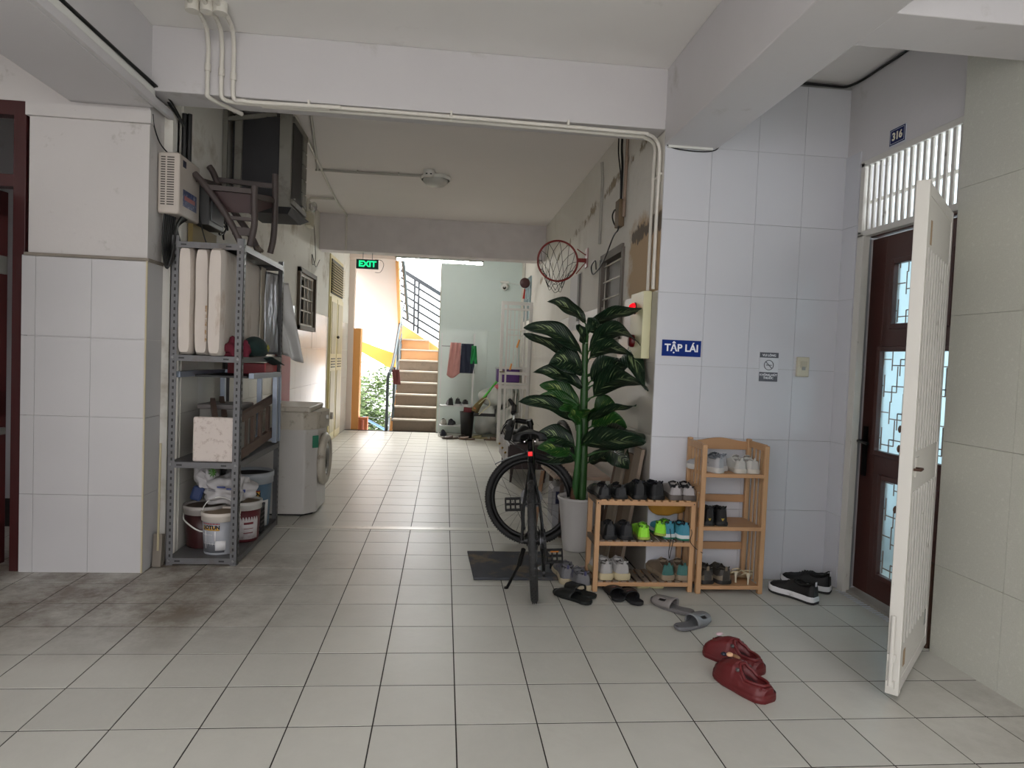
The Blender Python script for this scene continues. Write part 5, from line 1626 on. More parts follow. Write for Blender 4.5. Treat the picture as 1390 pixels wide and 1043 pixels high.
def pedal(c):
    c = Vector(c)
    q = MB()
    q.cyl(c + Vector((-.05, 0, 0)), c + Vector((.05, 0, 0)), .008)
    for y, z in ((.0, .036), (.0, -.036)):
        q.obox(c + Vector((0, y, z)), (.10, .024, .014), (0, 0, 0))
    for x in (-.046, -.015, .015, .046):
        q.obox(c + Vector((x, 0, 0)), (.010, .022, .075))
    return q.build('pedal', M_bkr, bk, bevel=.003)


pedal(BB + Vector((-.125, 0, 0)) - ca)
o = pedal(BB + Vector((.125, 0, 0)) + ca)
MB().obox(BB + Vector((.125, -.013, .03)) + ca, (.05, .004, .008)).build('pedal_reflector', mat('amber_reflector', (.75, .45, .1), .3), bk)
MB().tube([(-.055, .06, .27), (-.085, .10, .17)], .014, 8).tube([(-.085, .10, .17), (-.165, .165, .012)], .009, 8).cyl((-.165, .165, .016), (-.172, .168, .001), .014).build('kickstand', M_bk, bk)

b2_ = thing('bicycle', 'lone upright wheel behind the plant, standing in for a second bicycle', 'bicycle', (1.10, 4.05, .0))
make_wheel(b2_, 'w', (0, 0, .42), (1, .12, .06), .34, disc=False)  # only this wheel is built, without the rest of a bicycle
MB().box(-.05, .06, -.10, .10, 0, .085).build('wheel_chock', M_cable, b2_, bevel=.004)

# ---- helmet on the cabinet
t = thing('black_bag', 'crumpled black bag lying on the dark low cabinet', 'bag', (.80, 4.95, .416))
blob((.82, 4.98, .50), .10, (1.15, 1.2, .85), 17, .25, 5, 18, 24, flat=-.08).build('bag', M_bkr, t, world=True)
# ================================================================ far end, right: grille gate, rack, sacks
M_gg = mat('white_grille_paint', (.80, .79, .775), .4, var=.04)
gg = thing('grille_gate', 'tall white grille gate standing open across the right of the corridor', 'gate', (1.18, 7.72, .06))
gx = -.42
for x, w in ((gx, .045), (0, .045), (gx + .075, .025), (-.075, .025)):
    MB().box(x - w / 2, x + w / 2, -.02, .02, 0, 2.13).build('stile', M_gg, gg)
for z, h in ((0, .05), (.06, .025), (2.08, .05), (2.0, .03), (1.03, .045), (1.12, .03), (.88, .03), (.82, .05)):
    MB().box(gx, 0, -.016, .016, z, z + h).build('rail', M_gg, gg)
for k in range(4):
    x = gx + .12 + k * .062
    MB().box(x - .006, x + .006, -.008, .008, 1.12, 2.0).build('bar', M_gg, gg)
    MB().box(x - .006, x + .006, -.008, .008, .06, .84).build('bar', M_gg, gg)
MB().box(gx + .08, -.08, -.006, .006, 1.62, 1.635).box(gx + .08, -.08, -.006, .006, 1.70, 1.715).build('thin_rail', M_gg, gg)
MB().cyl((gx - .02, -.03, 1.07), (gx + .06, -.03, 1.07), .010).cyl((gx + .03, -.045, 1.09), (gx + .03, -.02, 1.09), .012).build('latch', mat('bronze_latch', (.50, .45, .38), .4, .5), gg)
w4 = struct(MB().box(1.195, 1.2065, 7.95, 8.75, 1.95, 2.62), 'window_3', mat('pale_window_glass', (.66, .74, .76), .25))
q = MB()
for z in (1.95, 2.12, 2.28, 2.45, 2.6):
    MB().box(1.185, 1.196, 7.95, 8.75, z, z + .02).build('window_bar', M_rail2, w4)
for y in (7.95, 8.2, 8.45, 8.72):
    MB().box(1.185, 1.196, y, y + .02, 1.95, 2.62).build('window_bar', M_rail2, w4)
t = thing('lucky_charm', 'round dark charm with a red tassel hanging by the far right window', 'charm', (1.10, 7.95, 2.50))
MB().lathe([(.001, .0), (.075, .0), (.08, .015), (.07, .03), (.001, .03)], (0, 0, 0), 24, (0, -1, 0)).build('disc', mat('dark_maroon_charm', (.25, .13, .13), .5), t)
MB().tube([(0, 0, .07), (0, 0, .5)], .004, 5).build('string', mat('grey_string', (.55, .5, .5), .8), t)
MB().cyl((0, -.01, -.09), (-.01, -.01, -.24), .010, .018, 8).build('tassel', mat('red_tassel', (.62, .14, .10), .8), t)
t = thing('security_camera', 'white dome security camera on the pale green back wall', 'camera', (.905, 9.345, 2.58))
MB().box(-.075, .075, -.05, .0, .05, .09).build('mount', M_whpl, t, bevel=.01)
MB().ball((0, -.05, -.01), .065, 12, 20).build('camera_head', M_whpl, t)
MB().lathe([(.001, .062), (.026, .060), (.03, .05)], (-.0, -.05, -.02), 20, (-.15, -1, -.2)).build('lens', mat('black_lens', (.03, .03, .04), .1), t)
MB().tube([(.07, -.01, .06), (.3, -.01, .04)], .004, 5).build('cable', M_whpl, t)

# white clothes and shoe stand
sd = thing('shoe_stand', 'slim white metal stand with hanging clothes and shoes at the back wall', 'stand', (.13, 8.95, 0))
M_st = mat('white_powder_coat', (.82, .83, .83), .4)
for x, y, h in ((-.27, -.12, .62), (.27, -.12, 1.72), (-.27, .14, 1.72), (.27, .14, 1.72)):
    MB().box(x - .010, x + .010, y - .010, y + .010, 0, h).build('upright', M_st, sd)
for z in (.17, .50):
    MB().box(-.27, .27, -.13, .15, z, z + .014).build('shelf', M_st, sd)
MB().cyl((-.27, .0, 1.50), (.27, .0, 1.50), .007).build('hanging_rail', mat('grey_rail_metal', (.55, .56, .57), .4, .5), sd)
for i, (nm, lab, x, w, z0, z1, col, sd_) in enumerate((('pink_cloth', 'pink mottled cloth hanging on the white stand', .01, .17, 1.02, 1.56, (.72, .52, .50), 1),
                                                      ('dark_shirt', 'dark navy shirt hanging on the white stand', .19, .20, 1.06, 1.55, (.13, .15, .22), 2),
                                                      ('green_bag', 'green bag hanging behind the navy shirt on the white stand', .36, .07, 1.22, 1.52, (.12, .50, .27), 3))):
    t = thing(nm, lab, 'bag' if i == 2 else 'cloth', (x, 8.85, z1))
    ed = (lambda u, v, i=i: ((-.05 * (1 - v) * (1 - u) if i == 0 else .03 * (1 - v) * (1 if u > .5 else -.6)), 0, (-.05 * sin(4 * u) * (1 - v) if i == 0 else 0)))
    drape((x, 8.85 - .02 * i, z0), (w, 0, 0), (0, 0, z1 - z0), 12, 16, .020, sd_, 9, edge=ed).build('cloth', mat(nm, col, .9, var=.18, vscale=9), t, world=True, solid=.006)
t = thing('black_bin', 'tall black waste bin beside the white shoe stand', 'bin', (.32, 8.72, 0))
MB().lathe([(.001, 0), (.09, 0), (.12, .42), (.125, .43), (.115, .42), (.10, .2)], n=28).build('bin', mat('black_bin', (.09, .09, .10), .4), t)
t = thing('red_packet', 'dark red packet standing in the black bin', 'packet', (.32, 8.72, .36))
MB().obox((0, 0, .07), (.13, .06, .14), (0, .1, 0)).build('packet', mat('dark_red_packet', (.40, .08, .12), .5), t, bevel=.01)
bs = thing('broom', 'straw broom with a bright green handle leaning from the bin to the gate', 'broom', (.42, 8.75, .35))
MB().tube([(.56, 8.86, .62), (.86, 8.98, 1.00)], .020, 8).build('handle', mat('lime_handle', (.28, .68, .22), .4), bs, world=True)
MB().tube([(.43, 8.80, .42), (.50, 8.83, .53), (.64, 8.90, .70)], [.075, .055, .02], 10).build('bristles', mat('straw_brown', (.42, .36, .22), .9, var=.3, vscale=30, stretch=(1, 1, 6)), bs, world=True)
MB().ball((.45, 8.78, .47), .035).build('orange_cap', mat('orange_plastic', (.85, .38, .20), .4), bs, world=True)
t = thing('feather_duster', 'orange and white stick duster hung inside the grille gate', 'duster', (.95, 7.62, 1.3))
MB().tube([(.905, 7.66, 1.20), (.97, 7.66, 1.42), (1.01, 7.66, 1.58)], .006, 6).build('stick', M_whpl, t, world=True)
MB().tube([(.895, 7.66, 1.16), (.915, 7.66, 1.26)], [.014, .012], 8).build('grip', mat('orange_handle', (.86, .58, .30), .4), t, world=True)
MB().tube([(.985, 7.66, 1.50), (1.02, 7.66, 1.62)], [.016, .012], 8).build('grip', mat('orange_handle', (.86, .58, .30), .4), t, world=True)
t = thing('purple_bin', 'purple plastic box on top of the white sacks behind the grille gate', 'box', (1.0, 9.0, .93))
MB().box(-.20, .18, -.14, .14, 0, .22).build('box_body', mat('purple_plastic', (.30, .15, .42), .4), t, bevel=.015)
MB().box(-.21, .19, -.15, .15, .22, .245).build('lid', mat('pale_lid', (.70, .72, .72), .4), t, bevel=.008)
M_ws = mat('white_poly_sack', (.72, .73, .71), .6, var=.07, vscale=7, bump=.9, bscale=12)
for i, (x, y, z, sc, sd_, lab) in enumerate(((.68, 9.02, .27, (.75, .7, 1.0), 31, 'left lower white sack leaning on the back wall'), (1.00, 8.95, .27, (.72, .75, 1.0), 32, 'right lower white sack half behind the grille gate'),
                                             (.86, 9.0, .68, (1.05, .75, .78), 33, 'upper white sack lying across the two lower sacks'))):
    t = thing('white_sack', lab, 'sack', (x, y, z), group='white sacks at the back wall')
    blob((0, 0, 0), .27, sc, sd_, .24, 5, 30, 40).build('sack_body', M_ws, t)
t = thing('pink_packet', 'pink and red packet lying on the upper white sack', 'packet', (.84, 8.80, .86))
blob((0, 0, 0), .06, (1.3, .6, .6), 2, .2, 4, 10, 14).build('packet', mat('pink_packet', (.75, .36, .42), .5, var=.3, vscale=20), t)
t = thing('hanging_shelf', 'small black wire shelf tray against the white sacks', 'tray', (.60, 8.66, .37))
MB().box(-.18, .18, -.06, .06, 0, .012).box(-.18, .18, -.06, -.05, 0, .05).box(.17, .18, -.06, .06, 0, .12).build('tray', mat('black_wire', (.08, .08, .09), .4), t)
MB().tube(smoothpath([(-.1, -.05, .02), (-.02, -.09, .10), (.08, -.06, .2), (.02, -.05, .30), (-.1, -.03, .2)], 5), .008, 6).build('hose', mat('cream_hose', (.78, .76, .62), .5), t)
t = thing('sleeve_cloth', 'dark red rag tied round the handrail at the foot of the stairs', 'rag', (-.88, 9.62, .9))
drape((-.965, 9.58, .80), (.13, .0, 0), (-.03, 0, .26), 8, 10, .03, 9, 8).build('rag', mat('dusky_red_rag', (.45, .25, .25), .9, var=.2), t, world=True, solid=.006)

# ================================================================ left front: red door
M_rd = mat('dark_red_wood', (.23, .065, .065), .4, var=.2, vscale=3, stretch=(6, 6, .6))
d3 = struct(MB().box(-2.545, -2.478, 1.70, 1.78, 0, 2.68).box(-3.35, -3.28, 1.70, 1.78, 0, 2.68).box(-3.28, -2.54, 1.70, 1.78, 2.60, 2.68).box(-3.28, -2.54, 1.70, 1.78, 2.20, 2.27), 'door_3', M_rd, bevel=.003)
for k in range(4):
    x = -2.70 - k * .14
    MB().box(x - .02, x + .02, 1.72, 1.75, 2.27, 2.60).build('transom_bar', M_rd, d3)
for z in (2.38, 2.48):
    MB().box(-3.28, -2.70, 1.72, 1.75, z, z + .03).build('transom_rail', M_rd, d3)
lf = MB().box(-.045, 0, -.86, 0, .06, .30).box(-.045, 0, -.86, 0, .90, 1.05).box(-.045, 0, -.86, 0, 2.02, 2.16).box(-.045, 0, -.86, -.76, .06, 2.16).box(-.045, 0, -.10, 0, .06, 2.16).box(-.030, -.014, -.78, -.08, .2, 2.1).build('door_leaf', M_rd, d3, bevel=.004)
lf.location, lf.rotation_euler = (-2.555, 1.68, 0), (0, 0, R(-6))
for y in (-.62, -.48, -.34, -.20):
    MB().box(-.008, .002, y, y + .07, 1.07, 2.0).build('door_slat', M_rd, lf, bevel=.002)
for z in (.34, .44, .54, .64, .74):
    MB().box(-.008, .002, -.75, -.11, z, z + .055).build('door_slat', M_rd, lf, bevel=.002)
MB().box(0, .012, -.10, -.02, 1.70, 1.80).build('hinge', mat('steel_hinge', (.5, .5, .48), .4, .6), lf)
MB().box(0, .012, -.10, -.02, .80, .84).build('hinge', mat('steel_hinge', (.5, .5, .48), .4, .6), lf)
MB().box(0, .004, -.62, -.40, 1.24, 1.32).build('blue_sticker', mat('pale_blue_sticker', (.62, .76, .84), .4), lf)
# ================================================================ shoe racks
M_pine = mat('pale_pine', (.70, .55, .40), .5, var=.13, vscale=4, stretch=(5, 5, .6))
M_pineh = mat('pale_pine_length', (.70, .54, .39), .5, var=.13, vscale=4, stretch=(.7, 5, 5))
M_slat = mat('grey_worn_slat', (.44, .385, .33), .6, var=.15, vscale=4, stretch=(5, .7, 5))
ra = thing('shoe_rack', 'low slatted pine shoe rack with three shelves', 'shoe rack', (.82, 1.405, 0))
W_, D_ = .60, .235
for x, y in ((.0, 0), (W_ - .028, 0), (0, D_ - .028), (W_ - .028, D_ - .028)):
    MB().box(x, x + .028, y, y + .028, 0, .54).build('leg', M_pine, ra, bevel=.002)
SZA = (.545, .305, .065)
for z in SZA:
    MB().box(.0 + .028 * (z < .5), W_ - .028 * (z < .5), .0 - .001, .022, z - .032, z - .008).build('front_rail', M_pineh, ra, bevel=.002)
    MB().box(.028, W_ - .028, D_ - .022, D_, z - .032, z - .008).build('back_rail', M_pineh, ra)
    for x in (0, W_ - .022):
        MB().box(x, x + .022, .028, D_ - .028, z - .032, z - .004).build('side_rail', M_slat, ra)
    n = 12
    for k in range(n):
        x = .022 + (W_ - .044) * (k + .5) / n
        MB().box(x - .015, x + .015, .002, D_ - .002, z - .008, z).build('slat', M_slat if z < .5 else M_pine, ra)
for x in (.012, W_ - .012):
    q = MB().cyl((x, -.0015, .525), (x, .001, .525), .004, n=8).build('screw_hole', M_cable, ra)
rb = thing('shoe_rack', 'taller solid pine shoe shelf with a curved back rail', 'shoe rack', (1.432, 1.375, 0))
W2, D2 = .41, .262
for x, y, h in ((0, 0, .885), (W2 - .03, 0, .885), (0, D2 - .028, .90), (W2 - .03, D2 - .028, .90)):
    MB().box(x, x + .03, y, y + .028, 0, h).build('post', M_pine, rb, bevel=.005)
for x in (0, W2 - .022):
    for z, h in ((.85, .04), (.60, .035)) if x == 0 else ((.85, .04),):
        MB().box(x + .002, x + .020, .028, D2 - .028, z, z + h).build('side_rail', M_pine, rb, bevel=.002)
    for y in (.08, .13, .18):
        MB().box(x + .005, x + .017, y - .007, y + .007, .05, .86).build('side_bar', M_pine, rb)
for z in (.715, .40, .05):
    MB().box(.022, W2 - .022, .0, D2, z - .022, z).build('shelf_board', M_pineh, rb, bevel=.002)
for z in (.50, .20):
    MB().box(.028, W2 - .028, D2 - .014, D2, z, z + .045).build('back_rail', M_pineh, rb)
pts = [(.028, .83), (W2 - .028, .83), (W2 - .028, .88)] + [(W2 - .028 - (W2 - .056) * k / 12, .88 + .022 * sin(pi * k / 12) ** 2) for k in range(1, 12)] + [(.028, .88)]
MB().prism(pts, .014, Matrix(((1, 0, 0, 0), (0, 0, 1, D2 - .014), (0, 1, 0, 0), (0, 0, 0, 1)))).build('crest_rail', M_pineh, rb)


# ================================================================ shoes
def lerp_tab(tab, u):
    for (a, x), (b_, y) in zip(tab, tab[1:]):
        if u <= b_:
            t_ = (u - a) / (b_ - a) if b_ > a else 0
            t_ = t_ * t_ * (3 - 2 * t_)
            return x + (y - x) * t_
    return tab[-1][1]


WTAB = [(0, .50), (.03, .74), (.10, .88), (.28, .86), (.45, .84), (.70, 1.0), (.84, .90), (.93, .66), (.98, .36), (1, .12)]


def half_w(u, W):
    return lerp_tab(WTAB, u) * W / 2


def outline(u, W, side, foot):
    """foot = +1 right, -1 left: toe shifts inwards"""
    c = -foot * (.010 * sin(pi * min(1, u * 1.1)) - .012 * u * u)
    return c


def shoe(name, label, loc, rz, foot=1, L=.285, W=.10, H=.085, low=.062, sole=.026, cu=(.5, .5, .5), cs=(.8, .8, .8), ci=(.08, .08, .08), ca=None,
         acc='heel', laces=None, open_to=.44, tongue=True, group=None, rx=0, ry=0, flare=.004, heel=0.0, closed=False, toe_h=.036, rough=.6, cat='shoe', sole2=None, cb=None):
    t = thing(name, label, cat, loc, group=group, rot=(rx, ry, rz))
    mu = mat('upper_%s' % str(cu), cu, rough, var=.1, vscale=20, bump=.15, bscale=90)
    ms = mat('sole_%s' % str(cs), cs, .6, var=.06, dirt=tuple(v * .7 for v in cs), dirt_amt=.1, dscale=20)
    mi = mat('lining_%s' % str(ci), ci, .9)
    ma = mat('accent_%s' % str(ca or cu), ca or cu, .5, var=.05)
    nu, nv = 26, 22
    HT_ = [(0, H * .96), (.05, H), (.16, H * .80), (.30, low), (.42, low + .012), (.50, low + .010), (.62, low * .86), (.78, toe_h * 1.18), (.92, toe_h * .86), (1, toe_h * .35)]

    def up(u, v):
        w = half_w(u, W * .96)
        h = lerp_tab(HT_, u)
        t_ = 2 * v - 1
        c = outline(u, W, t_, foot)
        op = 1.0 if closed is False and .012 < u < open_to else 0.0
        if op and u > open_to - .05:
            op = (open_to - u) / .05
        at = abs(t_)
        sg = 1 if t_ > 0 else -1
        if at > .5:                       # side wall
            k = (1 - at) / .5             # 0 at sole .. 1 at rim
            x = w * (1 - .30 * k ** 1.6) if op else w * (1 - .42 * k ** 1.8)
            z = h * (k if op else sin(k * pi / 2) * .86)
            return Vector((c + sg * x, u * L + (.006 * k if u < .05 else 0), sole * .8 + z))
        k = at / .5                       # 1 at rim .. 0 centre
        xr = w * .70 * op + w * .58 * (1 - op)
        zc = h * (.86 + .14 * (1 - k ** 2))
        zo = h - (h - .014) * (1 - k ** 4)
        return Vector((c + sg * xr * k, u * L + (.006 if u < .05 else 0), sole * .8 + zo * op + zc * (1 - op)))

    def mf(i, j):
        u, v = (i + .5) / nu, abs(2 * (j + .5) / nv - 1)
        if u < open_to - .03 and v < .47:
            return 1
        if acc == 'heel' and i < 2:
            return 2
        if acc == 'stripe' and .30 < u < .62 and .58 < v < .86 and (u * 14 + v * 5) % 2 < 1:
            return 2
        if acc == 'toe' and u > .86:
            return 2
        if acc == 'low' and v > .84:
            return 2
        if acc == 'collar' and u < .42 and v < .60:
            return 2
        return 0
    q = MB().grid(up, nu, nv, True, mfn=mf)
    q.cm = 2 if acc == 'heel' else 0
    back = [up(0, k / nv) for k in range(nv + 1)]
    q.add(back, [tuple(range(nv + 1))], False)
    q.build('upper', [mu, mi, ma], t)
    # sole
    s_ = MB()
    NS = 30

    def ring(z, f):
        r_ = []
        for k in range(NS + 1):
            u = k / NS
            r_.append((outline(u, W, 1, foot) + half_w(u, W) + f, u * (L + .006) - .003, z + .012 * max(0, (u - .8) / .2) ** 2 + heel * max(0, 1 - u / .45)))
        for k in range(NS, -1, -1):
            u = k / NS
            r_.append((outline(u, W, 1, foot) - half_w(u, W) - f, u * (L + .006) - .003, z + .012 * max(0, (u - .8) / .2) ** 2 + heel * max(0, 1 - u / .45)))
        return r_
    rings = [ring(0, flare * .3), ring(sole * .35, flare), ring(sole * .8, flare * .8), ring(sole, 0)]
    M_ = 2 * (NS + 1)
    vs = [p for r_ in rings for p in r_]
    s_.add(vs, [(a * M_ + k, a * M_ + (k + 1) % M_, (a + 1) * M_ + (k + 1) % M_, (a + 1) * M_ + k) for a in range(3) for k in range(M_)], True)
    s_.m = [1 if i < M_ and sole2 else 0 for i in range(len(s_.m))]
    s_.cm = 1 if sole2 else 0
    s_.add(rings[0], [tuple(range(M_))[::-1]], False)
    s_.cm = 0
    s_.add(rings[3], [tuple(range(M_))], False)
    s_.build('sole', [ms, mat('outsole_%s' % str(sole2), sole2, .7)] if sole2 else ms, t)
    if laces:
        lm = mat('lace_%s' % str(laces), laces, .8)
        q = MB()
        for k in range(4):
            u = open_to + .01 + k * .052
            a, b_ = up(u, .38), up(u + .02, .62)
            m_ = up(u + .01, .5) + Vector((0, 0, .004))
            q.tube([a, m_, b_], .0026, 5)
            a, b_ = up(u, .62), up(u + .02, .38)
            q.tube([a, m_, b_], .0026, 5)
        for sg in ():
            p = up(open_to, .5)
            q.tube(smoothpath([p, p + Vector((sg * .014, .012, .008)), p + Vector((sg * .028, .02, -.004)), p + Vector((sg * .014, .024, .0)), p], 4), .0022, 5)
        tag(q.build('laces', lm, t), kind='stuff')
    if tongue:
        p = up(open_to - .01, .5)
        q = MB().grid(lambda u, v: p + Vector(((v - .5) * W * .42,   .02 - .030 * u, .0 + .018 * u - .012 * abs(v - .5))), 6, 6)
        q.build('tongue', mi if not cb else mat('tongue_%s' % str(cb), cb, .8), t, solid=.004)
    if cb:
        # padded collar roll
        rim = [up(u / 40, .25) for u in range(1, int(open_to * 40))]
        rim2 = [up(u / 40, .75) for u in range(1, int(open_to * 40))][::-1]
        MB().tube(rim2 + [up(0.01, .6), up(.01, .4)] + rim, .0045, 6).build('collar', mat('tongue_%s' % str(cb), cb, .8), t)
    # heel pull tab
    a = up(0, .5)
    MB().obox(a + Vector((0, -.002, -.004)), (.014, .005, .026)).build('heel_tab', ma, t, bevel=.0015)
    return t


def pair(name, desc, x1, x2, y, z, rz=0.0, dz=(0, 0), dy=(0, 0), rot2=None, group=None, **k):
    """left shoe stands left in the picture when the toe points away"""
    a = shoe(name, desc[0], (x1, y + dy[0], z + dz[0]), rz, -1, group=group, **k)
    b_ = shoe(name, desc[1], (x2, y + dy[1], z + dz[1]), rz if rot2 is None else rot2, 1, group=group, **k)
    return a, b_


ZA = [z + .001 for z in SZA]
YS = 1.418
pair('dress_shoe', ('left black leather shoe at the left end of the top slatted shelf', 'right black leather shoe, second from the left on the top slatted shelf'), .872, .975, YS, ZA[0], .06,
     L=.20 + .05, W=.092, H=.062, low=.048, sole=.020, cu=(.06, .065, .08), cs=(.07, .07, .07), ci=(.12, .10, .09), rough=.3, tongue=True, toe_h=.034, group='shoes on the top slatted shelf')
pair('black_trainer', ('left all-black trainer in the middle of the top slatted shelf', 'right all-black trainer in the middle of the top slatted shelf, leaning'), 1.082, 1.196, YS, ZA[0], .02, rot2=.10,
     L=.25, W=.10, H=.088, low=.066, sole=.024, cu=(.03, .035, .05), cs=(.03, .03, .035), ci=(.07, .08, .14), laces=(.07, .08, .10), cb=(.06, .07, .11), group='shoes on the top slatted shelf')
pair('grey_sneaker', ('left grey-heeled sneaker at the right end of the top slatted shelf', 'right grey-heeled sneaker at the right end of the top slatted shelf'), 1.302, 1.398 - .012, YS, ZA[0], -.02,
     L=.25, W=.095, H=.056, low=.056, sole=.030, cu=(.60, .58, .56), cs=(.33, .30, .28), ci=(.10, .10, .11), ca=(.62, .60, .60), laces=(.74, .72, .66), cb=(.09, .09, .10), group='shoes on the top slatted shelf')
pair('black_shoe', ('left black shoe at the left end of the middle slatted shelf', 'right black shoe, second from the left on the middle slatted shelf'), .915, 1.02, YS, ZA[1], .0,
     L=.25, W=.095, H=.085, low=.062, sole=.022, cu=(.035, .045, .065), cs=(.035, .04, .045), ci=(.06, .06, .07), group='shoes on the middle slatted shelf')
pair('neon_boot', ('left neon green football shoe standing heel towards the room', 'right neon green football shoe twisted and tilted on its side'), 1.118, 1.215, YS, ZA[1] + .002, -.05, rot2=-.75, dz=(0, .018), dy=(0, .03),
     L=.235, W=.086, H=.070, low=.055, sole=.014, cu=(.58, .88, .22), cs=(.60, .66, .30), ci=(.10, .14, .10), ca=(.52, .80, .20), acc='stripe', cb=(.34, .55, .16), flare=.001, group='shoes on the middle slatted shelf')
pair('teal_runner', ('left turquoise and white running shoe with a green sole', 'right turquoise and white running shoe, its lace hanging off the shelf'), 1.285, 1.372, YS, ZA[1], .10, rot2=.0, dy=(.03, 0),
     L=.24, W=.088, H=.078, low=.058, sole=.030, cu=(.30, .62, .70), cs=(.82, .84, .84), ci=(.08, .09, .10), ca=(.24, .52, .60), laces=(.08, .08, .08), sole2=(.12, .45, .36), cb=(.10, .14, .17), group='shoes on the middle slatted shelf')
t = thing('hanging_lace', 'long black shoelace hanging down from the turquoise running shoe', 'shoelace', (1.28, 1.40, .3))
MB().tube(smoothpath([(1.285, 1.46, .37), (1.27, 1.39, .33), (1.262, 1.392, .25), (1.268, 1.392, .205), (1.275, 1.392, .25), (1.29, 1.39, .33)], 5), .0022, 5).build('lace', M_cable, t, world=True)
MB().tube(smoothpath([(1.385, 1.42, .40), (1.40, 1.40, .36), (1.39, 1.395, .31), (1.42, 1.392, .27), (1.46, 1.37, .245)], 5), .0022, 5).build('lace', M_cable, t, world=True)
pair('strap_sneaker', ('left white strap sneaker with a dirty cream sole on the lowest slatted shelf', 'right white strap sneaker with a dirty cream sole on the lowest slatted shelf'), .905, 1.01, YS, ZA[2], .10, rot2=.14,
     L=.25, W=.098, H=.075, low=.066, sole=.038, cu=(.70, .69, .68), cs=(.70, .65, .52), ci=(.30, .29, .28), ca=(.62, .61, .60), laces=(.66, .66, .66), flare=.006, cb=(.58, .57, .56), group='shoes on the lowest slatted shelf')
pair('tan_sneaker', ('left tan sneaker with a teal heel patch on the lowest slatted shelf', 'right tan sneaker with a teal heel patch on the lowest slatted shelf'), 1.28, 1.375, YS, ZA[2], .12, rot2=.0,
     L=.25, W=.096, H=.075, low=.064, sole=.030, cu=(.47, .41, .34), cs=(.52, .46, .38), ci=(.28, .23, .18), ca=(.22, .40, .38), laces=(.60, .54, .46), acc='heel', group='shoes on the lowest slatted shelf')
pair('cream_soled_shoe', ('left pale yellow soled shoe pushed under the slatted rack', 'right pale yellow soled shoe pushed under the slatted rack'), 1.14, 1.235, 1.47, 0, .0,
     L=.17, W=.09, H=.05, low=.04, sole=.018, cu=(.22, .20, .19), cs=(.78, .76, .58), toe_h=.025, tongue=False, group='shoes under the slatted rack')
# tall rack
YT = 1.40
ZB = (.716, .401, .051)
pair('silver_runner', ('left silver-grey running shoe at the left of the top board, turned sideways', 'right silver-grey running shoe behind the first on the top board'), 1.56, 1.60, YT, ZB[0], .55, rot2=.15, dy=(.0, .07),
     L=.235, W=.092, H=.078, low=.062, sole=.030, cu=(.62, .62, .63), cs=(.74, .73, .71), ci=(.24, .25, .27), ca=(.50, .51, .53), acc='stripe', laces=(.66, .66, .66), cb=(.40, .42, .45), group='shoes on the top board')
pair('white_sneaker', ('left plain white sneaker on the top board', 'right plain white sneaker at the right end of the top board'), 1.685, 1.765, YT, ZB[0], .05, rot2=-.02,
     L=.235, W=.088, H=.066, low=.060, sole=.026, cu=(.76, .755, .73), cs=(.74, .72, .68), ci=(.60, .59, .57), ca=(.68, .67, .65), laces=(.80, .79, .76), group='shoes on the top board')
pair('black_gold_trainer', ('left black trainer with a gold heel band on the middle board', 'right black trainer with a gold heel band on the middle board'), 1.505, 1.585, YT, ZB[1], .0, rot2=-.06,
     L=.235, W=.084, H=.095, low=.070, sole=.024, cu=(.03, .03, .035), cs=(.06, .06, .06), ci=(.05, .05, .05), cb=(.06, .06, .06), group='shoes on the middle board')
for k, x in enumerate((1.505, 1.585)):
    pr__ = [o for o in COL.objects if o.name.startswith('black_gold_trainer')][k]
    MB().lathe([(.033, 0), (.0335, .014)], (0, .033, .030), 16, (0, 0, 1)).build('gold_band', mat('gold_band', (.66, .56, .20), .4), pr__)
pair('olive_sneaker', ('left dark olive sneaker with a beige heel on the bottom board', 'right dark olive sneaker with a beige heel on the bottom board'), 1.512, 1.625, YT, ZB[2], .06, rot2=.14,
     L=.24, W=.10, H=.082, low=.068, sole=.022, cu=(.20, .185, .165), cs=(.13, .12, .11), ci=(.14, .13, .12), ca=(.46, .41, .34), acc='low', laces=(.30, .27, .23), cb=(.22, .20, .17), group='shoes on the bottom board')


def heeled(label, x, y, z, rz, s):
    t = thing('heeled_sandal', label, 'sandal', (x, y, z), rz, group='heeled sandals on the bottom board')
    m1 = mat('pale_gold_leather', (.70, .64, .52), .35, var=.08)
    MB().grid(lambda u, v: Vector(((v - .5) * (.045 + .03 * sin(pi * u)), u * .20, .062 * max(0, 1 - u * 1.7) ** 1.3 + .008)), 12, 5).build('footbed', m1, t, solid=.008)
    MB().tube([(0, .01, .066), (0, .006, .04), (0, .002, 0)], [.016, .006, .005], 10).build('stiletto_heel', mat('cream_heel', (.80, .77, .68), .3), t)
    MB().tube([(-.03, .14, .012), (-.028, .135, .035), (0, .13, .045), (.028, .135, .035), (.03, .14, .012)], .006, 6).build('toe_strap', m1, t)
    MB().tube([(-.02, .03, .06), (-.024, .0, .085), (0, -.012, .09), (.024, .0, .085), (.02, .03, .06)], .004, 6).build('heel_strap', m1, t)


heeled('left pale gold heeled sandal on the bottom board', 1.70, 1.43, ZB[2], .2, 1)
heeled('right pale gold heeled sandal nearest the front of the bottom board', 1.76, 1.395, ZB[2], -.1, 1)

# floor by the rack
pair('grey_mesh_runner', ('left grey mesh running shoe with a cream sole on the floor by the plant pot', 'right grey mesh running shoe with purple marks nearest the slatted rack leg'), .695, .775, 1.53, 0, .0, rot2=.12, dy=(0, -.12),
     L=.285, W=.108, H=.085, low=.066, sole=.034, cu=(.42, .42, .43), cs=(.72, .67, .56), ci=(.20, .20, .21), ca=(.22, .22, .34), acc='stripe', laces=(.50, .50, .52), flare=.006, cb=(.40, .40, .42), group='running shoes on the floor by the pot')


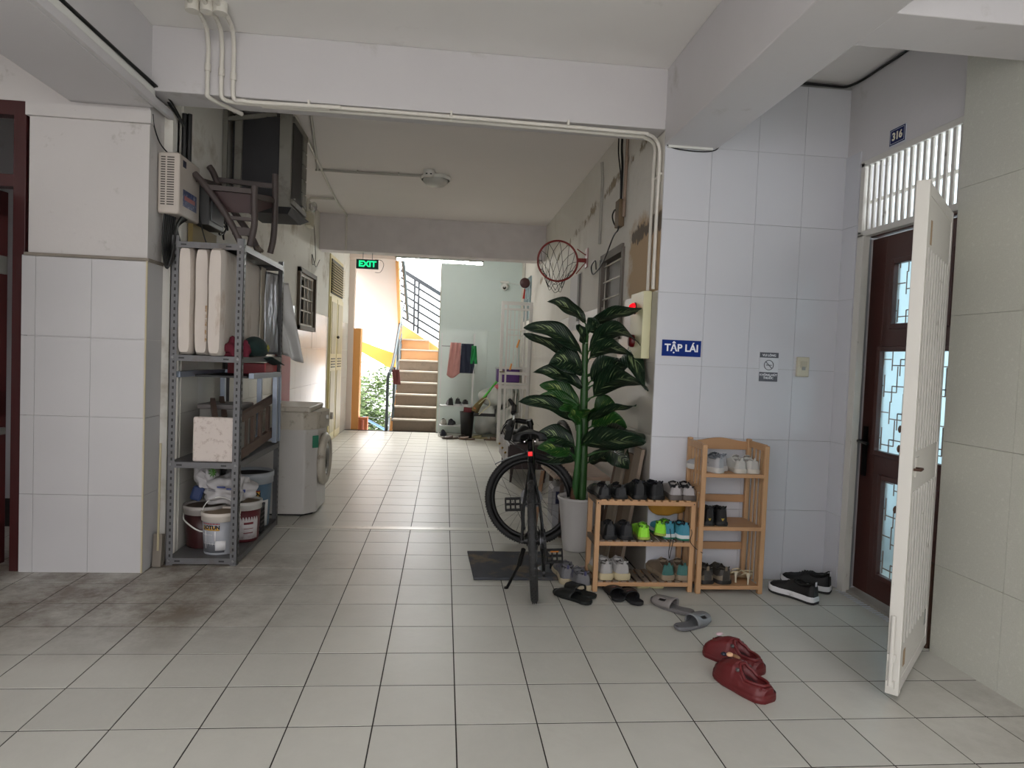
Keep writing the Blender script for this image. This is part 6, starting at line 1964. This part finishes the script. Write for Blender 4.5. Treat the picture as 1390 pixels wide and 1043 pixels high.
def slide_sandal(name, label, loc, rz, cbed, cstrap, L=.27, W=.10, th=.022, foot=1, strap=(.50, .80), hgt=.058, holes=False, group=None, cat='sandal', rx=0, stripe=None, line=None):
    t = thing(name, label, cat, loc, group=group, rot=(rx, 0, rz))
    mb_ = mat('bed_%s' % str(cbed), cbed, .7, var=.1, vscale=60, bump=.3, bscale=160)
    ms_ = mat('strap_%s' % str(cstrap), cstrap, .55, var=.08)
    q = MB()
    NS = 26
    WT = [(0, .30), (.04, .60), (.12, .78), (.35, .74), (.70, 1.0), (.86, .92), (.95, .62), (1, .25)]

    def rg(z, f):
        o = []
        for k in range(NS + 1):
            u = k / NS
            o.append((outline(u, W, 1, foot) + lerp_tab(WT, u) * W / 2 + f, u * L, z + (.004 * cos(u * 6.3))))
        for k in range(NS, -1, -1):
            u = k / NS
            o.append((outline(u, W, 1, foot) - lerp_tab(WT, u) * W / 2 - f, u * L, z + (.004 * cos(u * 6.3))))
        return o
    M_ = 2 * (NS + 1)
    rr_ = [rg(.002, -.003), rg(.006, 0), rg(th * .8, .001), rg(th, -.003), rg(th - .004, -.010)]
    q.add([p for r_ in rr_ for p in r_], [(a * M_ + k, a * M_ + (k + 1) % M_, (a + 1) * M_ + (k + 1) % M_, (a + 1) * M_ + k) for a in range(4) for k in range(M_)], True)
    q.add(rr_[0], [tuple(range(M_))[::-1]], False)
    q.add(rr_[-1], [tuple(range(M_))], False)
    q.build('footbed', mb_, t)
    u0, u1 = strap

    def sf(u, v):
        uu = u0 + (u1 - u0) * u
        w = lerp_tab(WT, uu) * W / 2 + .003
        a = pi * v
        return Vector((outline(uu, W, 1, foot) - w * cos(a), uu * L + .01 * sin(a) * (1 if u > .5 else -1), th * .6 + (hgt * (1 - .35 * u) - th * .6) * sin(a) ** .7))
    q = MB()
    nu, nv = 12, 20
    w = nv + 1
    vs = [sf(i / nu, j / nv) for i in range(nu + 1) for j in range(nv + 1)]
    fs = []
    for i in range(nu):
        for j in range(nv):
            if holes and ((4 <= i <= 6 and 4 <= j <= 6) or (4 <= i <= 6 and 13 <= j <= 15)):
                continue
            fs.append((i * w + j, (i + 1) * w + j, (i + 1) * w + j + 1, i * w + j + 1))
    q.add(vs, fs, True)
    q.build('strap', ms_, t, solid=.006)
    if stripe:
        MB().grid(lambda u, v: sf(.25 + .12 * u, .28 + .2 * v) * 1.0 + Vector((0, 0, .005)), 3, 5).build('stripe', mat('stripe_%s' % str(stripe), stripe, .5), t, solid=.002)
    return t


slide_sandal('black_slide', 'left black open slide in front of the lowest slatted shelf', (.93, 1.225, 0), -.05, (.07, .07, .08), (.06, .06, .07), foot=-1, strap=(.35, .70), L=.26, stripe=(.45, .25, .28), group='black slides under the slatted rack')
slide_sandal('black_slide', 'right black open slide in front of the lowest slatted shelf', (1.03, 1.17, 0), .06, (.08, .08, .09), (.06, .06, .07), foot=1, strap=(.35, .70), L=.26, stripe=(.40, .24, .26), group='black slides under the slatted rack')
slide_sandal('fluffy_slipper', 'left dark green-black slipper with its heel towards the room', (.755, 1.18, 0), .62, (.045, .065, .055), (.04, .055, .05), foot=-1, strap=(.45, .85), hgt=.052, L=.26, group='dark slippers on the floor')
slide_sandal('fluffy_slipper', 'right dark green-black slipper behind its mate', (.80, 1.275, 0), .50, (.045, .065, .055), (.04, .055, .05), foot=1, strap=(.45, .85), hgt=.055, L=.25, group='dark slippers on the floor')
slide_sandal('salmon_sandal', 'pale pinkish strap sandal behind the grey mesh shoes', (.83, 1.62, 0), -.3, (.55, .48, .45), (.66, .60, .58), L=.24, hgt=.07, strap=(.2, .6))
slide_sandal('grey_slide', 'grey plastic slide lying with its toe towards the slatted rack', (1.285, 1.035, 0), math.atan2(-(1.11 - 1.285), 1.275 - 1.035), (.42, .41, .41), (.50, .48, .47), foot=1, strap=(.42, .86), hgt=.066, holes=True, L=.275, group='grey slides on the floor')
slide_sandal('grey_slide', 'grey plastic slide lying the other way with its opening to the room', (1.13, .84, 0), math.atan2(-(1.36 - 1.13), .99 - .84), (.40, .40, .41), (.46, .47, .48), foot=-1, strap=(.42, .90), hgt=.066, holes=True, L=.262, group='grey slides on the floor')

pair_ = (('front black and white running shoe by the marble wall', (2.085, 1.215, 0), math.atan2(-(1.93 - 2.085), 1.48 - 1.215), -1), ('rear black and white running shoe half behind its mate', (2.285, 1.405, 0), math.atan2(-(2.08 - 2.285), 1.60 - 1.405), 1))
for lab, loc, rz, ft in pair_:
    shoe('black_white_runner', lab, loc, rz, ft, L=.29, W=.10, H=.088, low=.062, sole=.042, cu=(.03, .03, .035), cs=(.84, .84, .85), ci=(.05, .05, .05), ca=(.80, .80, .82), acc='none', laces=(.09, .09, .09), flare=.006, cb=(.06, .06, .06), sole2=(.15, .15, .15), group='running shoes by the marble wall')


def clog(label, loc, rz, foot, charm):
    t = thing('clog', label, 'clog', loc, rz, group='dark red clogs')
    m1 = mat('dark_red_rubber', (.36, .085, .095), .5, var=.08)
    m2 = mat('clog_inside', (.20, .05, .06), .8)
    L, W, H = .285, .122, .085
    WT = [(0, .50), (.03, .72), (.10, .90), (.30, .92), (.45, .90), (.70, 1.0), (.86, .95), (.94, .76), (.985, .46), (1, .22)]
    HT2 = [(0, .052), (.1, .062), (.30, .062), (.42, .084), (.50, .104), (.62, .100), (.80, .084), (.93, .058), (1, .028)]
    nu, nv = 46, 30

    def up(u, v):
        w = lerp_tab(WT, u) * W / 2
        h = lerp_tab(HT2, u)
        t_ = 2 * v - 1
        c = outline(u, W, t_, foot)
        el = max(0, 1 - ((u - .275) / .225) ** 2) ** .5
        op = min(1, el * 2.5)
        at, sg = abs(t_), (1 if t_ > 0 else -1)
        if at > .46:
            k = (1 - at) / .54
            x = w * (1 + .05 * sin(k * 9) * (k < .5) - (1 - .66 * (el if el > 0 else .9)) * k ** 2)
            return Vector((c + sg * x, u * L + (.008 * k if u < .05 else 0), h * sin(min(1, k * 1.0) * pi / 2) ** .7))
        k = at / .46
        xr = w * .66 * (el if el > 0 else .9)
        zo = h - (h - .022) * (1 - k ** 5)
        zc = h * (1 + .10 * (1 - k * k))
        return Vector((c + sg * xr * k, u * L, zo * op + zc * (1 - op)))
    q = MB().grid(up, nu, nv, True, mfn=lambda i, j: 1 if ((i + .5) / nu < .5 and abs(2 * (j + .5) / nv - 1) < .42 and i > 1) else 0)
    q.add([up(0, k / nv) for k in range(nv + 1)], [tuple(range(nv + 1))], False)
    q.build('clog_body', [m1, m2], t)
    s_ = MB()
    NS = 28

    def rg(z, f):
        o = [(outline(k / NS, W, 1, foot) + lerp_tab(WT, k / NS) * W / 2 + f, k / NS * L * 1.01 - .002, z) for k in range(NS + 1)]
        return o + [(outline(k / NS, W, 1, foot) - lerp_tab(WT, k / NS) * W / 2 - f, k / NS * L * 1.01 - .002, z) for k in range(NS, -1, -1)]
    rr_ = [rg(.0, -.002), rg(.008, .005), rg(.020, .005), rg(.024, .001), rg(.030, .004), rg(.036, .0)]
    M_ = 2 * (NS + 1)
    s_.add([p for r_ in rr_ for p in r_], [(a * M_ + k, a * M_ + (k + 1) % M_, (a + 1) * M_ + (k + 1) % M_, (a + 1) * M_ + k) for a in range(5) for k in range(M_)], True)
    s_.add(rr_[0], [tuple(range(M_))[::-1]], False)
    s_.build('sole', m1, t)
    rim = [up(.485 - .42 * k / 20, .27) for k in range(21)] + [up(.065 + .42 * k / 20, .73) for k in range(21)]
    rim = [p + Vector((0, 0, .003)) for p in rim]
    MB().tube(rim, .007, 8, closed=True).build('collar_rim', m1, t)
    for sg, v in ((-1, .20), (1, .80)):
        p = up(.46, v)
        MB().lathe([(.001, .005), (.006, .005), (.009, .002), (.009, -.003)], p, 14, (sg, 0, .25)).build('rivet', mat('grey_rivet', (.35, .33, .33), .4, .5), t)
    p = up(.72, .5)
    if charm == 1:
        MB().ball(p + Vector((-.012, .03, .008)), .013, sc=(1, 1, .6)).build('navy_charm', mat('navy_charm', (.07, .08, .16), .5), t)
        MB().ball(p + Vector((0, .008, .012)), .015, sc=(1, 1, .6)).build('cream_charm', mat('cream_charm', (.80, .64, .50), .5), t)
        MB().ball(p + Vector((.010, -.018, .012)), .013, sc=(.8, 1.6, .6)).build('tan_charm', mat('tan_charm', (.50, .36, .25), .6), t)
    else:
        MB().ball(p + Vector((0, .02, .006)), .016, sc=(1.3, .8, .4)).build('white_charm', mat('white_charm', (.76, .66, .68), .4), t)
    for k in range(3):
        a, b_ = up(.80 + .04 * k, .36), up(.80 + .04 * k, .42)
        MB().ball((a + b_) / 2, .0045, 4, 6, (1.6, .8, .5)).build('vent_hole', m2, t)
    return t


clog('rear dark red clog with a white charm on its toe', (1.335, .355, 0), math.atan2(-(1.20 - 1.335), .60 - .355), -1, 0)
clog('front dark red clog with navy and cream charms on its toe', (1.262, .125, 0), math.atan2(-(1.145 - 1.262), .385 - .125), 1, 1)

# sandals and shoes at the far stand
for k, (x, y, rz, c, lab) in enumerate(((.18, 8.52, 1.9, (.34, .29, .26), 'leftmost dark brown slide on the floor before the far shoe stand'), (.30, 8.50, .3, (.38, .34, .31), 'second brown slide from the left before the black bin'),
                                        (.45, 8.42, 1.5, (.46, .38, .33), 'third tan slide, before the white sacks'), (.60, 8.42, -1.4, (.50, .42, .36), 'nearest tan slide, in front of the white sacks'),
                                        (.66, 8.62, 1.3, (.66, .62, .48), 'pale yellow slide farthest right before the white sacks'))):
    slide_sandal('tan_slide', lab, (x, y, 0), rz, c, tuple(v * .95 for v in c), L=.27, hgt=.06, strap=(.4, .85), group='slides before the far shoe stand')
for k, (x, y, z, rz, c, cs_, lab) in enumerate(((.05, 8.86, .516, .2, (.13, .13, .14), (.20, .20, .20), 'dark shoe at the left of the far stand upper shelf'), (.16, 8.84, .516, -.1, (.12, .12, .13), (.80, .80, .80), 'white soled dark shoe in the middle of the far stand upper shelf'),
                                               (.30, 8.84, .516, .1, (.12, .12, .13), (.80, .80, .80), 'white soled dark shoe at the right of the far stand upper shelf'), (-.05, 8.86, .186, .1, (.62, .61, .57), (.55, .54, .50), 'pale shoe on the far stand lower shelf'),
                                               (.05, 8.84, .186, -.2, (.11, .12, .16), (.16, .16, .2), 'navy shoe on the far stand lower shelf'), (-.06, 8.84, .0, .0, (.10, .11, .17), (.12, .12, .16), 'navy shoe on the floor under the far stand'))):
    shoe('far_shoe', lab, (x, y, z), rz, 1, L=.24, H=.11 if k in (0, 1) else .08, cu=c, cs=cs_, ci=(.08, .08, .08), group='shoes at the far stand')
# ================================================================ potted plant
pt_ = thing('potted_plant', 'tall variegated dieffenbachia with big dark leaves in a white pot', 'plant', (.895, 2.28, 0))
PO = Vector((.895, 2.28, 0))
M_pot = mat('white_ceramic_pot', (.76, .75, .74), .35, var=.04)
pot = MB().lathe([(.001, 0), (.092, 0), (.096, .01), (.108, .08), (.135, .34), (.146, .365), (.150, .375), (.146, .385), (.136, .38), (.128, .35), (.001, .34)], n=48).build('pot', M_pot, pt_)
q = MB()
rnd = random.Random(5)
for k in range(130):
    a, r_ = rnd.uniform(0, 2 * pi), .125 * sqrt(rnd.random())
    s_ = rnd.uniform(.008, .014)
    q.ball((r_ * cos(a), r_ * sin(a), .352 + rnd.uniform(0, .012)), s_, 4, 6, (1, rnd.uniform(.6, 1), .6))
tag(q.build('pebbles', mat('white_pebbles', (.66, .65, .63), .5, var=.4, vscale=30), pt_), kind='stuff')


def leaf_mats():
    out = []
    for nm, dark, mid in (('dark_leaf', (.075, .165, .10), (.62, .70, .50)), ('bright_leaf', (.13, .31, .11), (.68, .76, .42))):
        m = bpy.data.materials.new(nm)
        m.use_nodes = True
        nt = m.node_tree
        L = nt.links.new
        b = nt.nodes['Principled BSDF']
        b.inputs['Roughness'].default_value = .38
        at = nt.nodes.new('ShaderNodeAttribute')
        at.attribute_name = 'leafuv'
        sp = nt.nodes.new('ShaderNodeSeparateXYZ')
        L(at.outputs['Vector'], sp.inputs[0])

        def mth(op, a, bb=None, clamp=False):
            q = nt.nodes.new('ShaderNodeMath')
            q.operation = op
            q.use_clamp = clamp
            for k, w in enumerate((a, bb)):
                if w is None:
                    continue
                if isinstance(w, (int, float)):
                    q.inputs[k].default_value = w
                else:
                    L(w, q.inputs[k])
            return q.outputs[0]
        U, V = sp.outputs['X'], sp.outputs['Y']
        av = mth('ABSOLUTE', mth('SUBTRACT', V, .5))
        # slanting veins: stripes in (u*k - |v|*m)
        cb = nt.nodes.new('ShaderNodeCombineXYZ')
        L(mth('SUBTRACT', mth('MULTIPLY', U, 13), mth('MULTIPLY', av, 9)), cb.inputs[0])
        L(mth('MULTIPLY', V, 1.6), cb.inputs[1])
        ns = nt.nodes.new('ShaderNodeTexNoise')
        ns.inputs['Scale'].default_value = 1.5
        ns.inputs['Detail'].default_value = 3
        L(cb.outputs[0], ns.inputs['Vector'])
        strk = mth('MULTIPLY', mth('SUBTRACT', ns.outputs['Fac'], .57), 14, True)
        msk = mth('MULTIPLY', mth('SUBTRACT', .36, av), 6, True)
        msk2 = mth('MULTIPLY', mth('SUBTRACT', .93, U), 8, True)
        f = mth('MULTIPLY', mth('MULTIPLY', strk, msk), msk2)
        mx = nt.nodes.new('ShaderNodeMix')
        mx.data_type = 'RGBA'
        L(mth('MULTIPLY', f, .75), mx.inputs['Factor'])
        mx.inputs['A'].default_value = (*lin(dark), 1)
        mx.inputs['B'].default_value = (*lin(mid), 1)
        L(mx.outputs['Result'], b.inputs['Base Color'])
        bp = nt.nodes.new('ShaderNodeBump')
        bp.inputs['Strength'].default_value = .3
        bp.inputs['Distance'].default_value = .01
        wv = mth('SINE', mth('SUBTRACT', mth('MULTIPLY', U, 90), mth('MULTIPLY', av, 60)))
        L(wv, bp.inputs['Height'])
        L(bp.outputs[0], b.inputs['Normal'])
        b.inputs['Transmission Weight'].default_value = 0
        out.append(m)
    return out


ML = leaf_mats()
M_stem = mat('green_cane', (.15, .30, .12), .45, var=.2, vscale=8)
M_stem2 = mat('bright_cane', (.16, .34, .15), .45, var=.2, vscale=8)


def leaf(p0, p1, w, arch=.1, face=.5, wave=.010, bright=False, fold=.25, seed=0, sagtip=0.0):
    """p0 base, p1 tip in world metres; w full width"""
    p0, p1 = Vector(p0), Vector(p1)
    d = p1 - p0
    Ln = d.length
    up_ = Vector((0, 0, 1))
    side = d.cross(Vector((0, -1, 0)))
    if side.length < 1e-3:
        side = Vector((0, 0, 1))
    side.normalize()               # lies in the picture-like plane (x,z)
    hor = d.cross(side).normalized()
    lat = (side * face + hor * sqrt(max(0, 1 - face * face))).normalized()
    nrm = lat.cross(d).normalized()
    if nrm.z < 0:
        nrm = -nrm
    rnd = random.Random(seed)
    ph = rnd.uniform(0, 6)
    NU, NV = 16, 8
    vs, uv = [], []
    for i in range(NU + 1):
        u = i / NU
        wid = w / 2 * (sin(pi * min(1, u ** .80)) ** .72) if u < 1 else 0
        wid = max(wid, .001)
        c = p0 + d * u + up_ * (arch * Ln * 4 * u * (1 - u) - sagtip * u ** 3)
        for j in range(NV + 1):
            v = j / NV
            t_ = 2 * v - 1
            off = nrm * (-fold * abs(t_) * wid * -1 + wave * sin(u * 11 + ph + (2 if t_ > 0 else 0)) * abs(t_) ** 1.5)
            vs.append(c + lat * t_ * wid + off)
            uv.append((u, v, 0))
    q = MB()
    w_ = NV + 1
    q.add(vs, [(i * w_ + j, (i + 1) * w_ + j, (i + 1) * w_ + j + 1, i * w_ + j + 1) for i in range(NU) for j in range(NV)], True)
    o = q.build('leaf', ML[1 if bright else 0], pt_, world=True, fix=False)
    at = o.data.attributes.new('leafuv', 'FLOAT_VECTOR', 'POINT')
    at.data.foreach_set('vector', [c for p in uv for c in p])
    md = o.modifiers.new('solid', 'SOLIDIFY')
    md.thickness = .0015
    return o


LEAVES = [
    ((0.891, 2.28, 1.618), (0.607, 2.23, 1.746), 0.148, 0.096, 0.75, False, 0.0, 0.905),
    ((0.892, 2.28, 1.471), (0.821, 2.23, 1.596), 0.136, 0.0, 0.7, False, 0, 0.905),
    ((0.903, 2.24, 1.546), (1.0, 2.16, 1.582), 0.168, 0.2, 0.8, False, 0.03, 0.905),
    ((0.873, 2.28, 1.404), (0.447, 2.23, 1.556), 0.168, 0.128, 0.8, False, 0, 0.905),
    ((0.874, 2.3, 1.349), (0.468, 2.4, 1.519), 0.136, 0.016, 0.7, False, 0, 0.905),
    ((0.883, 2.26, 1.273), (0.625, 2.16, 1.314), 0.223, 0.16000000000000003, 0.85, False, 0, 0.905),
    ((0.886, 2.26, 1.153), (0.523, 2.2, 1.252), 0.148, 0.11200000000000002, 0.75, False, 0, 0.905),
    ((0.925, 2.28, 1.603), (1.165, 1.777, 1.69), 0.116, 0.04000000000000001, 0.75, False, 0, 0.905),
    ((0.922, 2.28, 1.428), (1.165, 1.777, 1.436), 0.147, 0.22400000000000003, 0.7, False, 0.0, 0.905),
    ((0.935, 2.3, 1.374), (1.165, 1.922, 1.361), 0.136, 0.17600000000000002, 0.7, False, 0, 0.905),
    ((0.944, 2.26, 1.21), (1.165, 2.117, 1.33), 0.22, 0.096, 0.9, False, 0, 0.905),
    ((1.124, 2.3, 1.304), (1.165, 1.675, 1.177), 0.158, 0.24, 0.8, False, 0, 0.905),
    ((0.966, 2.26, 1.101), (1.165, 1.629, 1.172), 0.205, 0.16000000000000003, 0.85, False, 0, 0.905),
    ((0.967, 2.28, 1.182), (1.165, 1.999, 1.228), 0.099, 0.08000000000000002, 0.8, False, 0, 0.905),
    ((0.877, 2.3, 1.029), (0.587, 2.3, 1.165), 0.158, 0.096, 0.85, True, 0, 0.905),
    ((0.863, 2.28, 0.997), (0.564, 2.23, 1.083), 0.149, 0.064, 0.9, True, 0, 0.905),
    ((0.84, 2.26, 0.921), (0.419, 2.13, 1.048), 0.137, 0.11200000000000002, 0.75, False, 0, 0.865),
    ((0.876, 2.23, 0.936), (0.919, 2.13, 1.027), 0.177, 0.08000000000000002, 0.85, True, 0.02, 0.865),
    ((0.873, 2.23, 0.936), (0.767, 2.13, 0.995), 0.149, 0.08000000000000002, 0.85, True, 0.02, 0.865),
    ((0.978, 2.32, 0.886), (1.165, 2.071, 0.901), 0.25, 0.064, 0.95, True, 0, 0.905),
    ((0.987, 2.33, 0.986), (1.161, 2.36, 1.028), 0.193, 0.08000000000000002, 0.9, True, 0, 0.905),
    ((0.935, 2.26, 0.929), (1.165, 1.873, 1.068), 0.105, 0.04000000000000001, 0.75, False, 0, 0.905),
    ((0.846, 2.28, 0.753), (0.57, 2.23, 0.823), 0.168, 0.08000000000000002, 0.85, False, 0, 0.865),
    ((0.817, 2.26, 0.7), (0.569, 2.16, 0.735), 0.14, 0.04000000000000001, 0.85, True, 0, 0.865),
    ((0.889, 2.22, 0.762), (1.165, 1.624, 0.858), 0.192, 0.032, 0.95, False, 0, 0.865),
    ((1.077, 2.34, 0.802), (1.165, 1.651, 0.869), 0.158, 0.08000000000000002, 0.8, False, 0, 0.905),
    ((1.101, 2.28, 0.721), (1.165, 1.912, 0.65), 0.167, 0.04000000000000001, 0.95, False, 0, 0.905),
    ((0.877, 2.33, 0.658), (0.624, 2.36, 0.613), 0.138, 0.04000000000000001, 0.8, False, 0, 0.865),
    ((0.971, 2.34, 0.625), (1.165, 2.343, 0.658), 0.158, 0.08000000000000002, 0.8, False, 0, 0.905),
]
for k, L_ in enumerate(LEAVES):
    leaf(*L_[:3], arch=L_[3], face=L_[4], bright=L_[5], seed=k, sagtip=L_[6])
    b0 = Vector(L_[0])
    # petiole from the cane to the leaf base
    cane = Vector((L_[7], 2.28, b0.z - .07))
    MB().tube(smoothpath([cane, cane.lerp(b0, .5) + Vector((0, 0, .01)), b0 + (Vector(L_[1]) - b0) * .05], 4), [.011] * 5 + [.006] * 4, 7).build('petiole', M_stem2 if L_[5] else M_stem, pt_, world=True)
MB().tube(smoothpath([(.915, 2.28, .34), (.915, 2.28, .7), (.905, 2.28, 1.0), (.90, 2.28, 1.25), (.895, 2.28, 1.47)], 5), [.035] * 5 + [.032] * 5 + [.028] * 5 + [.022] * 6, 12).build('cane', M_stem, pt_, world=True)
MB().tube(smoothpath([(.855, 2.24, .34), (.862, 2.22, .55), (.868, 2.22, .80), (.865, 2.24, .95)], 5), [.024] * 6 + [.020] * 10, 12).build('cane', M_stem2, pt_, world=True)
MB().tube([(.850, 2.24, .33), (.857, 2.235, .45)], .027, 12).build('cane_base', mat('brown_cane', (.36, .24, .17), .7), pt_, world=True)
MB().cyl((.935, 2.32, .34), (.93, 2.32, .98), .022).build('moss_pole', mat('dark_pole', (.07, .075, .08), .8), pt_, world=True)
